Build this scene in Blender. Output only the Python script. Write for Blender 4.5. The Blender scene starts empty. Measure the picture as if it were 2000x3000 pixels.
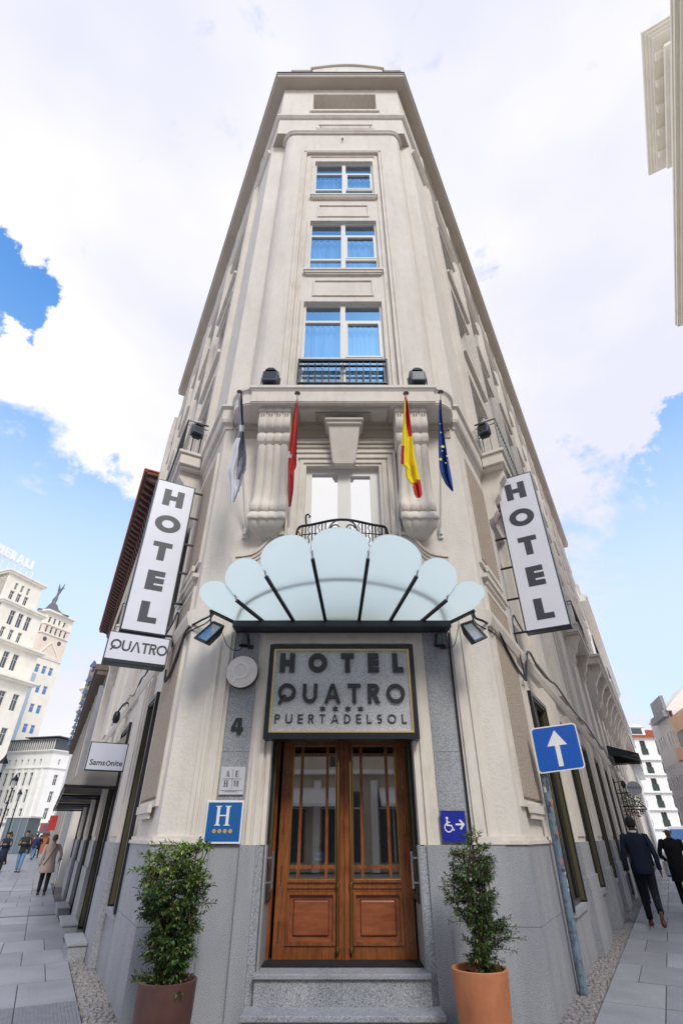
import bpy, bmesh, math, random
from math import sin, cos, pi, radians as R, sqrt, hypot, atan2
from mathutils import Vector, Matrix
random.seed(7)
C = bpy.context.scene
COL = C.collection
# ------------------------------------------------------------------ camera, world, sun, exposure
cd = bpy.data.cameras.new('camera'); cam = bpy.data.objects.new('camera', cd); COL.objects.link(cam)
cam.location = (0, 0, 1.5); PITCH = R(33.31); cam.rotation_euler = (R(90)+PITCH, 0, 0)
cd.sensor_fit = 'VERTICAL'; cd.sensor_height = 36; cd.lens = 36*1445.68/3000; cd.clip_start = .05; cd.clip_end = 3000
C.camera = cam
C.view_settings.view_transform = 'Standard'; C.view_settings.look = 'None'
C.view_settings.exposure = 0.26; C.view_settings.gamma = 1
C.render.resolution_x = 682; C.render.resolution_y = 1024
SUN_EL = R(44); SUN_DIR = Vector((.36*cos(SUN_EL), -.933*cos(SUN_EL), sin(SUN_EL))).normalized()
w = bpy.data.worlds.new('World'); C.world = w; w.use_nodes = True
nt = w.node_tree; N = nt.nodes; L = nt.links; N.clear()
def wn(t, **k):
    n = N.new(t)
    for a, v in k.items(): setattr(n, a, v)
    return n
wo = wn('ShaderNodeOutputWorld'); bg = wn('ShaderNodeBackground'); bg.inputs['Strength'].default_value = .1
sky = wn('ShaderNodeTexSky', sky_type='NISHITA', sun_disc=False); sky.sun_elevation = SUN_EL
sky.sun_rotation = atan2(SUN_DIR.x, SUN_DIR.y); sky.air_density = 1.0; sky.dust_density = .6; sky.ozone_density = 2.0
tc = wn('ShaderNodeTexCoord')
def pxdir(px, py):
    u = (px-1000)/1445.68; v = (1500-py)/1445.68
    return Vector((u, cos(PITCH)-v*sin(PITCH), sin(PITCH)+v*cos(PITCH))).normalized()
def math_(op, a, b=None, cl=False):
    n = wn('ShaderNodeMath', operation=op, use_clamp=cl)
    for i, x in enumerate((a, b)):
        if x is None: continue
        if isinstance(x, (int, float)): n.inputs[i].default_value = x
        else: L.new(x, n.inputs[i])
    return n.outputs[0]
mp = wn('ShaderNodeMapping'); mp.inputs['Scale'].default_value = (1, 1, 2.0); mp.inputs['Location'].default_value = (.3, .1, .7)
L.new(tc.outputs['Generated'], mp.inputs[0])
no1 = wn('ShaderNodeTexNoise'); no1.inputs['Scale'].default_value = 4.2; no1.inputs['Detail'].default_value = 11; no1.inputs['Roughness'].default_value = .60; no1.inputs['Distortion'].default_value = .25
L.new(mp.outputs[0], no1.inputs['Vector'])
cov = math_('ADD', math_('MULTIPLY', math_('SUBTRACT', no1.outputs['Fac'], .5), 5.2), 1.5)
# openings in the cloud deck: (direction, half angle in degrees, depth)
HOLES = [(pxdir(-40, 885), 4.6, 3.4), (pxdir(-40, 1660), 14, 2.2), (pxdir(330, 1600), 8, 1.5), (pxdir(2110, 1330), 6.5, 3.4), (pxdir(1790, 1640), 9, 1.5), (pxdir(2100, 1820), 7, 1.3),
         (pxdir(2010, 2000), 7, .9), (pxdir(1430, 690), 3, .5),
         (Vector((.2, -.50, 1.0)).normalized(), 24, 1.9), (Vector((-.5, -.3, 1.3)).normalized(), 14, 1.6), (Vector((-.13, -.74, .62)).normalized(), 4, 1.9)]
wv = wn('ShaderNodeTexNoise'); wv.inputs['Scale'].default_value = 5.5; wv.inputs['Detail'].default_value = 7; wv.inputs['Roughness'].default_value = .62; L.new(tc.outputs['Generated'], wv.inputs['Vector'])
wo1 = wn('ShaderNodeVectorMath', operation='SUBTRACT'); L.new(wv.outputs['Color'], wo1.inputs[0]); wo1.inputs[1].default_value = (.5, .5, .5)
wo2 = wn('ShaderNodeVectorMath', operation='MULTIPLY_ADD'); L.new(wo1.outputs[0], wo2.inputs[0]); wo2.inputs[1].default_value = (.42, .42, .42); L.new(tc.outputs['Generated'], wo2.inputs[2])
wo3 = wn('ShaderNodeVectorMath', operation='NORMALIZE'); L.new(wo2.outputs[0], wo3.inputs[0])
for d, ang, dep in HOLES:
    dp = wn('ShaderNodeVectorMath', operation='DOT_PRODUCT'); L.new(wo3.outputs[0], dp.inputs[0]); dp.inputs[1].default_value = d
    mr = wn('ShaderNodeMapRange', interpolation_type='SMOOTHSTEP'); L.new(dp.outputs['Value'], mr.inputs[0])
    mr.inputs[1].default_value = cos(R(ang*1.4)); mr.inputs[2].default_value = cos(R(ang*.1)); mr.inputs[3].default_value = 0; mr.inputs[4].default_value = dep
    cov = math_('SUBTRACT', cov, mr.outputs[0])
mr = wn('ShaderNodeMapRange', interpolation_type='SMOOTHSTEP'); L.new(cov, mr.inputs[0]); mr.inputs[1].default_value = -.15; mr.inputs[2].default_value = .95
mask = mr.outputs[0]
no2 = wn('ShaderNodeTexNoise'); no2.inputs['Scale'].default_value = 1.7; no2.inputs['Detail'].default_value = 4
L.new(mp.outputs[0], no2.inputs['Vector'])
cr = wn('ShaderNodeValToRGB'); L.new(no2.outputs['Fac'], cr.inputs[0])
cr.color_ramp.elements[0].position = .40; cr.color_ramp.elements[0].color = (.79, .80, .92, 1)
cr.color_ramp.elements[1].position = .68; cr.color_ramp.elements[1].color = (1.02, 1.0, 1.0, 1)
cs = wn('ShaderNodeVectorMath', operation='SCALE'); L.new(cr.outputs[0], cs.inputs[0]); cs.inputs['Scale'].default_value = 9.0
# blue of the sky, paler low down
sep = wn('ShaderNodeSeparateXYZ'); L.new(tc.outputs['Generated'], sep.inputs[0])
hz = wn('ShaderNodeMapRange', interpolation_type='SMOOTHSTEP'); L.new(sep.outputs['Z'], hz.inputs[0]); hz.inputs[1].default_value = .30; hz.inputs[2].default_value = .78; hz.inputs[3].default_value = .90; hz.inputs[4].default_value = 0
sb = wn('ShaderNodeVectorMath', operation='MULTIPLY'); L.new(sky.outputs[0], sb.inputs[0]); sb.inputs[1].default_value = (1.5, 2.5, 3.1)
pal = wn('ShaderNodeMix', data_type='RGBA'); L.new(hz.outputs[0], pal.inputs[0]); L.new(sb.outputs[0], pal.inputs[6]); pal.inputs[7].default_value = (6.3, 7.4, 9.2, 1)
mx = wn('ShaderNodeMix', data_type='RGBA'); L.new(mask, mx.inputs[0]); L.new(pal.outputs[2], mx.inputs[6]); L.new(cs.outputs[0], mx.inputs[7])
L.new(mx.outputs[2], bg.inputs[0]); L.new(bg.outputs[0], wo.inputs[0])
sl = bpy.data.lights.new('sun', 'SUN'); sl.energy = 1.9; sl.angle = R(17); sl.color = (1, .93, .82)
so = bpy.data.objects.new('sun', sl); COL.objects.link(so); so.rotation_euler = SUN_DIR.to_track_quat('Z', 'Y').to_euler(); so.location = (10, -20, 40)

# ------------------------------------------------------------------ materials
MC = {}
def mat(name, col, rough=.6, metal=0., var=.0, vs=3., stretch=(1, 1, 1), col2=None, bump=0., bs=60., kind='noise', spec=.5, emit=0, space='world', ramp=(.35, .65), detail=4):
    if name in MC: return MC[name]
    m = bpy.data.materials.new(name); m.use_nodes = True; MC[name] = m
    t = m.node_tree; b = t.nodes['Principled BSDF']
    b.inputs['Base Color'].default_value = (*col, 1); b.inputs['Roughness'].default_value = rough; b.inputs['Metallic'].default_value = metal
    b.inputs['Specular IOR Level'].default_value = spec
    if emit: b.inputs['Emission Color'].default_value = (*col, 1); b.inputs['Emission Strength'].default_value = emit
    if var or col2 or bump:
        if space == 'world': src = t.nodes.new('ShaderNodeNewGeometry').outputs['Position']
        else: src = t.nodes.new('ShaderNodeTexCoord').outputs['Object']
    if var or col2:
        mpn = t.nodes.new('ShaderNodeMapping'); mpn.inputs['Scale'].default_value = stretch; t.links.new(src, mpn.inputs[0])
        n = t.nodes.new('ShaderNodeTexVoronoi' if kind == 'voronoi' else 'ShaderNodeTexNoise'); n.inputs['Scale'].default_value = vs
        if kind != 'voronoi': n.inputs['Detail'].default_value = detail; n.inputs['Roughness'].default_value = .62
        t.links.new(mpn.outputs[0], n.inputs['Vector'])
        r = t.nodes.new('ShaderNodeValToRGB'); t.links.new(n.outputs['Color' if kind == 'voronoi' else 'Fac'], r.inputs[0])
        c2 = col2 if col2 else tuple(x*(1-var) for x in col); c1 = col if col2 else tuple(min(1, x*(1+var)) for x in col)
        r.color_ramp.elements[0].position = ramp[0]; r.color_ramp.elements[0].color = (*c2, 1)
        r.color_ramp.elements[1].position = ramp[1]; r.color_ramp.elements[1].color = (*c1, 1)
        t.links.new(r.outputs[0], b.inputs['Base Color'])
    if bump:
        n = t.nodes.new('ShaderNodeTexNoise'); n.inputs['Scale'].default_value = bs; n.inputs['Detail'].default_value = 3
        t.links.new(src, n.inputs['Vector']); bp = t.nodes.new('ShaderNodeBump'); bp.inputs['Strength'].default_value = bump; bp.inputs['Distance'].default_value = .02
        t.links.new(n.outputs['Fac'], bp.inputs['Height']); t.links.new(bp.outputs[0], b.inputs['Normal'])
    return m
def layered(m, vs, col, amt, stretch=(1, 1, 1), lo=.5, hi=.75):
    """multiply a second, larger stain pattern over a material's base colour"""
    t = m.node_tree; b = t.nodes['Principled BSDF']; lk = b.inputs['Base Color'].links
    g = t.nodes.new('ShaderNodeNewGeometry'); mpn = t.nodes.new('ShaderNodeMapping'); mpn.inputs['Scale'].default_value = stretch
    t.links.new(g.outputs['Position'], mpn.inputs[0]); n = t.nodes.new('ShaderNodeTexNoise'); n.inputs['Scale'].default_value = vs; n.inputs['Detail'].default_value = 6
    n.inputs['Roughness'].default_value = .65
    t.links.new(mpn.outputs[0], n.inputs['Vector']); r = t.nodes.new('ShaderNodeMapRange'); t.links.new(n.outputs['Fac'], r.inputs[0])
    r.inputs[1].default_value = lo; r.inputs[2].default_value = hi; r.inputs[4].default_value = amt
    mxn = t.nodes.new('ShaderNodeMix'); mxn.data_type = 'RGBA'; mxn.blend_type = 'MULTIPLY'; t.links.new(r.outputs[0], mxn.inputs[0])
    if lk: t.links.new(lk[0].from_socket, mxn.inputs[6])
    else: mxn.inputs[6].default_value = b.inputs['Base Color'].default_value
    mxn.inputs[7].default_value = (*col, 1); t.links.new(mxn.outputs[2], b.inputs['Base Color'])
    return m
M_ST = layered(layered(mat('cream_stucco', (.715, .662, .60), .85, var=.045, vs=1.6, stretch=(1, 1, .5), bump=.3, bs=28), 2.2, (.76, .73, .71), .45, (2.2, 2.2, .20)), 7, (.80, .78, .76), .4, (1, 1, .6), .45, .8)
M_MO = layered(mat('cream_moulding', (.71, .655, .585), .75, var=.05, vs=2.5, bump=.08, bs=30), 3.0, (.68, .62, .56), .55, (1.5, 1.5, .4))
M_SO = layered(mat('shade_toned_stucco', (.50, .44, .365), .85, var=.05, vs=1.2), .8, (.75, .68, .6), .5)  # cream stucco painted darker and tanner for the shade under eaves and in recesses
M_RO = mat('rough_stucco', (.50, .41, .33), .95, col2=(.33, .26, .20), vs=42, bump=1.0, bs=38, ramp=(.3, .62))
M_GR = layered(mat('grey_granite', (.48, .49, .52), .55, col2=(.12, .125, .14), vs=150, detail=2, ramp=(.36, .58), bump=.05, bs=90), 1.5, (.66, .67, .72), .7, (1.6, 1.6, .35), .42, .68)
M_GR2 = layered(mat('worn_granite', (.40, .41, .45), .7, col2=(.15, .155, .175), vs=90, detail=2, ramp=(.32, .6)), 3, (.6, .6, .62), .6)
M_SG = mat('polished_granite', (.60, .61, .64), .15, col2=(.27, .27, .285), vs=110, detail=2, ramp=(.38, .56))
M_SL = layered(mat('paving_stone', (.32, .325, .35), .5, var=.10, vs=30, bump=.05, bs=40), .9, (.66, .66, .70), .8, (1, 1, 1), .4, .7)
M_SL2 = layered(mat('paving_stone_dark', (.26, .265, .29), .5, var=.12, vs=30, bump=.05, bs=40), 1.4, (.7, .7, .74), .7, (1, 1, 1), .4, .7)
M_SL3 = layered(mat('paving_stone_pale', (.38, .385, .40), .5, var=.08, vs=30, bump=.05, bs=40), 1.2, (.7, .7, .72), .8, (1, 1, 1), .4, .65)
M_GT = mat('grout', (.10, .10, .105), .9, var=.2, vs=8)
M_CB = mat('cobble_stone', (.34, .315, .31), .8, col2=(.13, .12, .125), vs=22, ramp=(.35, .6), bump=.2, bs=60)
M_RB = mat('ribbed_paving', (.20, .205, .23), .6, var=.15, vs=12)
M_AS = mat('plaza_paving', (.40, .40, .42), .8, var=.12, vs=.5)
M_WD = layered(mat('varnished_wood', (.37, .128, .038), .26, col2=(.17, .048, .014), vs=7, stretch=(6, 6, .5), ramp=(.3, .7), detail=7), 1.6, (.5, .4, .32), .8, (1, 1, 2.2), .42, .7)
M_WD2 = layered(mat('varnished_wood_red', (.34, .105, .04), .28, col2=(.20, .055, .02), vs=5, stretch=(1, 1, 5), ramp=(.3, .7), detail=6), 2.5, (.55, .45, .4), .6)
M_BR = mat('aged_brass', (.42, .28, .10), .3, 1)
M_GD = mat('gilt_trim', (.85, .70, .40), .3, .7)
M_BK = mat('black_iron', (.018, .02, .026), .4, .3)
M_DG = mat('dark_grey_steel', (.045, .055, .065), .35, .5)
M_LT = mat('charcoal_letters', (.03, .032, .038), .35)
M_LTB = mat('sign_letter_grey', (.055, .06, .075), .45)
M_WH = mat('white_sign_face', (.78, .79, .88), .35, var=.03, vs=1.2)
M_WF = mat('white_window_frame', (.72, .70, .66), .45)
M_DKW = mat('dark_window_frame', (.035, .034, .028), .35)
M_OLV = mat('olive_window_frame', (.10, .085, .045), .4)
M_MT = mat('black_doormat', (.012, .012, .014), .95, bump=.5, bs=300)
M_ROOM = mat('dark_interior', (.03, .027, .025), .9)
M_CUR = mat('pale_curtain', (.66, .72, .76), .9, col2=(.30, .40, .48), vs=2.6, stretch=(6, 6, .15), ramp=(.36, .62))  # blue cast stands in for sky reflection, dark bands for shade in folds
M_BLUE = mat('sign_blue', (.012, .115, .36), .4, var=.04, vs=4)
M_ULTRA = mat('access_blue', (.01, .02, .30), .4)
M_TRAF = mat('traffic_blue', (.01, .10, .47), .35, var=.06, vs=5)
M_WP = mat('white_print', (.82, .82, .82), .4)
M_GOLDP = mat('gold_print', (.55, .36, .12), .5)
M_TER = layered(mat('terracotta', (.50, .185, .085), .8, var=.08, vs=6), 5, (.62, .55, .5), .6, (1, 1, .6))
M_MAR = layered(mat('maroon_glazed_clay', (.095, .042, .036), .45, var=.12, vs=8), 6, (.6, .55, .55), .6, (1, 1, .5))
M_SOIL = mat('soil', (.035, .022, .014), .95, var=.4, vs=40)
M_LF = mat('leaf_green', (.105, .185, .035), .42, col2=(.040, .082, .020), vs=9, ramp=(.35, .65))
M_LF2 = mat('leaf_dark', (.060, .115, .035), .4, col2=(.026, .058, .022), vs=11, ramp=(.35, .65))
M_LFY = mat('leaf_fresh', (.24, .36, .05), .4, col2=(.12, .21, .03), vs=9)
M_LFD = mat('leaf_withered', (.22, .15, .05), .6)
M_STEM = mat('twig', (.10, .055, .035), .8)
M_CH = mat('chrome', (.6, .6, .62), .15, 1)
M_BRW = mat('brown_eave_wood', (.085, .038, .028), .7, var=.2, vs=6)
M_TILE = mat('red_roof_tile', (.48, .13, .06), .8, var=.25, vs=14)
M_BRC = mat('brown_stone_cornice', (.16, .12, .10), .8, var=.15, vs=4)
M_SKIN = mat('skin_light', (.45, .26, .19), .55); M_SKIND = mat('skin_brown', (.16, .08, .055), .5)
M_POLE = layered(mat('painted_steel_pole', (.16, .22, .28), .45, var=.1, vs=8), 18, (.35, .25, .3), .6, (1, 1, 1), .5, .6)
def glassmat(name, tint, gl, rough=.02, gcol=(1, 1, 1)):
    m = bpy.data.materials.new(name); m.use_nodes = True; t = m.node_tree; t.nodes.clear()
    o = t.nodes.new('ShaderNodeOutputMaterial'); tr = t.nodes.new('ShaderNodeBsdfTransparent'); tr.inputs[0].default_value = (*tint, 1)
    g = t.nodes.new('ShaderNodeBsdfGlossy'); g.inputs['Roughness'].default_value = rough; g.inputs[0].default_value = (*gcol, 1)
    x = t.nodes.new('ShaderNodeMixShader'); x.inputs[0].default_value = gl; t.links.new(tr.outputs[0], x.inputs[1]); t.links.new(g.outputs[0], x.inputs[2]); t.links.new(x.outputs[0], o.inputs[0])
    MC[name] = m; return m
M_GL = glassmat('sky_tinted_window_glass', (.55, .70, .82), .36, .02, (.75, .88, 1))  # blue tint put into the glass to stand in for reflected sky
M_GM = glassmat('mirror_window_glass', (.15, .18, .2), .88)
M_GDOOR = glassmat('door_glass', (.5, .5, .47), .27)
M_GSH = glassmat('shop_glass', (.25, .32, .33), .45, .03, (.8, .9, .9))
def frosted():
    m = bpy.data.materials.new('frosted_aqua_glass'); m.use_nodes = True; t = m.node_tree; t.nodes.clear()
    o = t.nodes.new('ShaderNodeOutputMaterial'); a = t.nodes.new('ShaderNodeBsdfTranslucent'); a.inputs[0].default_value = (.93, .98, .985, 1)
    d = t.nodes.new('ShaderNodeBsdfDiffuse'); d.inputs[0].default_value = (.88, .92, .93, 1); g = t.nodes.new('ShaderNodeBsdfGlossy'); g.inputs['Roughness'].default_value = .12
    x = t.nodes.new('ShaderNodeMixShader'); x.inputs[0].default_value = .10; y = t.nodes.new('ShaderNodeMixShader'); y.inputs[0].default_value = .05
    tp = t.nodes.new('ShaderNodeBsdfTransparent'); tp.inputs[0].default_value = (.75, .9, .93, 1); z = t.nodes.new('ShaderNodeMixShader'); z.inputs[0].default_value = .20
    t.links.new(a.outputs[0], x.inputs[1]); t.links.new(d.outputs[0], x.inputs[2]); t.links.new(x.outputs[0], y.inputs[1]); t.links.new(g.outputs[0], y.inputs[2])
    t.links.new(y.outputs[0], z.inputs[1]); t.links.new(tp.outputs[0], z.inputs[2]); t.links.new(z.outputs[0], o.inputs[0]); return m
M_FR = frosted()

# ------------------------------------------------------------------ mesh helpers
ORG = {}
def ident(x, y, z): return (x, y, z)
class MB:
    def __init__(s): s.v = []; s.f = []; s.mi = []
    def add(s, pts, faces, mi=0):
        o = len(s.v); s.v += [tuple(p) for p in pts]; s.f += [tuple(i+o for i in f) for f in faces]; s.mi += [mi]*len(faces); return s
    def poly(s, pts, mi=0): return s.add(pts, [tuple(range(len(pts)))], mi)
    def box(s, x0, x1, y0, y1, z0, z1, T=ident, mi=0):
        P = [T(x, y, z) for z in (z0, z1) for y in (y0, y1) for x in (x0, x1)]
        return s.add(P, [(0, 1, 3, 2), (4, 6, 7, 5), (0, 4, 5, 1), (2, 3, 7, 6), (0, 2, 6, 4), (1, 5, 7, 3)], mi)
    def prism(s, poly, fn, d0, d1, mi=0):
        n = len(poly); P = [fn(u, v, d0) for u, v in poly]+[fn(u, v, d1) for u, v in poly]
        return s.add(P, [tuple(range(n))[::-1], tuple(range(n, 2*n))]+[(i, (i+1) % n, n+(i+1) % n, n+i) for i in range(n)], mi)
    def tube(s, path, r, n=8, mi=0, caps=True, flat=None):
        path = [Vector(p) for p in path]; rs = r if isinstance(r, (list, tuple)) else [r]*len(path); o = len(s.v); up = None
        for i, p in enumerate(path):
            t = (path[min(i+1, len(path)-1)]-path[max(i-1, 0)]).normalized()
            if up is None: up = t.orthogonal().normalized()
            else: up = (up-t*up.dot(t)); up = up.normalized() if up.length > 1e-6 else t.orthogonal().normalized()
            sd = t.cross(up)
            for k in range(n): a = 2*pi*k/n; s.v.append(tuple(p+(up*cos(a)+sd*sin(a))*rs[i]))
        for i in range(len(path)-1):
            for k in range(n): s.f.append((o+i*n+k, o+i*n+(k+1) % n, o+(i+1)*n+(k+1) % n, o+(i+1)*n+k)); s.mi.append(mi)
        if caps: s.f.append(tuple(o+k for k in range(n))[::-1]); s.f.append(tuple(o+(len(path)-1)*n+k for k in range(n))); s.mi += [mi, mi]
        return s
    def bar(s, a, b, w, h=None, mi=0):
        """rectangular bar between two points, w across horizontally, h the other way"""
        a, b = Vector(a), Vector(b); t = (b-a).normalized(); up = Vector((0, 0, 1)) if abs(t.z) < .98 else Vector((0, 1, 0)); sd = t.cross(up).normalized(); u = sd.cross(t); h = h or w
        P = [tuple(p+sd*i*w/2+u*j*h/2) for p in (a, b) for i, j in ((-1, -1), (1, -1), (1, 1), (-1, 1))]
        return s.add(P, [(3, 2, 1, 0), (4, 5, 6, 7), (0, 1, 5, 4), (1, 2, 6, 5), (2, 3, 7, 6), (3, 0, 4, 7)], mi)
    def lathe(s, prof, c=(0, 0, 0), n=20, mi=0, sx=1, sy=1):
        o = len(s.v)
        for r, z in prof:
            for k in range(n): a = 2*pi*k/n; s.v.append((c[0]+r*cos(a)*sx, c[1]+r*sin(a)*sy, c[2]+z))
        for i in range(len(prof)-1):
            for k in range(n): s.f.append((o+i*n+k, o+i*n+(k+1) % n, o+(i+1)*n+(k+1) % n, o+(i+1)*n+k)); s.mi.append(mi)
        if prof[0][0] > 1e-5: s.f.append(tuple(o+k for k in range(n))[::-1]); s.mi.append(mi)
        if prof[-1][0] > 1e-5: s.f.append(tuple(o+(len(prof)-1)*n+k for k in range(n))); s.mi.append(mi)
        return s
    def loft(s, rings, n=14, mi=0, T=ident):
        """rings: (cx, cy, cz, rx, ry)"""
        o = len(s.v)
        for cx, cy, cz, rx, ry in rings:
            for k in range(n): a = 2*pi*k/n; s.v.append(T(cx+rx*cos(a), cy+ry*sin(a), cz))
        for i in range(len(rings)-1):
            for k in range(n): s.f.append((o+i*n+k, o+i*n+(k+1) % n, o+(i+1)*n+(k+1) % n, o+(i+1)*n+k)); s.mi.append(mi)
        s.f.append(tuple(o+k for k in range(n))[::-1]); s.f.append(tuple(o+(len(rings)-1)*n+k for k in range(n))); s.mi += [mi, mi]; return s
    def sweep(s, prof, path, mi=0, closed=False):
        """prof: closed loop of (outward, z); path: plan points, outward on the right-hand side of travel"""
        n = len(path); P = [Vector((x, y)) for x, y in path]; o = len(s.v); m = len(prof)
        for i in range(n):
            def nor(a, b): e = (P[b]-P[a]).normalized(); return Vector((e.y, -e.x))
            if closed: n1, n2 = nor((i-1) % n, i), nor(i, (i+1) % n)
            else: n1 = nor(i-1, i) if i else nor(0, 1); n2 = nor(i, i+1) if i < n-1 else n1
            k = (n1+n2)/max(.25, 1+n1.dot(n2))
            for a, z in prof: s.v.append((P[i].x+k.x*a, P[i].y+k.y*a, z))
        for i in range(n if closed else n-1):
            j = (i+1) % n
            for q in range(m): s.f.append((o+i*m+q, o+i*m+(q+1) % m, o+j*m+(q+1) % m, o+j*m+q)); s.mi.append(mi)
        if not closed: s.f.append(tuple(o+q for q in range(m))); s.f.append(tuple(o+(n-1)*m+q for q in range(m))[::-1]); s.mi += [mi, mi]
        return s
    def wall(s, T, u0, u1, z0, z1, holes, a=0, depth=.25, mi=0):
        us = sorted({u0, u1, *[h[0] for h in holes], *[h[1] for h in holes]}); zs = sorted({z0, z1, *[h[2] for h in holes], *[h[3] for h in holes]})
        us = [u for u in us if u0-1e-6 <= u <= u1+1e-6]; zs = [z for z in zs if z0-1e-6 <= z <= z1+1e-6]
        for i in range(len(us)-1):
            for j in range(len(zs)-1):
                cu, cz = (us[i]+us[i+1])/2, (zs[j]+zs[j+1])/2
                if any(h[0] < cu < h[1] and h[2] < cz < h[3] for h in holes): continue
                s.poly([T(us[i], a, zs[j]), T(us[i+1], a, zs[j]), T(us[i+1], a, zs[j+1]), T(us[i], a, zs[j+1])], mi)
        for h in holes:
            b, c, d, e = h[:4]; dp = h[4] if len(h) > 4 else depth
            for (p, q) in (((b, d), (c, d)), ((c, d), (c, e)), ((c, e), (b, e)), ((b, e), (b, d))):
                s.poly([T(p[0], a, p[1]), T(q[0], a, q[1]), T(q[0], a-dp, q[1]), T(p[0], a-dp, p[1])], mi)
        return s
    def ring(s, T, inn, out, a0, a1, bottom=True, mi=0):
        """picture frame between an inner and outer rectangle (u0,u1,z0,z1), standing from a0 to a1"""
        i0, i1, iz0, iz1 = inn; o0, o1, oz0, oz1 = out
        sides = [((o0, oz0), (i0, iz0), (i0, iz1), (o0, oz1)), ((o0, oz1), (i0, iz1), (i1, iz1), (o1, oz1)), ((o1, oz1), (i1, iz1), (i1, iz0), (o1, oz0))]
        if bottom: sides.append(((o1, oz0), (i1, iz0), (i0, iz0), (o0, oz0)))
        for q in sides:
            s.poly([T(u, a1, z) for u, z in q], mi)
            for k in ((0, 3), (1, 2)): s.poly([T(q[k[0]][0], a0, q[k[0]][1]), T(q[k[1]][0], a0, q[k[1]][1]), T(q[k[1]][0], a1, q[k[1]][1]), T(q[k[0]][0], a1, q[k[0]][1])], mi)
        if not bottom:
            for q in (sides[0], sides[2]):
                e = (q[0], q[1]) if q is sides[0] else (q[3], q[2]); s.poly([T(e[0][0], a0, e[0][1]), T(e[1][0], a0, e[1][1]), T(e[1][0], a1, e[1][1]), T(e[0][0], a1, e[0][1])], mi)
        return s
    def steps(s, T, inn, widths, heights, a0, bottom=True, mi=0):
        i = list(inn)
        for wd, h in zip(widths, heights):
            o = [i[0]-wd, i[1]+wd, i[2]-(wd if bottom else 0), i[3]+wd]; s.ring(T, i, o, a0, h, bottom, mi); i = o
        return s
    def mesh(s, name, mats, org=(0, 0, 0), smooth=False, fix=True):
        me = bpy.data.meshes.new(name); ox, oy, oz = org
        me.from_pydata([(x-ox, y-oy, z-oz) for x, y, z in s.v], [], s.f)
        for m in (mats if isinstance(mats, (list, tuple)) else [mats]): me.materials.append(m)
        if len(me.materials) > 1: me.polygons.foreach_set('material_index', s.mi)
        if fix:
            bm = bmesh.new(); bm.from_mesh(me); bmesh.ops.recalc_face_normals(bm, faces=bm.faces[:]); bm.to_mesh(me); bm.free()
        if smooth:
            me.polygons.foreach_set('use_smooth', [True]*len(me.polygons))
            if smooth != 2: me.set_sharp_from_angle(angle=R(40))
        me.update(); return me
    def build(s, name, mats, parent=None, smooth=False, label=None, cat=None, group=None, kind=None, fix=True, bevel=0):
        org = ORG.get(parent.name, (0, 0, 0)) if parent else (0, 0, 0)
        o = bpy.data.objects.new(name, s.mesh(name, mats, org, smooth, fix)); COL.objects.link(o)
        if parent: o.parent = parent; ORG[o.name] = org
        if bevel:
            b = o.modifiers.new('bevel', 'BEVEL'); b.width = bevel; b.segments = 2; b.limit_method = 'ANGLE'; b.angle_limit = R(35)
        tag(o, label, cat, group, kind); return o
def tag(o, label=None, cat=None, group=None, kind=None):
    for k, v in (('label', label), ('category', cat), ('group', group), ('kind', kind)):
        if v: o[k] = v
    return o
def thing(name, loc, label, cat, group=None, rz=0, local=False):
    o = bpy.data.objects.new(name, None); COL.objects.link(o); o.location = loc; o.rotation_euler = (0, 0, rz); o.empty_display_size = .2
    ORG[o.name] = (0, 0, 0) if (local or rz) else tuple(loc)
    return tag(o, label, cat, group)
def copy_tree(o, parent=None, kids=None):
    c = o.copy(); COL.objects.link(c); c.parent = parent
    if o.name in ORG: ORG[c.name] = ORG[o.name]
    for ch in [x for x in o.children]: copy_tree(ch, c)
    return c
def inst(src, parent, loc=(0, 0, 0), rz=0, name=None):
    """a copy of a part (and its sub-parts) under another or the same parent, placed in the parent's frame"""
    c = copy_tree(src, parent); c.location = loc; c.rotation_euler = (0, 0, rz); return c
def bez(p0, p1, p2, p3, n=12):
    return [tuple(((1-t)**3)*a+3*t*(1-t)**2*b+3*t*t*(1-t)*c+t**3*d for a, b, c, d in zip(p0, p1, p2, p3)) for t in [i/n for i in range(n+1)]]
def catm(pts, n=6):
    P = [Vector(p) for p in pts]; P = [2*P[0]-P[1]]+P+[2*P[-1]-P[-2]]; out = []
    for i in range(1, len(P)-2):
        for k in range(n):
            t = k/n; out.append(.5*((2*P[i])+(-P[i-1]+P[i+1])*t+(2*P[i-1]-5*P[i]+4*P[i+1]-P[i+2])*t*t+(-P[i-1]+3*P[i]-3*P[i+1]+P[i+2])*t**3))
    out.append(P[-2]); return [tuple(p) for p in out]

# frames of the three faces of the hotel
YF = 6.65
PR = Vector((2.03, YF)); dR = Vector((sin(R(29)), cos(R(29)))); nR = Vector((dR.y, -dR.x))
PL = Vector((-2.08, YF)); dL = Vector((sin(R(-27)), cos(R(-27)))); nL = Vector((-dL.y, dL.x))
def TF(x, a, z): return (x, YF-a, z)
def TR(s_, a, z): return (PR.x+dR.x*s_+nR.x*a, PR.y+dR.y*s_+nR.y*a, z)
def TL(s_, a, z): return (PL.x+dL.x*s_+nL.x*a, PL.y+dL.y*s_+nL.y*a, z)
RZR = atan2(dR.y, dR.x); RZL = atan2(-dL.y, -dL.x)

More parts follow.
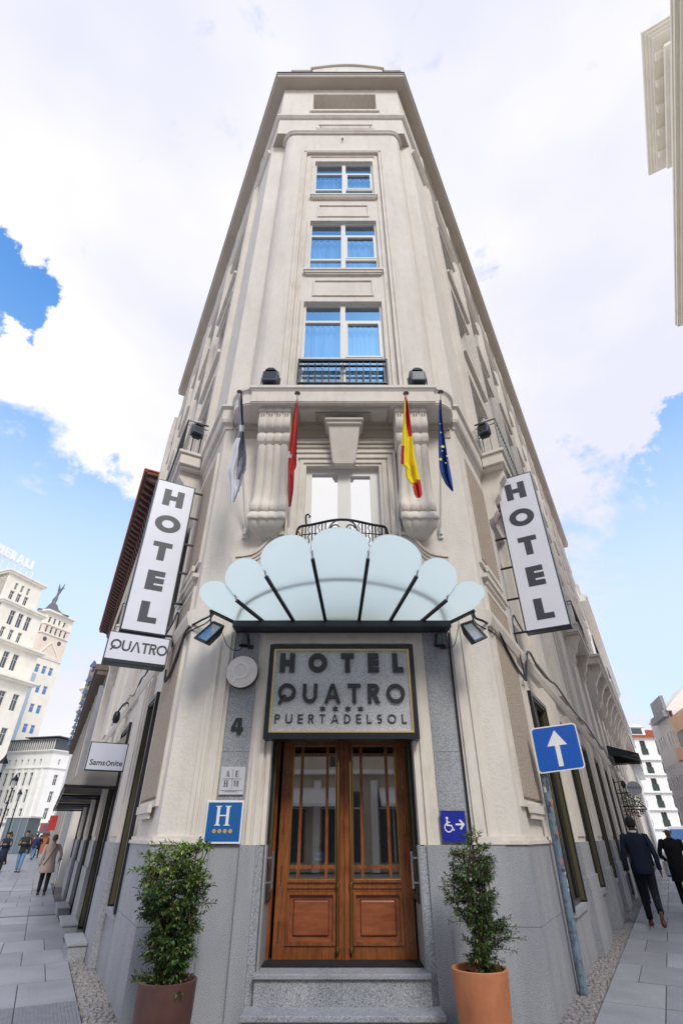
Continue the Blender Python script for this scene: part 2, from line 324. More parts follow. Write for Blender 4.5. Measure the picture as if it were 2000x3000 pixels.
# ------------------------------------------------------------------ lettering drawn with strokes
def seg(p, q, t, sq=0):
    p, q = Vector(p), Vector(q); e = (q-p).normalized(); n = Vector((-e.y, e.x))*t/2; p = p-e*sq; q = q+e*sq
    return [tuple(p-n), tuple(q-n), tuple(q+n), tuple(p+n)]
def arc(cx, cy, rx, ry, a0, a1, t, n=20):
    o = [(cx+rx*cos(R(a0+(a1-a0)*i/n)), cy+ry*sin(R(a0+(a1-a0)*i/n))) for i in range(n+1)]
    i_ = [(cx+(rx-t)*cos(R(a0+(a1-a0)*i/n)), cy+(ry-t)*sin(R(a0+(a1-a0)*i/n))) for i in range(n+1)]
    return [[o[k], o[k+1], i_[k+1], i_[k]] for k in range(n)]
def glyph(c, t, W=None):
    """strokes of a geometric capital, height 1; returns (polygons, width)"""
    h = t/2
    if c == 'H': w_ = W or .78; return [[(0, 0), (t, 0), (t, 1), (0, 1)], [(w_-t, 0), (w_, 0), (w_, 1), (w_-t, 1)], [(t, .5-h), (w_-t, .5-h), (w_-t, .5+h), (t, .5+h)]], w_
    if c == 'T': w_ = W or .7; return [[(0, 1-t), (w_, 1-t), (w_, 1), (0, 1)], [(w_/2-h, 0), (w_/2+h, 0), (w_/2+h, 1-t), (w_/2-h, 1-t)]], w_
    if c == 'E': w_ = W or .58; return [[(0, 0), (t, 0), (t, 1), (0, 1)]]+[[(t, y), (w_, y), (w_, y+t), (t, y+t)] for y in (0, .5-h, 1-t)], w_
    if c == 'L': w_ = W or .56; return [[(0, 0), (t, 0), (t, 1), (0, 1)], [(t, 0), (w_, 0), (w_, t), (t, t)]], w_
    if c == 'O': w_ = W or 1.0; return arc(w_/2, .5, w_/2, .5, 0, 360, t, 40), w_
    if c == 'Q': w_ = W or .95; return arc(w_/2, .56, w_/2, .46, 0, 360, t, 40)+[seg((w_*.08, -.04), (w_*.42, .42), t*.85)], w_
    if c == 'U': w_ = W or .78; return [[(0, .38), (t, .38), (t, 1), (0, 1)], [(w_-t, .38), (w_, .38), (w_, 1), (w_-t, 1)]]+arc(w_/2, .38, w_/2, .38, 180, 360, t), w_
    if c == 'A': w_ = W or .88; return [[(0, 0), (t*1.1, 0), (w_/2+h*.5, 1), (w_/2-h*1.0, 1)], [(w_-t*1.1, 0), (w_, 0), (w_/2+h*1.0, 1), (w_/2-h*.5, 1)], [(w_*.24, .24), (w_*.76, .24), (w_*.71, .24+t*.8), (w_*.29, .24+t*.8)]], w_
    if c == 'V': p, w_ = glyph('A', t, W); return p[:2], w_
    if c == 'R': w_ = W or .62; return [[(0, 0), (t, 0), (t, 1), (0, 1)], [(t, 1-t), (w_-.27, 1-t), (w_-.27, 1), (t, 1)], [(t, .46), (w_-.27, .46), (w_-.27, .46+t), (t, .46+t)]]+arc(w_-.27, .73, .27, .27, -90, 90, t)+[[(w_-t*1.1, 0), (w_+t*.1, 0), (w_*.58+t*.5, .46), (w_*.58-t*.6, .46)]], w_
    if c == 'P': w_ = W or .6; return glyph('R', t, w_)[0][:-1], w_
    if c == 'D': w_ = W or .75; return [[(0, 0), (t, 0), (t, 1), (0, 1)], [(t, 0), (w_-.48, 0), (w_-.48, t), (t, t)], [(t, 1-t), (w_-.48, 1-t), (w_-.48, 1), (t, 1)]]+arc(w_-.48, .5, .48, .5, -90, 90, t, 24), w_
    if c == 'S': w_ = W or .56; return arc(w_/2, .735, w_/2, .265, 20, 270, t)+arc(w_/2, .265+.0, w_/2, .265+t*.0, -160, 90, t) if 0 else arc(w_/2, .74-h*.5, w_/2, .26+h*.5, 30, 270, t)+arc(w_/2, .26+h*.5, w_/2, .26+h*.5, -150, 90, t), w_
    if c == '4': return [[(.42, 0), (.42+t, 0), (.42+t, 1), (.42, 1)], [(0, .22), (.80, .22), (.80, .22+t*.8), (0, .22+t*.8)], [(0, .22+t*.8), (t*.9, .22+t*.8), (.42, 1), (.42-t*.55, 1)]], .80
    if c == 'Z': w_ = .6; return [[(0, 1-t), (w_, 1-t), (w_, 1), (0, 1)], [(0, 0), (w_, 0), (w_, t), (0, t)], [(0, t), (t*1.2, t), (w_, 1-t), (w_-t*1.2, 1-t)]], w_
    if c == 'I': return [[(0, 0), (t, 0), (t, 1), (0, 1)]], t
    if c == 'N': w_ = .7; return [[(0, 0), (t, 0), (t, 1), (0, 1)], [(w_-t, 0), (w_, 0), (w_, 1), (w_-t, 1)], [(t, 1), (t, 1-t*1.2), (w_-t, 0), (w_-t, t*1.2)]], w_
    if c == 'G': return arc(.5, .5, .5, .5, 45, 345, t, 30)+[[(.55, .38), (1, .38), (1, .38+t), (.55, .38+t)]], 1.0
    if c == 'M': w_ = .9; return [[(0, 0), (t, 0), (t, 1), (0, 1)], [(w_-t, 0), (w_, 0), (w_, 1), (w_-t, 1)], [(t, 1), (t, 1-t*1.3), (w_/2, .1), (w_/2, .1+t*1.4)], [(w_-t, 1), (w_-t, 1-t*1.3), (w_/2, .1), (w_/2, .1+t*1.4)]], w_
    return [], .4
def letter(c, T, u, z, hgt, t, wid=None, a0=.001, a1=.02, m=None, parent=None, flip=1, name='letter'):
    """one raised letter; T(u, a, z) frame, (u, z) its lower left corner"""
    ps, w_ = glyph(c, t); k = (wid/w_) if wid else hgt; mb = MB()
    for i, p in enumerate(ps):
        mb.prism([(u+flip*x*k, z+y*hgt) for x, y in p], lambda uu, vv, d: T(uu, d, vv), a0, a1+.0002*(i % 5))
    return mb.build(name, m, parent)
_tx = {}
def text_mb(txt, size, T, u, z, a0, a1, align='CENTER', flip=1, bold=0):
    cu = bpy.data.curves.new('t', 'FONT'); cu.body = txt; cu.size = size; cu.align_x = align; cu.resolution_u = 3; cu.offset = bold
    o = bpy.data.objects.new('t', cu); COL.objects.link(o); dg = bpy.context.evaluated_depsgraph_get(); me = bpy.data.meshes.new_from_object(o.evaluated_get(dg))
    mb = MB()
    for p in me.polygons:
        mb.prism([(me.vertices[i].co.x, me.vertices[i].co.y) for i in p.vertices], lambda uu, vv, d: T(u+flip*uu, d, z+vv), a0, a1)
    bpy.data.objects.remove(o); bpy.data.curves.remove(cu); bpy.data.meshes.remove(me); return mb
# ================================================================== GROUND, PAVEMENTS
MB().poly([(-1500, -600, -.06), (1500, -600, -.06), (1500, 2500, -.06), (-1500, 2500, -.06)]).build('ground', M_AS, kind='structure')
def pavement(name, T, smax, amax, a_in, seed, s0=-8.0, dark_rows=()):
    rnd = random.Random(seed)
    base = MB(); base.poly([T(s0, a_in, -.022), T(smax, a_in, -.022), T(smax, amax, -.022), T(s0, amax, -.022)])
    root = base.build(name, M_GT, kind='structure')
    slabs = []; g = .006; row = 0; s_ = s0; Lr = 1.12; W = .6
    while s_ < smax:
        a = a_in+(rnd.choice([0, .3]) if row % 2 else .0)-(.3 if row % 2 else 0)
        while a < amax:
            a1 = min(a+W, amax); aa = max(a, a_in)
            if a1-aa > .08: slabs.append((s_, s_+Lr, aa, a1, row in dark_rows))
            a += W
        s_ += Lr; row += 1
    c = Vector((0, 0))
    slabs.sort(key=lambda q: (Vector(T((q[0]+q[1])/2, (q[2]+q[3])/2, 0)[:2])-Vector((0, 4.5))).length+(50 if T(q[0], q[2], 0)[1] < 4.5 else 0))
    rest = MB()
    for i, (b, c_, d, e, dk) in enumerate(slabs):
        z = rnd.uniform(-.0025, .002)
        if i < 285:
            mb = MB(); mb.box(b+g, c_-g, d+g, e-g, -.04, z, T)
            if dk:
                k = 0
                q = d+g+.012
                while q < e-g-.02: mb.box(b+g+.01, c_-g-.01, q, q+.016, z+.0005, z+.007, T); q += .034
            mb.build('slab', M_RB if dk else rnd.choice([M_SL, M_SL, M_SL2, M_SL3]), root)
        else: rest.box(b+g, c_-g, d+g, e-g, -.04, z, T)
    rest.build('distant_slabs', M_SL, root, kind='stuff')
    return root
pavement('pavement', TL, 62, 13.5, .36, 3, s0=-7.9, dark_rows=(7,))
pavement('pavement', TR, 62, 5.6, .34, 5, s0=-7.9)
# metal inspection cover set in the left pavement and drain channels across it
cv = MB(); cv.box(-.42, .02, 1.4, 2.3, .001, .004, TL); cv.build('cover_plate', M_CH, bpy.data.objects['pavement'])
dr = MB()
for s_ in (9.05, 16.0): dr.box(s_-.03, s_+.03, .36, 12, -.01, .004, TL)
dr.build('drain_channel', M_BK, bpy.data.objects['pavement'])
rnd = random.Random(11)
def cobbles(T, smax, wd, name):
    mb = MB(); s_ = -.2
    while s_ < smax:
        k = .05+.015*rnd.random(); a = -.12
        while a < wd:
            q = .05+.03*rnd.random(); h = rnd.uniform(-.006, .006); x0, x1, y0, y1 = s_+.004, s_+k-.004, a+.004, min(a+q, wd)-.004
            P = [T(x0, y0, -.03), T(x1, y0, -.03), T(x1, y1, -.03), T(x0, y1, -.03)]; c_ = .009
            P += [T(x0+c_*rnd.random(), y0+c_, h), T(x1-c_, y0+c_*rnd.random(), h), T(x1-c_, y1-c_, h), T(x0+c_, y1-c_*rnd.random(), h)]
            mb.add(P, [(4, 5, 6, 7), (0, 1, 5, 4), (1, 2, 6, 5), (2, 3, 7, 6), (3, 0, 4, 7)]); a += q
        s_ += k
    return mb
def strip(T, wd, nm):
    b = MB(); b.poly([T(-.6, -.15, -.018), T(60, -.15, -.018), T(60, wd, -.018), T(-.6, wd, -.018)]); r = b.build(nm, M_GT, kind='structure')
    cobbles(T, 18, wd, 'x').build('cobbles', M_CB, r, kind='stuff', fix=False)
strip(TL, .35, 'cobbled_strip'); strip(TR, .33, 'cobbled_strip')
# forecourt in front of the steps
fc = MB(); fc.poly([(-3.6, 2, -.016), (3.6, 2, -.016), (2.3, 6.7, -.016), (-2.3, 6.7, -.016)]); fc = fc.build('forecourt', M_GT, kind='structure')
mb = MB(); y = 3.0
while y < 6.6:
    x = -2.6
    while x < 2.6:
        q = .09+.03*rnd.random(); mb.box(x+.006, x+q-.006, y+.006, y+.084, -.03, rnd.uniform(-.013, -.004)); x += q
    y += .09
mb.build('cobbles', M_CB, fc, kind='stuff', fix=False)

# ================================================================== THE HOTEL
LS, RS = 17.0, 39.5        # how far the two side faces run back
hotel = thing('hotel_building', (0, YF, 0), 'cream corner hotel building of six storeys seen from its narrow front, grey granite base', 'building')
CZ0, CZ1 = 7.75, 8.13
PX0, PX1 = -2.08, 2.03
# --- front lower wall
W1 = (-.60, .64, 4.35, 6.81)
DOOR = (-.85, .87, 0, 3.62)
fw = MB().wall(TF, PX0, PX1, 0, CZ1, [(*DOOR, .62), (*W1, .3)])
fw.build('front_wall', M_ST, hotel)
def xwins(side, s1):
    out = []
    s_ = 3.2
    while s_+.8 < s1: out.append(s_); s_ += 3.1
    return out
def side_face(T, smax, sd):
    wl = MB(); holes = []; low = []; mid = []; up = []
    s_ = 2.15
    while s_+1.2 < smax: low.append((s_, s_+1.25, .66, 3.45)); mid.append((s_+.0, s_+1.15, 4.75, 6.95)); s_ += 3.02
    if sd == 'L': low = [(1.75, 2.45, .68, 3.35)]+[(a, b, 0.02 if 3.5 < a < 12 else c, d) for a, b, c, d in low[1:]]
    for q in xwins(sd, smax):
        for z0, z1 in ((8.7, 11.2), (12.6, 14.9), (16.2, 18.5)): up.append((q-.65, q+.65, z0, z1))
    wl.wall(T, 0, smax, 0, CZ1, low+mid, depth=.28); wl.build('side_wall', M_ST, hotel)
    w2 = MB(); w2.wall(T, .43, smax, CZ1, 20.6, up, depth=.3)
    w2.wall(T, 0, smax, 20.6, 24.47, [(q-.85, q+.85, 22.3, 23.9, .5) for q in xwins(sd, smax)], depth=.5)
    w2.build('upper_side_wall', M_ST, hotel)
    bk = MB()     # dark rooms behind the openings
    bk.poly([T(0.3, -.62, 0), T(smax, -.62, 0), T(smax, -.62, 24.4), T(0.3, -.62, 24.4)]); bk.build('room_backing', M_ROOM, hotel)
    # windows: shared meshes, one object per window with pane and curtain
    def wmesh(w_, h, dark, key):
        f = MB(); I = lambda x, a, z: (x, a, z); fr = .06
        f.ring(I, (fr, w_-fr, fr, h-fr), (0, w_, 0, h), 0, .06); f.box(w_/2-.035, w_/2+.035, 0, .055, fr, h-fr)
        f.box(fr, w_-fr, 0, .05, h*.74, h*.74+.05)
        p = MB(); p.poly([(fr, .02, fr), (w_-fr, .02, fr), (w_-fr, .02, h-fr), (fr, .02, h-fr)])
        return f.mesh(key, M_DKW if dark else M_WF), p.mesh(key+'_pane', M_GSH if dark else M_GL)
    cache = {}
    org = ORG[hotel.name]
    def put(win, dark):
        a, b, c, d = win; key = (round(b-a, 2), round(d-c, 2), dark)
        if key not in cache: cache[key] = wmesh(b-a, d-c, dark, 'window')
        fm, pm = cache[key]
        o = bpy.data.objects.new('window', fm); COL.objects.link(o); o.parent = hotel
        dp_ = -.05 if dark else -.2
        if sd == 'R': p = T(a, dp_, c); rz = RZR; e = dR
        else: p = T(b, dp_, c); rz = atan2(-dL.y, -dL.x)
        # local x runs along the wall, local y must point outward
        o.location = (p[0]-org[0], p[1]-org[1], p[2]-org[2])
        if sd == 'R': o.matrix_local = Matrix(((dR.x, nR.x, 0, o.location[0]), (dR.y, nR.y, 0, o.location[1]), (0, 0, 1, o.location[2]), (0, 0, 0, 1)))
        else: o.matrix_local = Matrix(((-dL.x, nL.x, 0, o.location[0]), (-dL.y, nL.y, 0, o.location[1]), (0, 0, 1, o.location[2]), (0, 0, 0, 1)))
        q = bpy.data.objects.new('pane', pm); COL.objects.link(q); q.parent = o
    for w_ in low: put(w_, True)
    for w_ in mid+up: put(w_, False)
    # granite base panels with joints
    s_ = .0; rnd = random.Random(5)
    edges = [-.0295, .95]
    for a, b, c, d in low: edges += [a-.02, b+.02]
    edges = sorted(e for e in edges if e < smax)+[smax]
    for i in range(len(edges)-1):
        e0, e1 = edges[i], edges[i+1]
        if e1-e0 < .05: continue
        inw = [c for a, b, c, d in low if a-.1 < (e0+e1)/2 < b+.1]
        top = 1.42 if not inw else inw[0]-.04
        if top < .1: continue
        for q0, q1 in (((0, .715), (.719, top)) if top > 1 else ((0, top),)): mb = MB(); mb.box(e0+.002, e1-.002, .0, .05, q0, q1, T); mb.build('granite_panel', M_GR, hotel)
    for a, b, c, d in low:
        if c > .3:
            mb = MB(); mb.box(a-.05, b+.05, .0, .09, c-.07, c, T); mb.build('window_sill', M_GR2, hotel)
        mb = MB(); mb.ring(T, (a+.03, b-.03, c+.03, d-.03), (a-.04, b+.04, c-.01, d+.04), -.05, .065, bottom=False); mb.build('window_casing', M_OLV, hotel)
        mb = MB(); mb.ring(T, (a+.0, b-.0, c, d), (a-.07, b+.07, c-.01, d+.07), .0, .085, bottom=False); mb.build('window_casing', M_BK, hotel)
        mb = MB(); mb.ring(T, (a-.07, b+.07, c, d+.07), (a-.14, b+.14, c, d+.15), 0, .03, bottom=False); mb.build('window_surround', M_MO, hotel)
    # piers between the shop windows: granite foot, cream shaft with stepped edges
    for i in range(len(low)-1):
        p0 = low[i][1]+.28; p1 = min(low[i+1][0]-.28, p0+1.3)
        mb = MB(); mb.box(p0-.06, p1+.06, .05, .15, 0, .95, T); mb.box(p0-.02, p1+.02, .05, .125, .95, 1.42, T); mb.build('pier_foot', M_GR, hotel)
        mb = MB(); mb.box(p0, p1, 0, .07, 1.42, 3.9, T); mb.box(p0+.09, p1-.09, .07, .10, 1.42, 3.84, T); mb.box(p0+.2, p1-.2, .10, .125, 1.5, 3.78, T); mb.build('pier_shaft', M_MO, hotel)
        mb = MB(); mb.box(p0-.02, p1+.02, 0, .09, 4.35, 7.3, T); mb.build('pilaster', M_MO, hotel)
    mb = MB(); mb.sweep([(0, 3.95), (.06, 3.97), (.1, 4.08), (.1, 4.16), (0, 4.22)], [T(.0, 0, 0)[:2], T(smax, 0, 0)[:2]] if sd == 'R' else [T(smax, 0, 0)[:2], T(.0, 0, 0)[:2]]); mb.build('string_course', M_MO, hotel)
    # rough render panels on the corner pier
    for z0, z1 in ((1.9, 4.55), (5.15, 7.15)):
        mb = MB(); mb.box(.30, 1.5, .0, .045, z0, z1, T); mb.build('rough_panel', M_RO, hotel, bevel=.012)
        mb = MB(); mb.ring(T, (.27, 1.53, z0-.03, z1+.03), (.2, 1.6, z0-.1, z1+.1), 0, .04); mb.box(.42, 1.38, .04, .085, z0-.16, z0-.07, T); mb.box(.46, 1.34, .04, .065, z0-.22, z0-.16, T); mb.build('panel_frame', M_MO, hotel)
    mb = MB(); mb.box(.2, 1.6, 0, .09, 4.80, 4.86, T); mb.box(.3, 1.5, 0, .06, 4.72, 4.80, T); mb.build('ledge', M_MO, hotel)
    # base moulding on the corner pier
    mb = MB(); mb.box(-.041, 1.78, 0, .07, 1.423, 1.46, T); mb.box(-.026, 1.78, 0, .045, 1.46, 1.50, T); mb.build('base_moulding', M_MO, hotel)
    # upper storeys: pilasters, lintels, sills
    xs = xwins(sd, smax)
    for i, q in enumerate(xs):
        for z0, z1 in ((8.7, 11.2), (12.6, 14.9), (16.2, 18.5)):
            mb = MB(); mb.ring(T, (q-.65, q+.65, z0, z1), (q-.78, q+.78, z0-.1, z1+.13), 0, .05); mb.box(q-.82, q+.82, .0, .16, z0-.2, z0-.1, T); mb.box(q-.9, q+.9, 0, .13, z1+.13, z1+.2, T); mb.build('window_surround', M_MO, hotel)
        mb = MB(); mb.ring(T, (q-.85, q+.85, 22.3, 23.9), (q-.95, q+.95, 22.2, 24.0), 0, .04); mb.build('attic_surround', M_MO, hotel)
        mb = MB(); c0 = q-1.32; mb.box(c0-.22, c0+.22, 0, .10, CZ1, 20.3, T); mb.box(c0-.15, c0+.15, .1, .14, CZ1, 20.2, T); mb.build('pilaster', M_ST, hotel)
        if i % 2 == 0:     # shallow bays stepping out, with ledges
            for zb in (11.55, 15.2): mb = MB(); mb.box(q-1.0, q+1.0, 0, .10, zb, zb+.55, T); mb.box(q-1.05, q+1.05, 0, .2, zb+.55, zb+.65, T); mb.build('spandrel', M_MO, hotel)
    # balconies
    spots = [(1.53, 5.0), (12.75, 16.4)]+([(22.8, 26.5), (31.5, 35.2)] if sd == 'R' else [])
    for b0, b1 in spots:
        mb = MB(); mb.box(b0, b1, .13, .55, CZ0+.06, CZ1-.07, T); mb.box(b0-.04, b1+.04, .13, .60, CZ1-.07, CZ1, T); mb.box(b0+.06, b1-.06, .1, .5, CZ0, CZ0+.06, T); mb.build('balcony_slab', M_MO, hotel, bevel=.01)
        for c0 in (b0+.35, b1-.35):
            mb = MB(); pr = [(.0, 7.75), (.48, 7.75), (.48, 7.6), (.36, 7.45), (.3, 7.2), (.18, 7.05), (.2, 6.85), (.1, 6.7), (0, 6.65)]
            mb.prism(pr, lambda a, z, d: T(d, a, z), c0-.16, c0+.16); mb.build('bracket', M_MO, hotel, bevel=.01)
        mb = MB()
        P = lambda s_, a, z: T(s_, a, z)
        mb.tube([P(b0+.05, .12, 9.0), P(b0+.05, .55, 9.0), P(b1-.05, .55, 9.0), P(b1-.05, .12, 9.0)], .022, 6); mb.tube([P(b0+.05, .12, 8.88), P(b0+.05, .55, 8.88), P(b1-.05, .55, 8.88), P(b1-.05, .12, 8.88)], .012, 5)
        rl = mb.build('balcony_railing', M_BK, hotel)
        mb = MB(); k = b0+.05
        while k < b1: mb.bar(P(k, .55, CZ1), P(k, .55, 9.0), .016); k += .13
        for k in (.22, .38): mb.bar(P(b0+.05, k, CZ1), P(b0+.05, k, 9.0), .018)
        mb.build('baluster', M_BK, rl, kind='stuff')
for T, sm, sd in ((TL, LS, 'L'), (TR, RS, 'R')): side_face(T, sm, sd)

# --- nose of the upper floors: projecting middle slab with quarter-round shoulders
CEN = .03
def shoulder(x0, y0, x1, y1, n=7):
    return [(x0+(x1-x0)*sin(pi/2*i/n), y0+(y1-y0)*(1-cos(pi/2*i/n))) for i in range(n+1)]
rt = shoulder(1.58, YF, 1.90, 7.03); lf = [(-1.52-(x-1.58), y) for x, y in rt][::-1]
lc, rc = TL(.43, 0, 0)[:2], TR(.43, 0, 0)[:2]
nose = MB(); path = [lc]+lf
def extr(mb, pts, z0, z1):
    for a, b in zip(pts[:-1], pts[1:]): mb.poly([(a[0], a[1], z0), (b[0], b[1], z0), (b[0], b[1], z1), (a[0], a[1], z1)])
extr(nose, path, CZ1, 20.6); extr(nose, rt+[rc], CZ1, 20.6)
BAY = (-1.06, 1.12, CZ1+.05, 19.1)
nose.wall(TF, -1.52, 1.58, CZ1, 20.6, [(*BAY, .06)], depth=.06)
nose.build('nose_wall', M_ST, hotel, smooth=True)
WINS = [(-.84, .90, 8.72, 11.55), (-.82, .91, 12.78, 15.10), (-.79, .93, 16.45, 18.62)]
bay = MB().wall(TF, BAY[0], BAY[1], BAY[2], BAY[3], WINS, a=-.06, depth=.24); bay.build('bay_wall', M_ST, hotel)
mb = MB().steps(TF, BAY, [.035, .045, .04], [.045, .02, .05], 0); mb.build('bay_moulding', M_MO, hotel)
mb = MB().steps(TF, (BAY[0]+.12, BAY[1]-.12, BAY[2]+.02, BAY[3]-.12), [.05, .06], [-.03, -.045], -.06); mb.build('bay_moulding', M_MO, hotel)
for (a, b, c, d) in ((-.66, .74, 11.80, 12.42), (-.64, .74, 15.36, 15.98)):
    mb = MB().ring(TF, (a+.04, b-.04, c+.04, d-.04), (a, b, c, d), -.06, -.03); mb.build('panel_moulding', M_MO, hotel)
for i, (a, b, c, d) in enumerate(WINS):
    mb = MB().ring(TF, (a, b, c, d), (a-.07, b+.07, c, d+.09), -.06, -.02, bottom=False)
    if i: mb.box(a-.05, b+.05, -.06, .025, c-.13, c-.06, TF); mb.box(a-.03, b+.03, -.06, .0, c-.17, c-.13, TF); mb.box(a-.08, b+.08, -.06, .05, c-.06, c-.0, TF)
    mb.build('window_surround', M_MO, hotel)
def front_window(a, b, c, d, tr, y0, frm=M_WF, glass=M_GL, cur=True, cw=.11, f=.05):
    cx = (a+b)/2+.0; mb = MB()
    mb.ring(TF, (a+f, b-f, c+f, d-f), (a, b, c, d), y0-.05, y0+.03); mb.box(cx-cw/2, cx+cw/2, y0-.045, y0+.035, c+f, d-f, TF)
    for z, h in tr: mb.box(a+f, cx-cw/2, y0-.04, y0+.02, z, z+h, TF); mb.box(cx+cw/2, b-f, y0-.04, y0+.02, z, z+h, TF)
    # the opening casement on the right has its own rim
    zt = max([z for z, h in tr]) if tr else d-f; zb = min([z+h for z, h in tr if z < zt-.3], default=c+f)
    mb.ring(TF, (cx+cw/2+.05, b-f-.05, zb+.045, zt-.045), (cx+cw/2, b-f, zb, zt), y0-.02, y0+.032)
    w_ = mb.build('window', frm, hotel)
    for p0, p1 in ((a+f, cx-cw/2), (cx+cw/2, b-f)):
        g = MB(); g.poly([TF(p0, y0-.02, c+f), TF(p1, y0-.02, c+f), TF(p1, y0-.02, d-f), TF(p0, y0-.02, d-f)]); g.build('pane', glass, w_)
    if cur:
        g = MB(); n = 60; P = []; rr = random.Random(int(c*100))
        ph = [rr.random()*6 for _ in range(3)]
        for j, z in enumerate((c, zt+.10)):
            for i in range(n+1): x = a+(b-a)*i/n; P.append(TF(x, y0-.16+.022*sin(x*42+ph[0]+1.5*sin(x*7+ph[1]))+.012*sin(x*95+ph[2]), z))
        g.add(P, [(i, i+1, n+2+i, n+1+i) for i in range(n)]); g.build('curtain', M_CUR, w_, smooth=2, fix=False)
    g = MB(); g.box(a-.1, b+.1, -1.4, y0-.25, c-.1, d+.1, TF); g.build('room', M_ROOM, w_)
front_window(*WINS[0], [(10.92, .07), (9.70, .07)], -.14)
front_window(*WINS[1], [(14.48, .07), (13.38, .07)], -.14)
front_window(*WINS[2], [(17.98, .07), (17.0, .07)], -.14)
front_window(*W1, [], -.12, glass=M_GM, cur=False, cw=.17, f=.10)
# little iron hook under the top ledge
MB().tube(catm([TF(.02, 0, 20.2), TF(.03, .05, 20.12), TF(0.05, .06, 19.98), TF(.02, .07, 19.9)], 4), .018, 6).build('iron_hook', M_BRC, hotel)
# Juliet railing of the third floor window
rl = MB(); rl.box(-.86, .91, -.04, .03, 9.50, 9.55, TF); rl.box(-.85, .90, -.03, .02, 9.36, 9.385, TF); rl.box(-.85, .90, -.03, .02, 8.86, 8.885, TF)
rl.box(-.87, -.84, -.055, .03, 8.8, 9.55, TF); rl.box(.89, .92, -.055, .03, 8.8, 9.55, TF); rl = rl.build('window_railing', M_BK, hotel)
src = None
for i in range(13):
    x = -.80+i*1.65/12
    if src is None: m_ = MB(); m_.box(-.011, .011, -.011, .011, 8.885, 9.5); src = m_.mesh('baluster', M_BK)
    o = bpy.data.objects.new('baluster', src); COL.objects.link(o); o.parent = rl; o.location = (x, .005, 0); ORG[o.name] = (0, 0, 0)
MB().box(-1.16, 1.22, 0, .14, CZ1+.0, CZ1+.09, TF).box(-1.12, 1.18, 0, .10, CZ1+.09, CZ1+.14, TF).build('threshold', M_MO, hotel, bevel=.01)
# --- ledge over the nose at 20.6 (curves back on the shoulders)
mb = MB(); mb.sweep([(-.02, 20.48), (.05, 20.48), (.07, 20.53), (.10, 20.56), (.10, 20.62), (-.02, 20.63)], lf[:-1]+[(-1.52, YF), (1.58, YF)]+rt[1:]); mb.build('nose_ledge', M_MO, hotel, smooth=True)
mb = MB(); pf = [TL(.43, 0, 0)[:2], (PX0, YF), (PX1, YF), TR(.43, 0, 0)[:2]]
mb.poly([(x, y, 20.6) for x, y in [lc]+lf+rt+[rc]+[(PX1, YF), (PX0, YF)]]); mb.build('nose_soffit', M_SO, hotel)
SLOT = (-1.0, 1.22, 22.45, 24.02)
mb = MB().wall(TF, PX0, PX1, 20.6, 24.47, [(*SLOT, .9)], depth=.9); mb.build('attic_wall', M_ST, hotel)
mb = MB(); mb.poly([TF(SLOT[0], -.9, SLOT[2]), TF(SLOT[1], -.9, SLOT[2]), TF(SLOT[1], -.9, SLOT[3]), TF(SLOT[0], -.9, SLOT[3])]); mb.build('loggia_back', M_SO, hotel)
mb = MB(); mb.box(SLOT[0]-.08, SLOT[1]+.08, 0, .06, SLOT[2]-.1, SLOT[2], TF); mb.box(-.36, -.30, -.5, .0, SLOT[2], SLOT[2]+.14, TF); mb.box(.52, .58, -.5, .0, SLOT[2], SLOT[2]+.14, TF); mb.build('loggia_sill', M_MO, hotel)
mb = MB(); mb.steps(TF, (-.70, .96, 20.88, 21.06), [.05, .05], [.04, .07], 0); mb.box(-.66, .92, 0, .05, 20.92, 21.02, TF); mb.build('panel_moulding', M_MO, hotel)
full = [TL(LS, 0, 0)[:2], tuple(PL), tuple(PR), TR(RS, 0, 0)[:2]]
mb = MB(); mb.sweep([(0, 21.7), (.05, 21.72), (.11, 21.8), (.11, 21.88), (0, 21.94)], full); mb.build('attic_cornice', M_MO, hotel)
mb = MB(); mb.sweep([(0, 20.5), (.06, 20.52), (.12, 20.6), (.12, 20.68), (0, 20.74)], [TL(LS, 0, 0)[:2], TL(.6, 0, 0)[:2]]); mb.sweep([(0, 20.5), (.06, 20.52), (.12, 20.6), (.12, 20.68), (0, 20.74)], [TR(.6, 0, 0)[:2], TR(RS, 0, 0)[:2]]); mb.build('side_ledge', M_MO, hotel)
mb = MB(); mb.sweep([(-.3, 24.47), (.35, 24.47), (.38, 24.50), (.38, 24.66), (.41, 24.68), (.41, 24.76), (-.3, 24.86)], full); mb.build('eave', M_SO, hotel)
mb = MB(); mb.sweep([(.412, 24.74), (.43, 24.74), (.43, 24.80), (.412, 24.80)], full); mb.build('gutter', M_BK, hotel)
mb = MB(); mb.poly([(x, y, 24.85) for x, y in full]); mb.build('roof', M_SO, hotel)
mb = MB(); e0, e1 = TL(LS, 0, 0), TR(RS, 0, 0); mb.poly([(e0[0], e0[1], 0), (e1[0], e1[1], 0), (e1[0], e1[1], 24.8), (e0[0], e0[1], 24.8)]); mb.build('rear_wall', M_ST, hotel)
mb = MB(); q = [TL(LS+.9, .02, 0), TL(LS, .02, 0)]; mb.box(LS, LS+1.6, -.6, .25, 0, 22.6, TL); mb.build('end_pier', M_ST, hotel)
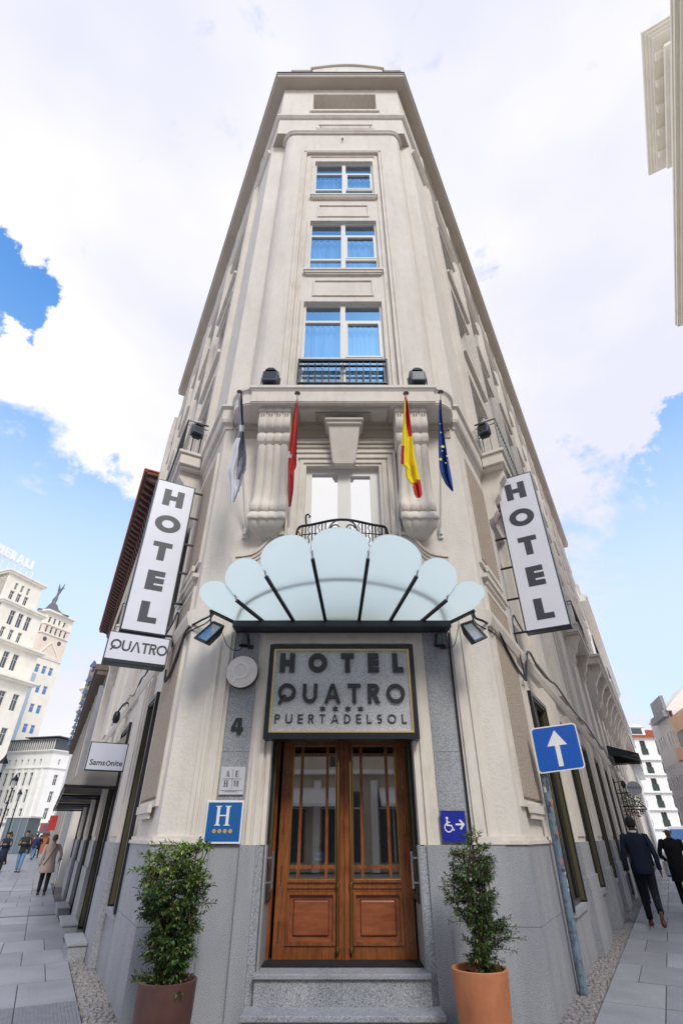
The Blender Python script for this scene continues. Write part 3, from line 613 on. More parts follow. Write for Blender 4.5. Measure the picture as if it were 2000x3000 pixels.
# parapet with a segmental pediment
n = 18; pts = [(-1.13, 24.8), (-1.13, 26.62)]+[(-1.02+i*2.5/n, 26.72+.30*sin(pi*i/n)) for i in range(n+1)]+[(1.59, 26.62), (1.59, 24.8)]
mb = MB(); mb.prism(pts, lambda x, z, d: TF(x, d, z), -.45, .0); mb.box(-1.9, 2.26, -.4, -.05, 24.8, 26.5, TF); mb.build('parapet', M_ST, hotel)
cp = [(-1.2, 26.62), (-1.2, 26.74)]+[(-1.02+i*2.5/n, 26.84+.30*sin(pi*i/n)) for i in range(n+1)]+[(1.66, 26.74), (1.66, 26.62)]+[(-1.02+i*2.5/n, 26.72+.30*sin(pi*i/n)) for i in range(n+1)][::-1]
mb = MB(); mb.prism(cp, lambda x, z, d: TF(x, d, z), -.5, .07); mb.box(-1.96, -1.2, -.45, .02, 26.5, 26.62, TF); mb.box(1.66, 2.32, -.45, .02, 26.5, 26.62, TF); mb.build('parapet_coping', M_MO, hotel)
ip = [(-.85, 25.2), (-.85, 26.3)]+[(-.75+i*1.96/n, 26.38+.22*sin(pi*i/n)) for i in range(n+1)]+[(1.31, 26.3), (1.31, 25.2)]
mb = MB(); mb.prism(ip, lambda x, z, d: TF(x, d, z), 0, .035); mb.build('parapet_panel', M_MO, hotel)

# --- balcony over the first floor, cornice wrapping the corners
XB0, XB1 = -1.55, 1.60
fr_ = [(-1.95, YF), (-1.93, 6.55)]+[(-1.93+.38*sin(pi/2*i/8)*1.0, 6.10+.45*cos(pi/2*i/8)) for i in range(0, 9)][1:]
fr_ = [(-1.95, YF), (-1.93, 6.52)]+[(-1.93+.36*(1-cos(pi/2*i/8)), 6.52-.40*sin(pi/2*i/8)) for i in range(1, 9)]+[(XB0, 6.12), (XB0, 6.08)]
fl_ = fr_; fr_ = [(.05-x, y) for x, y in fl_][::-1]
bp = fl_+fr_
prof = [(-.05, CZ0), (.0, CZ0), (.0, CZ0+.02), (.015, CZ0+.025), (.015, CZ0+.26), (.04, CZ0+.30), (.06, CZ0+.32), (.06, CZ1), (-.05, CZ1)]
mb = MB(); mb.sweep(prof, bp); mb.poly([(x, y, CZ0+.002) for x, y in bp]); mb.poly([(x, y, CZ1-.002) for x, y in bp]); mb.build('balcony_slab', M_MO, hotel)
def TU(u, a, v): return (u, v, CZ0-a)       # underside of the slab
mb = MB(); mb.ring(TU, (-.74, .80, 6.22, 6.55), (-.79, .85, 6.17, 6.60), -.0, .02); mb.build('soffit_moulding', M_SO, hotel)
mb = MB(); mb.ring(TU, (-.42, .48, 6.34, 6.58), (-.46, .52, 6.30, 6.62), .02, .035); mb.build('soffit_moulding', M_SO, hotel)
corn = [(0, CZ0-.12), (.03, CZ0-.10), (.04, CZ0-.02), (.10, CZ0), (.12, CZ0+.06), (.12, CZ1-.08), (.17, CZ1-.05), (.17, CZ1), (0, CZ1+.03)]
mb = MB(); mb.sweep(corn, [TL(LS, 0, 0)[:2], tuple(PL), (-1.96, YF)]); mb.build('cornice', M_MO, hotel)
mb = MB(); mb.sweep(corn, [(2.0, YF), tuple(PR), TR(RS, 0, 0)[:2]]); mb.build('cornice', M_MO, hotel)
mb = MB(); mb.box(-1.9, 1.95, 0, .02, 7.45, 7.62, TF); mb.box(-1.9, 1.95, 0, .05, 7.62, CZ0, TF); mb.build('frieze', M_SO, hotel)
# --- fluted scroll consoles
def console(cx):
    def flute(prf, x0, x1, lobes, amp, ends=.0, nx=45):
        mb = MB(); o = 0; m = len(prf)
        for i in range(nx+1):
            t = i/nx; x = x0+(x1-x0)*t; d = amp*(abs(sin(pi*lobes*t))**.7)
            for a, z, wsc in prf: xx = cx+(x-cx)*wsc; mb.v.append(TF(xx, max(0.0, a+(d if a > .02 else 0)), z))
        for i in range(nx):
            for q in range(m-1): mb.f.append((i*m+q, i*m+q+1, (i+1)*m+q+1, (i+1)*m+q)); mb.mi.append(0)
        mb.f.append(tuple(range(m))); mb.f.append(tuple(nx*m+q for q in range(m))[::-1]); mb.mi += [0, 0]; return mb
    up_ = [(0, 7.75, 1), (.46, 7.75, 1), (.46, 7.66, 1), (.43, 7.64, .97), (.43, 7.5, .97), (.44, 7.38, .97), (.40, 7.30, .97), (.34, 7.27, .97), (.36, 7.2, .98), (.37, 7.14, .98), (.34, 7.07, .98), (.28, 7.04, .98), (0, 7.04, .98)]
    mb = flute(up_, cx-.28, cx+.28, 4, .02); root = mb.build('console', M_MO, hotel, smooth=True)
    lo_ = [(a, 7.03-(7.03-z)*.935, w_) for a, z, w_ in [(0, 7.03, .9), (.26, 7.03, .88), (.31, 7.0, .9), (.30, 6.9, .92), (.25, 6.7, .93), (.20, 6.45, .95), (.165, 6.2, .97), (.17, 6.0, .99), (.20, 5.86, 1.0), (.25, 5.77, 1.02), (.27, 5.7, 1.02), (.25, 5.64, 1.01), (.20, 5.61, .98), (0, 5.6, .98)]]
    flute(lo_, cx-.275, cx+.275, 4, .045).build('console_scroll', M_MO, root, smooth=True)
    ba = [(a, z+.093, w_) for a, z, w_ in [(0, 5.61, .93), (.26, 5.61, .95), (.30, 5.55, 1.0), (.32, 5.49, 1.03), (.31, 5.465, 1.03), (.28, 5.46, 1.0), (.27, 5.42, .98), (.21, 5.33, .85), (.1, 5.27, .6), (0, 5.25, .45)]]
    flute(ba, cx-.285, cx+.285, 4, .02).build('console_base', M_MO, root, smooth=True)
    g = MB()
    for k in range(4):
        for dx in (-.02, .02): g.box(cx-.205+k*.137+dx-.006, cx-.205+k*.137+dx+.006, .445, .462, 7.55, 7.61, TF)
    g.build('notch_shade_bars', M_BRC, root, kind='stuff')  # notches are not cut, dark raised bars paint their shade
console(-1.15); console(1.20)
# --- keystone and window mouldings of the first floor
ks = MB(); P = [TF(x, a, z) for x, a, z in [(-.155, .12, 6.80), (.235, .12, 6.80), (.32, .32, 7.47), (-.23, .32, 7.47), (-.155, 0, 6.80), (.235, 0, 6.80), (.32, 0, 7.47), (-.23, 0, 7.47)]]
ks.add(P, [(0, 1, 2, 3), (4, 7, 6, 5), (0, 4, 5, 1), (1, 5, 6, 2), (2, 6, 7, 3), (3, 7, 4, 0)])
ks.box(-.26, .35, 0, .36, 7.47, 7.53, TF); ks.box(-.29, .38, 0, .40, 7.53, 7.58, TF); ks.box(-.13, .21, 0, .14, 6.765, 6.80, TF); ks.build('keystone', M_MO, hotel, bevel=.02)
mb = MB().steps(TF, (-.60, .64, 4.35, 6.81), [.05, .06, .035, .07, .03, .04], [.015, .04, .02, .06, .04, .08], 0, bottom=False); mb.build('window_surround', M_MO, hotel)
mb = MB(); 
for k, (z, a) in enumerate(((7.12, .03), (7.20, .05), (7.28, .07))): mb.box(-.86, .9, 0, a, z, z+.045, TF)
mb.build('frieze_bands', M_MO, hotel)
mb = MB()
for sgn_, x0 in ((-1, -.69), (1, .74)): mb.box(x0-.035, x0+.035, -.3, -.21, 4.4, 6.8, TF) if 0 else None
# --- curved iron balcony of the first floor window
def bow(t): # t 0..1 plan curve
    x = -.70+1.42*t; e = abs(2*t-1); return (x, 6.24 - .10*(1-e**2)+ (.30*max(0, e-.9)/.1 if e > .9 else 0))
bs = MB(); pl = [(-.72, YF)]+[bow(i/24) for i in range(25)]+[(.74, YF)]
bs.poly([(x, y, 4.42) for x, y in pl]); bs.poly([(x, y, 4.34) for x, y in pl]); bs.sweep([(0, 4.34), (.02, 4.34), (.03, 4.42), (0, 4.42)], pl); bs.build('balcony_slab', M_MO, hotel)
rail = MB(); top = [(x, y, 5.33+.07*max(0, cos((i/24-.5)*pi*1.25))**2) for i, (x, y) in enumerate([bow(i/24) for i in range(25)])]
rail.tube(catm([(-.73, YF, 5.3)]+top+[(.75, YF, 5.3)], 2), .02, 8); rail.tube([(x, y, 5.18) for x, y, z in top], .008, 6); rail.tube([(x, y, 4.5) for x, y, z in top], .01, 6)
rail = rail.build('iron_railing', M_BK, hotel, smooth=True)
for i in range(29):
    t = .02+.96*i/28; x, y = bow(t); zt = 5.31+.07*max(0, cos((t-.5)*pi*1.25))**2
    if .36 < t < .64: zt = 5.0
    mb = MB()
    if i % 3 == 1:
        pts = []
        for k in range(25): z = 4.5+(zt-4.5)*k/24; pts.append((x+.014*sin(k*1.6), y+.014*cos(k*1.6), z))
        mb.tube(pts, .009, 5)
    else: mb.tube([(x, y, 4.5), (x, y, zt)], .011, 5)
    mb.build('baluster', M_BK, rail)
for sg in (-1, 1):
    pts = [(.02+sg*(.10+(.075-.010*k*.55)*cos(k*.6)), bow(.5)[1], 5.25+(.075-.0055*k)*sin(k*.6)) for k in range(14)]
    MB().tube(pts, .011, 5).build('scroll', M_BK, rail)
    MB().tube(bez((.02, bow(.5)[1], 5.40), (.02+sg*.18, bow(.5)[1], 5.40), (.02+sg*.22, 6.11, 5.25), (.02+sg*.24, 6.11, 4.98), 10), .014, 5).build('scroll', M_BK, rail)
MB().tube(catm([(-.52, 6.2, 5.35), (-.53, 6.18, 5.48), (-.50, 6.18, 5.52), (-.47, 6.18, 5.49), (-.48, 6.18, 5.46)], 4), .014, 6).build('scroll', M_BK, rail)
# --- ogee mouldings either side of the canopy
for sg, cx in ((-1, .01), (1, .01)):
    c_ = [(.66, 5.30), (.74, 5.40), (.86, 5.46), (.98, 5.45), (1.10, 5.38), (1.22, 5.22), (1.34, 5.12), (1.48, 5.08), (1.60, 5.07)]
    cc = catm([(x, z, 0) for x, z in c_], 5)
    for off, a, t in ((0, .07, .05), (-.055, .045, .05), (-.11, .025, .05)):
        mb = MB()
        for i in range(len(cc)-1):
            (x0, z0, _), (x1, z1, _) = cc[i], cc[i+1]; P = []
            for x, z in ((x0, z0), (x1, z1)):
                for zz in (z+off, z+off-t):
                    for aa in (0, a): P.append(TF(cx+sg*x, aa, zz))
            mb.add(P, [(0, 1, 5, 4), (2, 6, 7, 3), (1, 3, 7, 5)]+([(0, 2, 3, 1)] if i == 0 else [])+([(4, 5, 7, 6)] if i == len(cc)-2 else []))
        mb.build('ogee_moulding', M_MO, hotel)
    mb = MB(); mb.box(min(cx+sg*1.60, cx+sg*1.66), max(cx+sg*1.60, cx+sg*1.66), 0, .05, 4.1, 5.07, TF); mb.build('panel_edge', M_MO, hotel)

# --- ground floor front: granite, cream architrave, pilaster mouldings
for z0, z1 in ((1.42, 2.36), (2.364, 3.90)):
    for x0, x1 in ((-1.45, -1.12), (1.12, 1.45)): MB().box(x0+.001, x1-.001, 0, .012, z0, z1, TF).build('granite_panel', M_GR, hotel)
INN = (-.85, .87, 1.42, 3.60)
mb = MB().steps(TF, INN, [.05, .035, .05, .03, .06], [.07, .045, .075, .05, .03], 0, bottom=False); mb.build('door_architrave', M_MO, hotel)
for sg in (-1, 1):
    def bx(x0, x1, a, z0, z1): 
        X = sorted((sg*x0, sg*x1)); return (X[0]+.0, X[1]+.0, 0, a, z0, z1)
    mb = MB()
    for x0, x1, a in ((1.455, 1.50, .03), (1.50, 1.60, .06), (1.60, 1.635, .045), (1.635, 1.68, .07), (1.68, 1.75, .03)): mb.box(*bx(x0, x1, a, 1.50, 4.3), TF)
    mb.box(*bx(1.45, 1.78, .08, 1.423, 1.50), TF); mb.build('pilaster_moulding', M_MO, hotel)
    mb = MB(); e_ = 2.03 if sg > 0 else 2.08; mb.box(*bx(1.78, e_+.041, .07, 1.423, 1.46), TF); mb.box(*bx(1.78, e_+.026, .045, 1.46, 1.50), TF); mb.build('base_moulding', M_MO, hotel)
    # granite base in front
    for x0, x1, a in ((.86, .94, .06), (.94, 1.115, .09), (1.118, 1.46, .05), (1.463, 1.80, .07), (1.803, 2.0595 if sg > 0 else 2.11, .05)):
        for q0, q1 in (((0, .715), (.719, 1.42)) if x0 > 1.7 else ((0, 1.42),)): MB().box(*bx(x0, x1, a, q0, q1), TF).build('granite_panel', M_GR, hotel)
    # jamb: granite below, cream above, olive side window
    J = lambda u, a, z: (sg*(.855-a)+(.01 if 1 else 0), YF+u, z)
    MB().box(-.05, .55, 0, .02, 0, 1.42, J).build('jamb_granite', M_GR, hotel)
    sw = MB().ring(J, (.18, .48, .98, 2.46), (.13, .53, .92, 2.52), .0, .045); sw = sw.build('side_window', M_OLV, hotel)
    MB().poly([J(.18, .025, .98), J(.48, .025, .98), J(.48, .025, 2.46), J(.18, .025, 2.46)]).build('pane', M_GSH, sw)
    MB().ring(J, (.13, .53, .92, 2.52), (.10, .56, .89, 2.52), .0, .03).build('window_rim', M_BK, sw)
    hd = MB(); hd.tube([J(.02, .09, 1.03), J(.02, .09, 1.36)], .016, 8); hd.tube([J(.02, .02, 1.08), J(.02, .09, 1.08)], .01, 6); hd.tube([J(.02, .02, 1.3), J(.02, .09, 1.3)], .01, 6); hd.build('grab_handle', M_CH, hotel, smooth=True)
MB().box(-.85, .87, -.5, -.02, 3.0, 3.62, TF).build('lintel', M_ROOM, hotel)
# --- steps and threshold
st = thing('entrance_steps', (.01, 6.4, 0), 'grey granite steps with worn nosings leading up to the wooden hotel doors', 'steps')
for x0, x1 in ((-.85, .0), (.003, .87)): MB().box(x0, x1, 6.53, 6.56, .135, .335).build('riser_stone', M_GR, st)
MB().box(-.86, .88, 6.50, 6.80, .335, .373).build('tread_stone', M_GR2, st, bevel=.006)
MB().box(-.86, .88, 6.803, 7.30, .335, .372).build('landing_stone', M_GR2, st)
MB().box(-.92, .95, 6.24, 6.57, .095, .137).build('tread_stone', M_GR2, st, bevel=.006)
MB().box(-.90, .93, 6.28, 6.31, -.02, .095).build('riser_stone', M_GR, st)
MB().box(-.845, .865, 6.80, 7.12, .374, .386).build('doormat', M_MT, label='black rubber doormat lying before the wooden hotel doors', cat='doormat', bevel=.003)
# --- wooden double doors (plane y = 7.15)
def TD(u, a, z): return (u, 7.15-a, z)
DC = .035
df = MB(); df.ring(TD, (-.79, .86, .376, 3.02), (-.85, .87, .374, 3.1), -.1, .05, bottom=False); df.build('door_frame', M_WD, hotel)
def leaf(sg):
    X = lambda x: DC+sg*x      # x measured from the meeting line
    def B(mb, x0, x1, a0, a1, z0, z1): a, b = sorted((X(x0), X(x1))); mb.box(a, b, a0, a1, z0, z1, TD); return mb
    d = B(MB(), .0, .06, -.02, .055, .38, 3.0) if sg > 0 else B(MB(), .004, .06, -.02, .04, .38, 3.0)
    B(d, .06, .10, -.02, .03, .38, 3.0); B(d, .655, .79, -.02, .03, .38, 3.0); B(d, .10, .655, -.02, .03, .38, .50); B(d, .10, .655, -.02, .03, .97, 1.085)
    B(d, .10, .655, -.02, .03, 2.50, 3.0)
    d = d.build('door', M_WD, hotel, bevel=.004)
    z0, z1, g0, g1 = 1.085, 2.50, .10, .655
    def bead(mb, x0, x1, a1, za, zb): return B(mb, x0, x1, -.02, a1, za, zb)
    for zz in (1.20, 2.39): bead(MB(), g0, g1, .018, zz-.018, zz+.018).build('glazing_bar', M_WD, d)
    for xx in (.215, .54): bead(MB(), xx-.018, xx+.018, .02, z0, z1).build('glazing_bar', M_WD, d)
    xs = [g0, .197, .233, .522, .558, g1]; zs = [z0, 1.182, 1.218, 2.372, 2.408, z1]
    for i in (0, 2, 4):
        for j in (0, 2, 4):
            a, b = sorted((X(xs[i]), X(xs[i+1]))); MB().poly([TD(a, -.004, zs[j]), TD(b, -.004, zs[j]), TD(b, -.004, zs[j+1]), TD(a, -.004, zs[j+1])]).build('pane', M_GDOOR, d)
    a, b = sorted((X(.10), X(.655)))
    MB().ring(TD, (a+.012, b-.012, 1.097, 2.488), (a, b, 1.085, 2.5), -.01, .022).build('gilt_bead', M_BR, d)
    MB().ring(TD, (a+.03, b-.03, .53, .94), (a, b, .50, .97), -.01, .045).build('panel_moulding', M_WD, d, bevel=.004)
    MB().ring(TD, (a+.075, b-.075, .575, .895), (a+.03, b-.03, .53, .94), -.01, .012).build('panel_border', M_WD2, d)
    MB().box(a+.08, b-.08, -.01, .03, .58, .89, TD).build('door_panel', M_WD2, d, bevel=.012)
    MB().box(a+.0, b-.0, .03, .045, 1.0, 1.02, TD).box(a, b, .03, .05, 1.055, 1.075, TD).build('rail_moulding', M_WD, d)
    hb = MB(); x = X(.075); hb.tube([TD(x, .075, .44), TD(x, .075, 1.62+.7)], .0115, 8)
    hb.build('long_brass_handle', M_BR, d, smooth=True)
    for z in (.47, 1.03, 2.28): MB().lathe([(.012, -.028), (.022, -.02), (.024, 0), (.022, .02), (.012, .028)], TD(x, .07, z), 10).build('handle_boss', M_BR, d, smooth=True)
    for z in (.62, 1.12, 1.62, 2.1, 2.6): MB().tube([TD(X(.735), .035, z-.075), TD(X(.735), .035, z+.075)], [.006, .006], 6).lathe([(.0, -.1), (.009, -.09), (.009, -.08), (.005, -.075)], TD(X(.735), .035, z), 8).lathe([(.005, .075), (.009, .08), (.009, .09), (0, .1)], TD(X(.735), .035, z), 8).build('hinge', M_BR, d)
leaf(-1); leaf(1)
# card plate and sticker behind the left glass, door closer
MB().box(-.335, -.215, -.02, -.008, 1.255, 1.345, TD).build('card_sign', MC['sign_blue'], hotel)
tb = text_mb('Pull', .032, TD, -.27, 1.312, -.0075, -.0055); o_ = tb.build('card_lettering', M_WP, hotel)
tb = text_mb('Empujar', .028, TD, -.27, 1.268, -.0075, -.0055); o_ = tb.build('card_lettering', M_WP, hotel)
MB().box(-.62, -.48, .03, .07, 2.53, 2.57, TD).build('door_closer', M_CH, hotel)
# lobby behind the doors
lb = MB(); lb.wall(lambda u, a, z: (u, 11-a, z), -1.9, 1.9, 0, 3.2, []); lb.poly([(-1.9, 7.35, .37), (1.9, 7.35, .37), (1.9, 11, .37), (-1.9, 11, .37)]); lb.poly([(-1.9, 7.3, 3.2), (1.9, 7.3, 3.2), (1.9, 11, 3.2), (-1.9, 11, 3.2)]); lb.poly([(-1.9, 7.3, .3), (-1.9, 11, .3), (-1.9, 11, 3.2), (-1.9, 7.3, 3.2)]); lb.poly([(1.9, 7.3, .3), (1.9, 11, .3), (1.9, 11, 3.2), (1.9, 7.3, 3.2)])
lb.box(-1.2, 1.2, 9.6, 10.1, .37, 1.35); lb.build('lobby', M_ROOM, hotel)
# ================================================================== FIXTURES ON THE HOTEL
# --- shell-shaped glass canopy: plane rising outwards, z = 3.95 + .22 (6.5 - y)
SLP = .22
def CZ(y): return 3.95+SLP*(6.5-y)
def PC(px_x, y): return (px_x, y)
can = thing('glass_canopy', (0, 6.5, 3.9), 'shell shaped canopy of seven frosted aqua glass petals on black ribs over the entrance', 'canopy')
MB().box(-1.47, 1.48, 6.40, 6.55, 3.855, 3.95).build('steel_beam', M_DG, can, bevel=.008)
MB().box(-1.46, 1.47, 6.38, 6.40, 3.845, 3.865).box(-1.46, 1.47, 6.55, 6.65, 3.86, 3.93).build('beam_flange', M_BK, can)
base = [-1.47, -1.06, -.645, -.215, .235, .655, 1.08, 1.49]
notch = [(-1.74, 6.18), (-1.37, 5.93), (-.935, 5.42), (-.345, 5.08), (.315, 5.08), (.93, 5.42), (1.37, 5.93), (1.76, 6.18)]
tips = [.36, .42, .43, .40, .43, .42, .36]
dirs = []
for i in range(7):
    A = Vector(notch[i]); B = Vector(notch[i+1]); a0 = Vector((base[i], 6.46)); b0 = Vector((base[i+1], 6.46))
    out = ((A-a0).normalized()+(B-b0).normalized()).normalized()
    M = (A+B)/2; tg = (B-A)/2; h = tips[i]; pts = [tuple(a0+Vector((.0, 0))), tuple(A+(a0-A)*.45)]
    n = 28; nrm = out
    for k in range(n+1):
        ph = pi-pi*k/n
        bul = 1+.17*sin(ph)**1.0*(1 if 0 < k < n else 0)
        p = M+tg*cos(ph)*bul+nrm*h*(sin(ph)**.9 if sin(ph) > 0 else 0)
        if i in (0, 6):      # the outermost petals droop sideways
            p = M+tg*cos(ph)*(1+.2*sin(ph))+Vector((-.30 if i == 0 else .30, -1)).normalized()*.44*(max(0, sin(ph))**.6)
        pts.append(tuple(p))
    pts += [tuple(B+(b0-B)*.45), tuple(b0)]
    zo = .012*(i % 2)
    mb = MB(); mb.prism(pts, lambda x, y, d: (x, y, CZ(y)+d+zo), .0, .010); mb.build('glass_petal', M_FR, can)
for i in range(1, 7):
    a, b = Vector((base[i], 6.44)), Vector(notch[i]); e = b+(a-b)*.05
    MB().bar((a.x, a.y, CZ(a.y)-.022), (e.x, e.y, CZ(e.y)-.022), .042, .036).build('steel_rib', M_BK, can, bevel=.004)
    MB().tube([(e.x, e.y, CZ(e.y)-.02), (b.x, b.y-.03, CZ(b.y)+.03)], .012, 8).build('glass_clamp', M_CH, can)
for i in (0, 7):
    a, b = Vector((base[i], 6.44)), Vector(notch[i]); MB().bar((a.x, a.y, CZ(a.y)-.02), (b.x, b.y, CZ(b.y)-.02), .03, .03).build('steel_rib', M_BK, can)
arc_ = [(-1.42+2.86*i/28, 6.42-.86*(1-(2*i/28-1)**2)**.6) for i in range(29)]
MB().tube([(x, y, CZ(y)+.05) for x, y in arc_], .018, 8).build('curved_tie', M_DG, can, smooth=True)
# --- hotel name board above the doors
sb_ = thing('hotel_name_board', (0, 6.45, 3.04), 'speckled grey granite board in a black and gilt frame reading HOTEL QUATRO above the doors', 'sign')
TS = lambda u, a, z: (u, 6.48-a, z)
MB().box(-.91, .91, -.16, .0, 2.50, 3.60, TS).build('granite_board', M_SG, sb_)
MB().ring(TS, (-.885, .885, 2.545, 3.575), (-.94, .94, 2.475, 3.625), -.17, .055).build('black_frame', M_BK, sb_, bevel=.012)
MB().ring(TS, (-.862, .862, 2.57, 3.552), (-.885, .885, 2.545, 3.575), 0, .03).build('gilt_frame', M_GD, sb_)
def row(txt, x0, x1, z, h, t, m, widths=None, tt=.022):
    """letters spread from x0 to x1"""
    ws = [glyph(c, t)[1]*h for c in txt]; gap = (x1-x0-sum(ws))/(len(txt)-1); x = x0
    for c, w_ in zip(txt, ws): letter(c, TS, x, z, h, t, None, .001, tt, m, sb_); x += w_+gap
row('HOTEL', -.80, .80, 3.27, .245, .27, M_LT, tt=.03)
row('QUATRO', -.80, .80, 2.89, .235, .19, M_LT, tt=.03)
row('PUERTADELSOL', -.82, .80, 2.655, .105, .14, M_LT, tt=.012)
for k in range(4):
    cx, cz = -.235+.157*k, 2.825; p = [(cx+(.043 if j % 2 == 0 else .019)*sin(j*pi/6), cz+(.043 if j % 2 == 0 else .019)*cos(j*pi/6)) for j in range(12)]
    mb = MB(); mb.prism(p, lambda u, v, d: TS(u, d, v), .001, .014); mb.build('star', M_LT, sb_)
# --- round Q sign
TFa = lambda u, a, z: TF(u, a+.012, z)
q = thing('round_sign', (-1.31, 6.6, 3.29), 'round beige disc sign with a white Q on the granite left of the name board', 'sign')
M_QF = mat('brushed_beige_metal', (.74, .68, .65), .4, .05, var=.12, vs=3)
M_QR = mat('bronze_rim', (.12, .085, .07), .35, .6)
def disc(r, a0, a1, m, nm, cx=-1.30, cz=3.30, par=None):
    mb = MB(); mb.prism([(cx+r*cos(2*pi*k/40), cz+r*sin(2*pi*k/40)) for k in range(40)], lambda u, v, d: TFa(u, d, v), a0, a1); return mb.build(nm, m, par, smooth=True)
disc(.205, .0, .10, M_QR, 'rim', par=q); disc(.203, .10, .103, M_QF, 'face', par=q)
mb = MB()
for i, p in enumerate(arc(-1.315, 3.315, .108, .108, 0, 360, .026, 36)): mb.prism(p, lambda u, v, d: TFa(u, d, v), .104, .110)
mb.prism(seg((-1.40, 3.165), (-1.345, 3.275), .022), lambda u, v, d: TFa(u, d, v), .1042, .1105); mb.build('letter', M_WP, q)
# --- house number
hn = MB()
for i, p in enumerate(glyph('4', .26)[0]): hn.prism([(-1.375+x*.185, 2.555+y*.19) for x, y in p], lambda u, v, d: TF(u, d, v), .014, .034+.0003*i)
hn.build('house_number', M_LT, label='black metal house number 4 on the granite strip below the round sign', cat='number', smooth=False)
# --- plaques
pq = thing('association_plaque', (-1.29, 6.6, 2.04), 'small square white plaque with black letters AE HM on the granite strip', 'plaque')
MB().box(-1.435, -1.145, .013, .035, 1.905, 2.195, TF).build('plate', mat('plaque_silver', (.56, .56, .60), .35), pq, bevel=.003)
mb = MB(); mb.box(-1.40, -1.18, .036, .038, 2.066, 2.069, TF); mb.box(-1.2915, -1.2885, .0365, .0385, 1.96, 2.175, TF); mb.build('print_lines', M_LT, pq, kind='stuff')
def serif(c, x, z, h, T, a0, a1, m, par, k=1.0):
    w_ = .62*h*k; t = .2*h; s_ = .045*h; ps = []
    def P(*pp): ps.append([(x+u, z+v) for u, v in pp])
    if c == 'H':
        for o in (0, w_-t*.85): P((o, 0), (o+t*.85, 0), (o+t*.85, h), (o, h)); P((o-s_*2, 0), (o+t*.85+s_*2, 0), (o+t*.85+s_*2, s_), (o-s_*2, s_)); P((o-s_*2, h-s_), (o+t*.85+s_*2, h-s_), (o+t*.85+s_*2, h), (o-s_*2, h))
        P((t*.85, h*.48), (w_-t*.85, h*.48), (w_-t*.85, h*.48+s_*1.3), (t*.85, h*.48+s_*1.3))
    if c == 'A': P((0, 0), (s_, 0), (w_*.55, h), (w_*.45, h)); P((w_-t, 0), (w_, 0), (w_*.58, h), (w_*.42, h)); P((w_*.2, h*.3), (w_*.72, h*.3), (w_*.72, h*.3+s_), (w_*.2, h*.3+s_)); P((-s_, 0), (s_*2, 0), (s_*2, s_), (-s_, s_))
    if c == 'E': P((0, 0), (t, 0), (t, h), (0, h)); [P((t, y), (w_*.85, y), (w_*.85, y+s_*1.2), (t, y+s_*1.2)) for y in (0, h*.48, h-s_*1.2)]; P((w_*.8, 0), (w_*.86, 0), (w_*.86, h*.25), (w_*.8, h*.18)); P((w_*.78, h*.78), (w_*.84, h*.75), (w_*.84, h), (w_*.78, h))
    if c == 'M': P((0, 0), (s_, 0), (s_, h), (0, h)); P((w_-t*.2, 0), (w_+t*.7, 0), (w_+t*.7, h), (w_-t*.2, h)); P((s_, h), (t*1.1, h), (w_*.55, .05*h), (w_*.45, .05*h)); P((w_*.5, .05*h), (w_*.55, .05*h), (w_, h), (w_-s_, h))
    for i, p in enumerate(ps):
        mb = MB() if i == 0 else mb; mb.prism(p, lambda u, v, d: T(u, d, v), a0, a1+.0002*(i % 6))
    return mb.build('letter', m, par)
for c, x, z in (('A', -1.37, 2.088), ('E', -1.255, 2.088), ('H', -1.38, 1.985), ('M', -1.265, 1.985)): serif(c, x, z, .066, TF, .036, .0375, M_LT, pq)
mb = MB()
for j, (z, x0, x1) in enumerate(((1.945, -1.41, -1.17), (1.932, -1.36, -1.22))):
    x = x0
    while x < x1: d = .008+.006*random.random(); mb.box(x, x+d, .0362, .0375, z, z+.006, TF); x += d+.005
mb.build('fine_print', M_LT, pq, kind='stuff')
hp = thing('hotel_plaque', (-1.33, 6.58, 1.62), 'blue enamel hotel plaque with a white serif H and four golden dots', 'plaque')
MB().box(-1.535, -1.115, .075, .09, 1.43, 1.845, TF).build('plate', M_WP, hp, bevel=.003)
MB().box(-1.517, -1.133, .0905, .092, 1.45, 1.825, TF).build('blue_field', M_BLUE, hp)
serif('H', -1.41, 1.60, .19, TF, .0925, .094, M_WP, hp, 1.18)
for k in range(4):
    cx = -1.42+.060*k; mb = MB(); mb.prism([(cx+.021*cos(2*pi*j/16), 1.548+.021*sin(2*pi*j/16)) for j in range(16)], lambda u, v, d: TF(u, d, v), .0925, .094); mb.build('dot', M_GOLDP, hp)
ap = thing('access_plaque', (1.26, 6.6, 1.6), 'ultramarine plaque with a white wheelchair symbol and an arrow pointing right', 'plaque')
TA = lambda u, a, z: TF(u, a+.055, z)
MB().box(1.125, 1.405, 0, .006, 1.455, 1.745, TA).build('plate', M_ULTRA, ap)
mb = MB()
def pp(p, k=0): mb.prism(p, lambda u, v, d: TA(u, d, v), .0065, .008+.0002*k)
pp([(1.193+.014*cos(2*pi*j/12), 1.672+.014*sin(2*pi*j/12)) for j in range(12)])
pp(seg((1.193, 1.655), (1.190, 1.598), .016), 1); pp(seg((1.19, 1.605), (1.237, 1.600), .013), 2); pp(seg((1.235, 1.607), (1.258, 1.555), .013), 3); pp(seg((1.192, 1.632), (1.225, 1.632), .01), 4); pp(seg((1.25, 1.556), (1.268, 1.562), .01), 5)
for i, p in enumerate(arc(1.202, 1.582, .047, .047, 110, 340, .011, 16)): pp(p, 6)
mb.build('wheelchair_symbol', M_WP, ap)
mb = MB(); pp(seg((1.285, 1.612), (1.365, 1.612), .017)); pp(seg((1.335, 1.655), (1.38, 1.608), .019), 1); pp(seg((1.335, 1.567), (1.38, 1.616), .019), 2); mb.build('arrow', M_WP, ap)
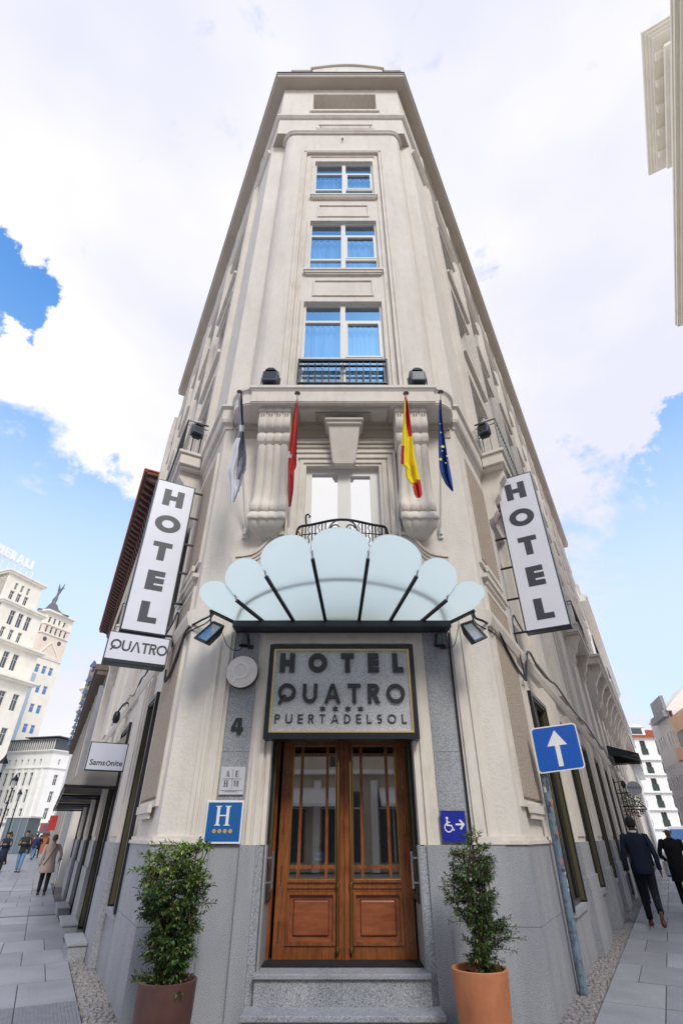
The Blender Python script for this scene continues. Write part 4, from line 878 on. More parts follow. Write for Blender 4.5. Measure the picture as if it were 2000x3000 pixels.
# --- vertical HOTEL signs
def TVs(P_, d_, n_, s0, off, sg):
    # u to the right as seen from the square, a towards the viewer
    def T(u, a, z):
        o = (off-u) if sg < 0 else (off+u)
        return (P_.x+d_.x*(s0-a)+n_.x*o, P_.y+d_.y*(s0-a)+n_.y*o, z)
    return T
def vsign(sg, s0, o0, o1, z0, z1, label):
    P_, d_, n_ = (PL, dL, nL) if sg < 0 else (PR, dR, nR); W = o1-o0; T = TVs(P_, d_, n_, s0, o1 if sg < 0 else o0, sg)
    c = T(W/2, 0, z0); r = thing('vertical_sign', c, label, 'sign', 'lit box signs on the side walls')
    MB().box(0, W, -.10, .10, z0, z1, T).build('box_frame', M_DG, r, bevel=.01)
    for a0, a1 in ((.101, .104), (-.104, -.101)): MB().box(.025, W-.025, a0, a1, z0+.03, z1-.03, T).build('face', M_WH, r)
    H = (z1-z0); lh = .365 if sg < 0 else .41
    zc = [z1-.17-lh/2-k*(H-.30-lh)/4*.985 for k in range(5)]
    for c_, z in zip('HOTEL', zc):
        w_ = {'H': .35, 'O': .43, 'T': .31, 'E': .275, 'L': .275}[c_]*(1.0 if sg < 0 else 1.08)
        letter(c_, T, W/2-w_/2-(0 if c_ != 'L' else -.01), z-lh/2*.94, lh*.94, .27, w_, .1045, .1065, M_LTB, r)
    # brackets to the wall
    for z in [z0+.05+(H-.1)*k/5 for k in range(6)]:
        u0, u1 = (W, W+o0) if sg < 0 else (-o0, 0); MB().bar(T(u0, 0, z), T(u1, 0, z), .03).build('bracket', M_BK, r)
    return T, W, r
TVL, WL, vl = vsign(-1, 1.10, .20, .885, 4.08, 6.93, 'tall white box sign reading HOTEL on the left side wall, above the QUATRO panel')
T2 = lambda u, a, z: TVL(u, a, z)
qs = thing('name_panel_sign', TVL(.3, 0, 3.6), 'white landscape sign reading QUATRO hanging under the left tall sign', 'sign')
MB().box(-.12, .76, -.10, .10, 3.60, 4.055, T2).build('box_frame', M_DG, qs, bevel=.008); MB().box(-.105, .745, .101, .104, 3.655, 4.04, T2).build('face', M_WH, qs)
x = -.065
for c in 'QUVTRO':
    w_ = glyph(c, .17)[1]*.158; letter(c, T2, x, 3.78, .158, .17, None, .1045, .1065, M_LTB, qs); x += w_+.006
TVR, WR, vr = vsign(1, 2.05, .22, .965, 4.43, 7.68, 'tall white box sign reading HOTEL alone on the right side wall')
# --- flagpoles and flags
M_POLEW = mat('white_pole_paint', (.66, .65, .63), .4)
F_WHITE = mat('flag_white', (.66, .66, .70), .8); F_DARK = mat('flag_slate', (.10, .10, .14), .8); F_MAUVE = mat('flag_mauve', (.26, .24, .30), .8)
F_RED = mat('flag_red', (.50, .03, .025), .7); F_RED2 = mat('flag_red_fold_shade', (.30, .01, .012), .7); F_YEL = mat('flag_yellow', (.85, .66, .01), .7); F_BLU = mat('flag_blue', (.012, .06, .32), .7); F_BLU2 = mat('flag_blue_fold_shade', (.01, .025, .12), .7); F_STAR = mat('flag_star_yellow', (.85, .75, .15), .7)  # second red and second blue are darker copies painting the shade in folds
def X2(px): return (500+px/1.568)
def from_px(px, py, D):
    u = (px-1000)/1445.68; v = (1500-py)/1445.68; F = cos(PITCH)-v*sin(PITCH); return (u*D/F, 1.5+(sin(PITCH)+v*cos(PITCH))*D/F)
poles = [((-1.50, 6.63, 5.47), (-1.70, 5.80, 7.69)), ((-.83, 6.63, 5.47), (-.735, 5.80, 7.66)), ((.87, 6.63, 5.49), (1.075, 5.80, 7.66)), ((1.545, 6.63, 5.47), (1.655, 5.80, 7.69))]
names = ['white flagpole holding the grey and white flag, leftmost above the canopy', 'white flagpole holding the red flag beside the left console', 'white flagpole holding the red and yellow flag', 'white flagpole holding the blue flag, rightmost above the canopy']
for (b, t), nm in zip(poles, names):
    r = thing('flagpole', b, nm, 'flagpole', 'flagpoles over the entrance')
    MB().tube([b, t], [.019, .014], 8).build('pole', M_POLEW, r, smooth=True)
    MB().lathe([(.015, -.01), (.05, .02), (.045, .035), (.0, .04)], t, 10).build('finial', M_BRC, r, smooth=True)
    MB().box(b[0]-.035, b[0]+.035, 6.61, 6.65, b[2]-.10, b[2]+.06).lathe([(.028, -.05), (.028, .05)], (b[0], 6.6, b[2]), 8).build('bracket', M_POLEW, r)
def flag(name, rows, D, cols, colfn, label, seed, folds=3):
    """rows: (y, left, right) outline widths hanging off the pole; hangs in gathered folds with real depth"""
    rr = random.Random(seed); ph = rr.random()*6; n = 16; mb = MB(); R_ = []
    ys = [r[0] for r in rows]; m = 34
    def at(y):
        for (ya, la, ra), (yb, lb, rb) in zip(rows[:-1], rows[1:]):
            if ya <= y <= yb: k = (y-ya)/(yb-ya); return la+(lb-la)*k, ra+(rb-ra)*k
        return rows[-1][1:]
    for j in range(m+1):
        y = ys[0]+(ys[-1]-ys[0])*j/m; l_, r_ = at(y)
        for i in range(n+1):
            k = i/n; x = l_+(r_-l_)*(k+.04*sin(k*9+j*.3+ph)*(0 < k < 1)); X, Z = from_px(500+x/1.568, 1050+y/1.568, D)
            dep = .055*sin(k*pi*folds+ph+.05*j)*min(1, j/6+.2)+.02*sin(k*11+j*.35)
            X *= (D+dep)/D; Z = 1.5+(Z-1.5)*(D+dep)/D
            mb.v.append((X, D+dep, Z))
    for j in range(m):
        for i in range(n):
            mb.f.append((j*(n+1)+i, j*(n+1)+i+1, (j+1)*(n+1)+i+1, (j+1)*(n+1)+i)); mb.mi.append(colfn((i+.5)/n, (j+.5)/m))
    o = mb.build(name, cols, label=label, cat='flag', group='flags over the entrance', smooth=2, fix=False)
    return o
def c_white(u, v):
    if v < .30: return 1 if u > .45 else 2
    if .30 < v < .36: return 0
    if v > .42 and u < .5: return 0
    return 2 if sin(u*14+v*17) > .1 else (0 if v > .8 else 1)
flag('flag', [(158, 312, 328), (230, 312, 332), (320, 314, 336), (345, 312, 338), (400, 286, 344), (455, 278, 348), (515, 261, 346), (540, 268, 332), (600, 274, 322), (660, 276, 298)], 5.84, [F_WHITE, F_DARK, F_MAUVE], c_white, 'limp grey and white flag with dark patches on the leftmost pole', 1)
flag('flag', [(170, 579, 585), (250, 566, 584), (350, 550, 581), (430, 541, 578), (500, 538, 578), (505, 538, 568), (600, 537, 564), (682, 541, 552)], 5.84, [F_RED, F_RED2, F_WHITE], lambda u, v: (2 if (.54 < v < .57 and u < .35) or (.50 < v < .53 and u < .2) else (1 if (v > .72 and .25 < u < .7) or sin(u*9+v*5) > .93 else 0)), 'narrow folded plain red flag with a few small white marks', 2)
def c_sp(u, v):
    if v < .06: return 0
    if v < .42: return 0 if u > .45-.25*(v/.42)+(.5*max(0, v-.28)/.14)*(1) else 1
    if .49 < v < .67 and u < .24: return 0
    if v > .85+(.5-u)*.06: return 0
    return 1
flag('flag', [(160, 1074, 1080), (220, 1070, 1092), (300, 1066, 1103), (370, 1060, 1110), (440, 1056, 1118), (490, 1056, 1131), (494, 1076, 1132), (545, 1078, 1143), (585, 1110, 1150), (625, 1118, 1155), (641, 1130, 1146)], 5.84, [F_RED, F_YEL], c_sp, 'red and yellow striped flag hanging limp beside the right console', 3)
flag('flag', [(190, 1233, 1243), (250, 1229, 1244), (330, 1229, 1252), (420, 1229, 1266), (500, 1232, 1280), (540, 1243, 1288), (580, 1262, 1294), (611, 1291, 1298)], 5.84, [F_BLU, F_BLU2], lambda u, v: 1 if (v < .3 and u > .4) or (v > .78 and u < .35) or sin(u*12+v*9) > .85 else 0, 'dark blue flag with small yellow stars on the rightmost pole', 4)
eu = bpy.data.objects['flag.003']; ss = MB()
for px, py, r in ((1248, 405, 9), (1238, 463, 8), (1268, 448, 5), (1246, 425, 4), (1240, 340, 4), (1236, 300, 3), (1262, 480, 4)):
    X, Z = from_px(500+px/1.568, 1050+py/1.568, 5.74); k = r*.0052*.8
    ss.prism([(X+(k if j % 2 == 0 else k*.42)*sin(j*pi/5), Z+(k if j % 2 == 0 else k*.42)*cos(j*pi/5)) for j in range(10)], lambda u, v, d: (u, d, v), 5.74, 5.742)
ss = ss.build('stars', F_STAR, eu)
# --- theatre style spotlights
M_SPOT = mat('slate_housing', (.05, .062, .085), .45, .1)
def spotlight(pos, rz, label, sc=1.0, tilt=0):
    r = thing('spotlight', pos, label, 'spotlight', 'spotlights on the balconies', rz=rz, local=True); r.scale = (sc, sc, sc)
    mb = MB(); n = 10; pr = [(-.13, .10), (-.13, .34), (-.10, .37)]+[(-.10+.20*k/n, .37+.09*sin(pi*k/n)) for k in range(1, n)]+[(.10, .37), (.13, .34), (.13, .10), (.11, .06), (-.11, .06)]
    mb.prism(pr, lambda x, z, d: (x, d+.25*(z-.2), z), -.10, .12); mb.build('housing', M_SPOT, r, smooth=True, bevel=.012)
    mb = MB(); mb.prism([(-.085, .33), (-.04, .40), (.04, .40), (.085, .33)], lambda x, z, d: (x, d+.25*(z-.2), z), -.14, -.10); mb.build('hood', M_BK, r)
    mb = MB(); mb.box(-.095, .095, -.125, -.10, .10, .27); mb.build('lens', M_BK, r)
    MB().tube([(-.15, 0, .24), (-.15, 0, .03), (.15, 0, .03), (.15, 0, .24)], .012, 6).box(-.09, .09, -.05, .05, 0, .03).build('yoke', M_BK, r)
    return r
spotlight((-1.27, 6.11, 8.13), 0, 'black spotlight standing on the balcony left of the railing', 1.1); spotlight((1.36, 6.11, 8.13), 0, 'black spotlight standing on the balcony right of the railing', 1.1)
p = TL(1.50, .34, 8.52); spotlight(p, R(35), 'black spotlight clamped to the left side balcony rail', .9)
p = TR(1.50, .30, 8.52); spotlight(p, R(-35), 'black spotlight clamped to the right side balcony rail', .9)
# --- floodlights at the ends of the canopy
M_LENS = glassmat('lamp_glass', (.7, .7, .72), .25, .1); M_REF = mat('lamp_reflector', (.42, .42, .43), .4, .5, var=.3, vs=25)
def flood(corners, arm, label):
    # corners TL, TR, BR, BL of the glass; depth goes backwards and up
    c = [Vector(p) for p in corners]; ctr = sum(c, Vector())/4; nrm = (c[1]-c[0]).cross(c[3]-c[0]).normalized()
    if nrm.y > 0: nrm = -nrm
    r = thing('floodlight', ctr, label, 'floodlight', 'floodlights at the canopy ends')
    mb = MB(); back = [ctr+(p-ctr)*.6-nrm*.13 for p in c]; mb.add([tuple(p-nrm*.012) for p in c]+[tuple(p) for p in back], [(4, 5, 6, 7), (0, 1, 5, 4), (1, 2, 6, 5), (2, 3, 7, 6), (3, 0, 4, 7)]); mb.build('housing', M_DG, r)
    inn = [ctr+(p-ctr)*.82 for p in c]
    mb = MB(); P = [tuple(p+nrm*.012) for p in c]+[tuple(p+nrm*.012) for p in inn]+[tuple(p-nrm*.012) for p in c]; mb.add(P, [(0, 1, 5, 4), (1, 2, 6, 5), (2, 3, 7, 6), (3, 0, 4, 7), (0, 8, 9, 1), (1, 9, 10, 2), (2, 10, 11, 3), (3, 11, 8, 0)]); mb.build('rim', M_BK, r)
    MB().poly([tuple(p-nrm*.02) for p in inn]).build('reflector', M_REF, r); MB().poly([tuple(p+nrm*.004) for p in inn]).build('glass', M_LENS, r)
    mb = MB(); mb.tube([arm[0], arm[1]], .014, 6); mb.tube([arm[1], tuple(ctr-nrm*.1)], .012, 6); mb.build('arm', M_BK, r)
    return r
flood([(-1.67, 6.18, 3.85), (-1.51, 6.13, 3.77), (-1.685, 6.02, 3.50), (-1.86, 6.08, 3.59)], [(-1.45, 6.45, 3.92), (-1.74, 6.22, 4.0)], 'black floodlight on the left end of the canopy tilted down')
flood([(1.535, 6.13, 3.79), (1.70, 6.18, 3.86), (1.84, 6.08, 3.60), (1.655, 6.02, 3.51)], [(1.47, 6.45, 3.92), (1.76, 6.22, 4.0)], 'black floodlight on the right end of the canopy tilted down')
for x, side in ((-1.30, 'left'), (1.315, 'right')):
    r = thing('down_lamp', (x, 6.5, 3.7), 'small dark cone lamp under the canopy on the '+side+' granite strip', 'lamp', 'small lamps under the canopy')
    MB().lathe([(.03, .10), (.05, .09), (.062, .02), (.075, -.04), (.078, -.07), (.066, -.07), (.06, -.03)], (x, 6.5, 3.70), 16).build('shade', M_DG, r, smooth=True)
    MB().tube([(x+.06, 6.64, 3.64), (x+.06, 6.52, 3.66), (x+.06, 6.5, 3.72)], .016, 6).lathe([(.04, -.02), (.04, .02)], (x+.07, 6.62, 3.65), 8).build('arm', M_BK, r)
# --- cables
def cable(pts, r_, label, n=6): return MB().tube(catm(pts, n), r_, 6).build('cable', M_BK, label=label, cat='cable', group='black cables on the wall', smooth=True, fix=False)
cable([(-1.70, 6.2, 3.98), (-1.82, 6.45, 4.02), (-1.98, 6.58, 4.0), TL(.12, .05, 3.93), TL(.45, .06, 3.72), TL(.75, .07, 3.5), TL(.95, .1, 3.4), TL(1.05, .1, 3.6)], .016, 'thick black cable looping from the left floodlight to the left tall sign')
cable([(-1.70, 6.22, 3.96), (-1.85, 6.5, 3.95), TL(.1, .05, 3.86), TL(.45, .06, 3.62), TL(.8, .07, 3.42), TL(1.0, .1, 3.5)], .010, 'thin black cable below the thick one on the left corner')
cable([TL(1.1, .2, 4.15), TL(1.06, .13, 4.35), TL(1.0, .1, 4.5), TL(.96, .08, 4.38), TL(1.0, .08, 4.1), TL(1.05, .08, 3.95)], .012, 'black cable loop beside the foot of the left tall sign')
cable([(1.74, 6.2, 4.0), (1.85, 6.5, 4.02), (2.0, 6.6, 4.0), TR(.45, .06, 4.0), TR(.9, .06, 3.85), TR(1.4, .06, 3.72), TR(1.95, .07, 3.66)], .017, 'thick black cable running from the right floodlight to the right tall sign')
cable([(1.72, 6.22, 3.97), (1.86, 6.52, 3.94), TR(.2, .05, 3.90), TR(.7, .06, 3.84), TR(1.2, .06, 3.70), TR(1.9, .07, 3.63)], .010, 'thin black cable sagging below the thick one on the right corner')
cable([TR(2.0, .18, 4.45), TR(1.9, .12, 4.65), TR(1.8, .1, 4.72), TR(1.7, .08, 4.5), TR(1.75, .08, 4.15), TR(1.92, .07, 3.7)], .012, 'black cable loop beside the foot of the right tall sign')
cable([TR(1.95, .07, 3.65), TR(2.6, .1, 4.3), TR(3.4, .1, 4.24), TR(4.6, .12, 4.24), TR(5.6, .14, 4.32), TR(8, .14, 4.22), TR(11, .14, 4.34), TR(14, .14, 4.24), TR(18, .14, 4.32), TR(24, .14, 4.22)], .022, 'long black cable bundle running along the right side wall')
cable([(1.47, 6.58, 3.84), (1.462, 6.61, 3.4), (1.458, 6.615, 2.4), (1.455, 6.615, 1.55), (1.452, 6.58, 1.3)], .013, 'straight black cable down the granite strip beside the access plaque')
cable([(-1.56, 6.12, 3.75), (-1.50, 6.4, 3.60), (-1.40, 6.56, 3.58), (-1.33, 6.58, 3.64)], .005, 'thin wire hanging from the left floodlight')
cable([(1.52, 6.15, 3.8), (1.50, 6.45, 3.63), (1.42, 6.56, 3.62), (1.35, 6.58, 3.66)], .005, 'thin wire hanging from the right floodlight')
cable([TL(2.9, .03, 4.4), TL(3.3, .06, 4.6), TL(3.9, .08, 4.25), TL(4.6, .08, 4.3), TL(5.2, .1, 4.1), TL(6.3, .1, 4.3)], .02, 'loose black cable hanging on the left side wall above the awning')
# ================================================================== NEIGHBOURING BUILDINGS
M_B1 = layered(mat('beige_render', (.58, .50, .40), .85, var=.06, vs=.8), 1.2, (.7, .64, .56), .5, (1, 1, .3))
M_B2 = layered(mat('white_render', (.84, .82, .78), .85, var=.04, vs=.5), .8, (.9, .88, .84), .4, (1, 1, .3))
M_B3 = mat('pale_cream_stone', (.86, .81, .70), .85, var=.06, vs=.4)
M_B4 = mat('salmon_render', (.78, .50, .34), .85, var=.06, vs=.6)
M_B5 = mat('lilac_grey_cladding', (.72, .68, .70), .7, var=.05, vs=.6)
M_B6 = mat('pink_brick', (.80, .68, .57), .85, var=.08, vs=2)
M_WIND = mat('distant_window_pane', (.07, .085, .10), .15); M_WINB = mat('distant_blue_pane', (.10, .22, .48), .15); M_SHUT = mat('dark_green_shutter', (.035, .05, .045), .6)
M_SLATE = mat('slate_roof', (.12, .125, .14), .6, var=.2, vs=2)
def far_window(w_, h, frame, pane, key, arch=False, bars=1):
    f = MB(); I = lambda x, a, z: (x, -a, z)
    f.ring(I, (.1, w_-.1, .1, h-.1), (0, w_, 0, h), -.05, .06)
    for k in range(bars): x = w_*(k+1)/(bars+1); f.box(x-.05, x+.05, -.04, .04, .1, h-.1, I)
    f.box(.1, w_-.1, -.04, .04, h*.66, h*.66+.09, I)
    p = MB()
    p.poly([(.05, .0, .05), (w_-.05, .0, .05), (w_-.05, .0, h-.05), (.05, .0, h-.05)])
    return f.mesh('window', frame), p.mesh('pane', pane)
def face(root, O, ux, W, z0, z1, wins, m, frame=M_WF, pane=M_WIND, depth=.35, name='wall', key=None, bars=1, sub=True):
    """a wall plane from O along ux (2D unit) with window openings (u0,u1,za,zb), each window an object with a pane"""
    ux = Vector(ux).normalized(); nn = Vector((ux.y, -ux.x)); org = ORG[root.name]
    T = lambda u, a, z: (O[0]+ux.x*u+nn.x*a, O[1]+ux.y*u+nn.y*a, z)
    w_ = MB().wall(T, 0, W, z0, z1, wins, depth=depth); w_.build(name, m, root); cache = {}
    for a, b, c, d in wins:
        k = (round(b-a, 2), round(d-c, 2))
        if k not in cache: cache[k] = far_window(b-a, d-c, frame, pane, 'w', bars=bars)
        o = bpy.data.objects.new('window', cache[k][0]); COL.objects.link(o); o.parent = root
        p = T(a, -depth+.05, c); o.location = (p[0]-org[0], p[1]-org[1], p[2]-org[2]); o.rotation_euler = (0, 0, atan2(ux.y, ux.x))
        q = bpy.data.objects.new('pane', cache[k][1]); COL.objects.link(q); q.parent = o
    return T
def grid(W, n, w_, zs, h, m0=1.0):
    st = (W-2*m0)/n; return [(m0+st*(i+.5)-w_/2, m0+st*(i+.5)+w_/2, z, z+h) for i in range(n) for z in zs]
def band(root, pts, z, out, h, m, name='cornice'):
    MB().sweep([(0, z), (out*.5, z+h*.1), (out, z+h*.6), (out, z+h), (0, z+h)], pts).build(name, m, root)

# --- left neighbour with a dark bracketed eave
b = thing('neighbour_building', TL(30, 0, 0), 'old building beyond the hotel on the left with dark red bracketed eaves', 'building')
TB = lambda s_, a, z: TL(s_+LS+1.62, a, z)
Wn = 30
o0 = TB(Wn, 0, 0)
ws = [(u, u+1.3, z, z+2.4) for z in (9.6, 13.6) for u in [1.2+2.9*k for k in range(9)]]
ws2 = [(Wn-y, Wn-x, c, d) for x, y, c, d in ws]
face(b, (o0[0], o0[1]), (-dL.x, -dL.y), Wn, 0, 19, ws2, M_B1, pane=M_WIND)
MB().box(0, Wn, -10, -.5, 0, 19, TB).build('body', M_B1, b)
mb = MB(); mb.box(-.1, Wn, 0, .95, 19.12, 19.25, TB); mb.box(-.15, Wn, .9, 1.02, 19.2, 19.4, TB); mb.build('eave', M_BRW, b)
bm_ = MB(); I = lambda x, a, z: (x, a, z); pr = [(0, -.9), (.18, -.75), (.3, -.4), (.55, -.32), (.85, -.12), (.88, 0), (0, 0)]
src = MB().prism([(a, z) for a, z in pr], lambda a, z, d: (d, a, z), -.12, .12).mesh('bracket', M_BRW)
for k in range(42):
    o = bpy.data.objects.new('bracket', src); COL.objects.link(o); o.parent = b; p = TB(.2+k*.7, 0, 19.12); og = ORG[b.name]
    o.matrix_local = Matrix(((dL.x, nL.x, 0, p[0]-og[0]), (dL.y, nL.y, 0, p[1]-og[1]), (0, 0, 1, p[2]-og[2]), (0, 0, 0, 1)))
tl = MB(); u = -.1
while u < Wn: tl.box(u, u+.16, .2, 1.1, 19.4, 19.47, TB); u += .22
tl.build('eave_tiles', M_TILE, b, kind='stuff')
mb = MB(); mb.box(.2, Wn, 0, .72, 7.75, 7.95, TB); mb.box(.15, Wn, 0, .82, 7.95, 8.2, TB); mb.box(.2, Wn, 0, .3, 7.3, 7.75, TB); mb.build('stone_cornice', M_BRC, b)
for k in range(14): MB().box(.3+k*2.1, .32+k*2.1+.4, 0, .45, 0.0, 7.3, TB).build('pilaster', M_B1 if k % 2 else M_GR2, b)
mb = MB()
for k in range(14): mb.box(.9+k*2.1, 2.2+k*2.1, .0, .06, .3, 6.6, TB)
mb.build('shop_glazing', M_WIND, b, kind='stuff')
fl0 = None
M_FB = mat('blue_grey_lamp', (.10, .15, .24), .5)
for k in range(10):
    p = TB(1.6+k*3.05, .92, 8.15)
    if fl0 is None:
        fl0 = thing('cornice_lamp', p, 'blue grey arrow shaped floodlight standing on the brown cornice, nearest to the hotel', 'floodlight', 'floodlights along the brown cornice', local=True)
        fl0.scale = (.62, .62, .62); MB().tube([(0, 0, 0), (0, 0, .5)], .03, 6).build('stem', M_FB, fl0); MB().prism([(-.26, .42), (0, .30), (.26, .42), (0, .88)], lambda x, z, d: (x, d, z), -.12, .12).build('head', M_FB, fl0); MB().prism([(-.2, .1), (.05, .05), (.15, .26)], lambda x, z, d: (x, d, z), -.1, .1).build('head', M_FB, fl0)
    else:
        c = copy_tree(fl0); c.location = p; c['label'] = ['second','third','fourth','fifth','sixth','seventh','eighth','ninth','tenth'][k-1]+' blue grey arrow shaped floodlight from the hotel along the brown cornice'
# --- Samsonite awnings, lightbox sign and shop steps
M_AWN = mat('awning_greige', (.34, .315, .28), .85, var=.08, vs=3); M_AWD = mat('awning_dark_stripe', (.05, .048, .045), .85)
def awning(T, s0, s1, a1, zt, zb, label, m1, m2, stripes=9, drop=.16, nm='awning'):
    r = thing(nm, T((s0+s1)/2, .1, zt), label, 'awning', 'shop awnings'); mb = MB()
    n = stripes
    for i in range(n):
        u0, u1 = s0+(s1-s0)*i/n, s0+(s1-s0)*(i+1)/n; k = i % 2
        for dz in (0, .012): mb.poly([T(u0, .02, zt-dz), T(u1, .02, zt-dz), T(u1, a1, zb-dz), T(u0, a1, zb-dz)], k)
        mb.poly([T(u0, a1+.003, zb), T(u1, a1+.003, zb), T(u1, a1+.003, zb-drop+.03*sin(i)), T(u0, a1+.003, zb-drop)], k)
    mb.build('canvas', [m1, m2], r)
    for u in (s0, s1):
        g = MB(); g.poly([T(u, .02, zt), T(u, a1, zb), T(u, .02, zb)]); g.build('side_canvas', m1, r)
        g = MB(); g.bar(T(u, .0, zb-.03), T(u, a1, zb-.03), .045); g.build('arm', M_BK, r)
    g = MB(); g.bar(T(s0, a1, zb-.02), T(s1, a1, zb-.02), .05); g.build('front_bar', M_BK, r)
    return r
awning(TL, 5.1, 7.9, .98, 3.35, 2.33, 'greige striped shop awning directly behind the square shop sign', M_AWN, M_AWD)
awning(TL, 8.3, 11.2, .98, 3.35, 2.30, 'second greige striped awning beyond the square shop sign', M_AWN, M_AWD)
awning(TL, 12.0, 15.2, .98, 3.35, 2.28, 'third greige striped awning, farthest along the left wall', M_AWN, M_AWD)
TSm = TVs(PL, dL, nL, 4.6, .745, -1)
sm = thing('shop_sign', TSm(.3, 0, 2.6), 'square white lightbox reading Samsonite on the left side wall', 'sign')
MB().box(0, .69, -.05, .05, 2.535, 3.03, TSm).build('box_frame', M_DG, sm, bevel=.004); MB().box(.018, .672, .051, .054, 2.553, 3.012, TSm).build('face', M_WH, sm)
MB().bar(TSm(.69, 0, 2.9), TSm(.76, 0, 2.9), .05).bar(TSm(.69, 0, 2.65), TSm(.76, 0, 2.65), .05).build('bracket', M_BK, sm)
tb = text_mb('Sams', .135, TSm, .06, 2.63, .0545, .057, 'LEFT', bold=.002); tb.build('lettering', M_LTB, sm)
tb = text_mb('nite', .135, TSm, .44, 2.63, .0545, .057, 'LEFT', bold=.002); tb.build('lettering', M_LTB, sm)
mb = MB(); cx, cz = .395, 2.665
for p in ((seg((cx-.045, cz), (cx, cz+.045), .015)), seg((cx, cz+.045), (cx+.045, cz), .015), seg((cx+.045, cz), (cx, cz-.045), .015), seg((cx, cz-.045), (cx-.045, cz), .015)): mb.prism(p, lambda u, v, d: TSm(u, d, v), .0545, .0572)
mb.build('diamond_letter', M_LTB, sm)
for k, (s0, s1, h) in enumerate(((3.3, 4.3, .20), (5.6, 6.9, .18), (8.6, 9.9, .16))):
    st_ = thing('shop_step', TL(s0, .2, 0), ['granite shop doorstep nearest to the hotel corner on the left', 'granite shop doorstep under the first awning', 'granite shop doorstep under the second awning'][k], 'step', 'shop doorsteps')
    MB().box(s0, s1, .155, .40, -.01, h-.035, TL).build('riser', M_GR2, st_); MB().box(s0-.02, s1+.02, .155, .43, h-.035, h, TL).build('tread', M_GR, st_, bevel=.005)
# window lettering of the shop on the left pier window
for k, (c, z) in enumerate(zip('NOS', (3.12, 2.86, 2.60))):
    mb = MB()
    for i, p in enumerate(glyph(c, .17)[0]): mb.prism([(1.9+.42*x, z+.2*y) for x, y in p], lambda u, v, d: TL(u, d, v), .01, .014+.0002*i)
    if 0: mb.build('letter', M_WP, hotel)
# --- black lantern (globe camera) on the left wall
r = thing('wall_spotlight', TL(6.5, .27, 3.85), 'black wall mounted spotlight on a curled iron bracket on the left side wall', 'spotlight')
MB().tube(catm([TL(6.1, .02, 3.95), TL(6.15, .12, 4.10), TL(6.3, .2, 4.08), TL(6.45, .26, 3.96)], 5), .02, 6).build('bracket', M_BK, r, smooth=True)
MB().lathe([(.02, .14), (.06, .11), (.08, .04), (.08, -.06), (.05, -.12), (.02, -.13)], TL(6.5, .27, 3.83), 12).build('lamp_body', M_BK, r, smooth=True)

# --- building across the right street (eave above the frame edge) and its attic pavilion
x0, y0 = 12.95, 4.2; e = Vector((sin(R(30)), cos(R(30)))); n_ = Vector((-e.y, e.x))   # n_ towards the street
TX = lambda s_, a, z: (13.55+e.x*s_+n_.x*a, 5.1+e.y*s_+n_.y*a, z)
bb = thing('opposite_building', TX(5, 0, 0), 'cream stone building across the right street, its long moulded eave at the frame edge', 'building')
s0, s1 = -7.0, 15.0
MB().box(s0, s1, -9, 0, 0, 27.6, TX).build('body', M_B3, bb)
mb = MB()
for k, (a0, a1, za, zb) in enumerate(((0, .35, 27.0, 27.3), (0, .5, 27.3, 27.6), (0, .66, 27.6, 27.8), (-.5, .82, 27.8, 28.0), (-.6, .86, 28.0, 28.15))): mb.box(s0-a1, s1+a1, a0, a1, za, zb, TX)
mb.build('eave', M_B3, bb)
for z in (4.5, 8.5, 12.5, 16.5, 20.5):
    for k in range(7):
        u = s0+1.2+k*3; mb = MB(); mb.box(u, u+1.2, 0, .03, z, z+2.3, TX); w_ = mb.build('window', M_WIND, bb); mb = MB().ring(TX, (u, u+1.2, z, z+2.3), (u-.12, u+1.32, z-.12, z+2.45), 0, .08); mb.build('window_frame', M_WF, w_)
TA2 = lambda s_, a, z: (20.75+e.x*s_+n_.x*a, 10.0+e.y*s_+n_.y*a, z)
mb = MB(); aw = [(.8, 2.0, 39.0, 41.9), (2.7, 4.6, 39.0, 41.9), (5.2, 6.5, 39.0, 41.9)]
L_ = 7.5
mb.wall(TA2, 0, L_, 27.6, 43.6, aw, depth=.7); mb.wall(lambda u, a, z: TA2(a*-1 if 0 else 0, -u, z), 0, 8, 27.6, 43.6, []); mb.poly([TA2(L_, 0, 27.6), TA2(L_, -8, 27.6), TA2(L_, -8, 43.6), TA2(L_, 0, 43.6)]); mb.poly([TA2(0, 0, 43.6), TA2(L_, 0, 43.6), TA2(L_, -8, 43.6), TA2(0, -8, 43.6)])
mb.build('attic_pavilion', M_B3, bb)
mb = MB(); mb.poly([TA2(.2, -.72, 38.5), TA2(L_-.2, -.72, 38.5), TA2(L_-.2, -.72, 42.4), TA2(.2, -.72, 42.4)]); mb.build('attic_recess', M_SO, bb)
mb = MB()
for a1, za, zb in ((.12, 38.1, 38.4), (.15, 42.3, 42.5), (.22, 43.3, 43.6), (.62, 44.25, 44.45), (.75, 44.45, 44.65), (.9, 44.65, 44.85), (1.02, 44.85, 45.1)): mb.box(-a1, L_+a1, -8, a1, za, zb, TA2)
mb.box(0, L_, -8, 0, 43.6, 44.25, TA2); mb.build('attic_cornice', M_B3, bb)
for k in range(5): MB().box(.2+k*1.6, .6+k*1.6, 0, .55, 43.85, 44.25, TA2).build('modillion', M_B3, bb)

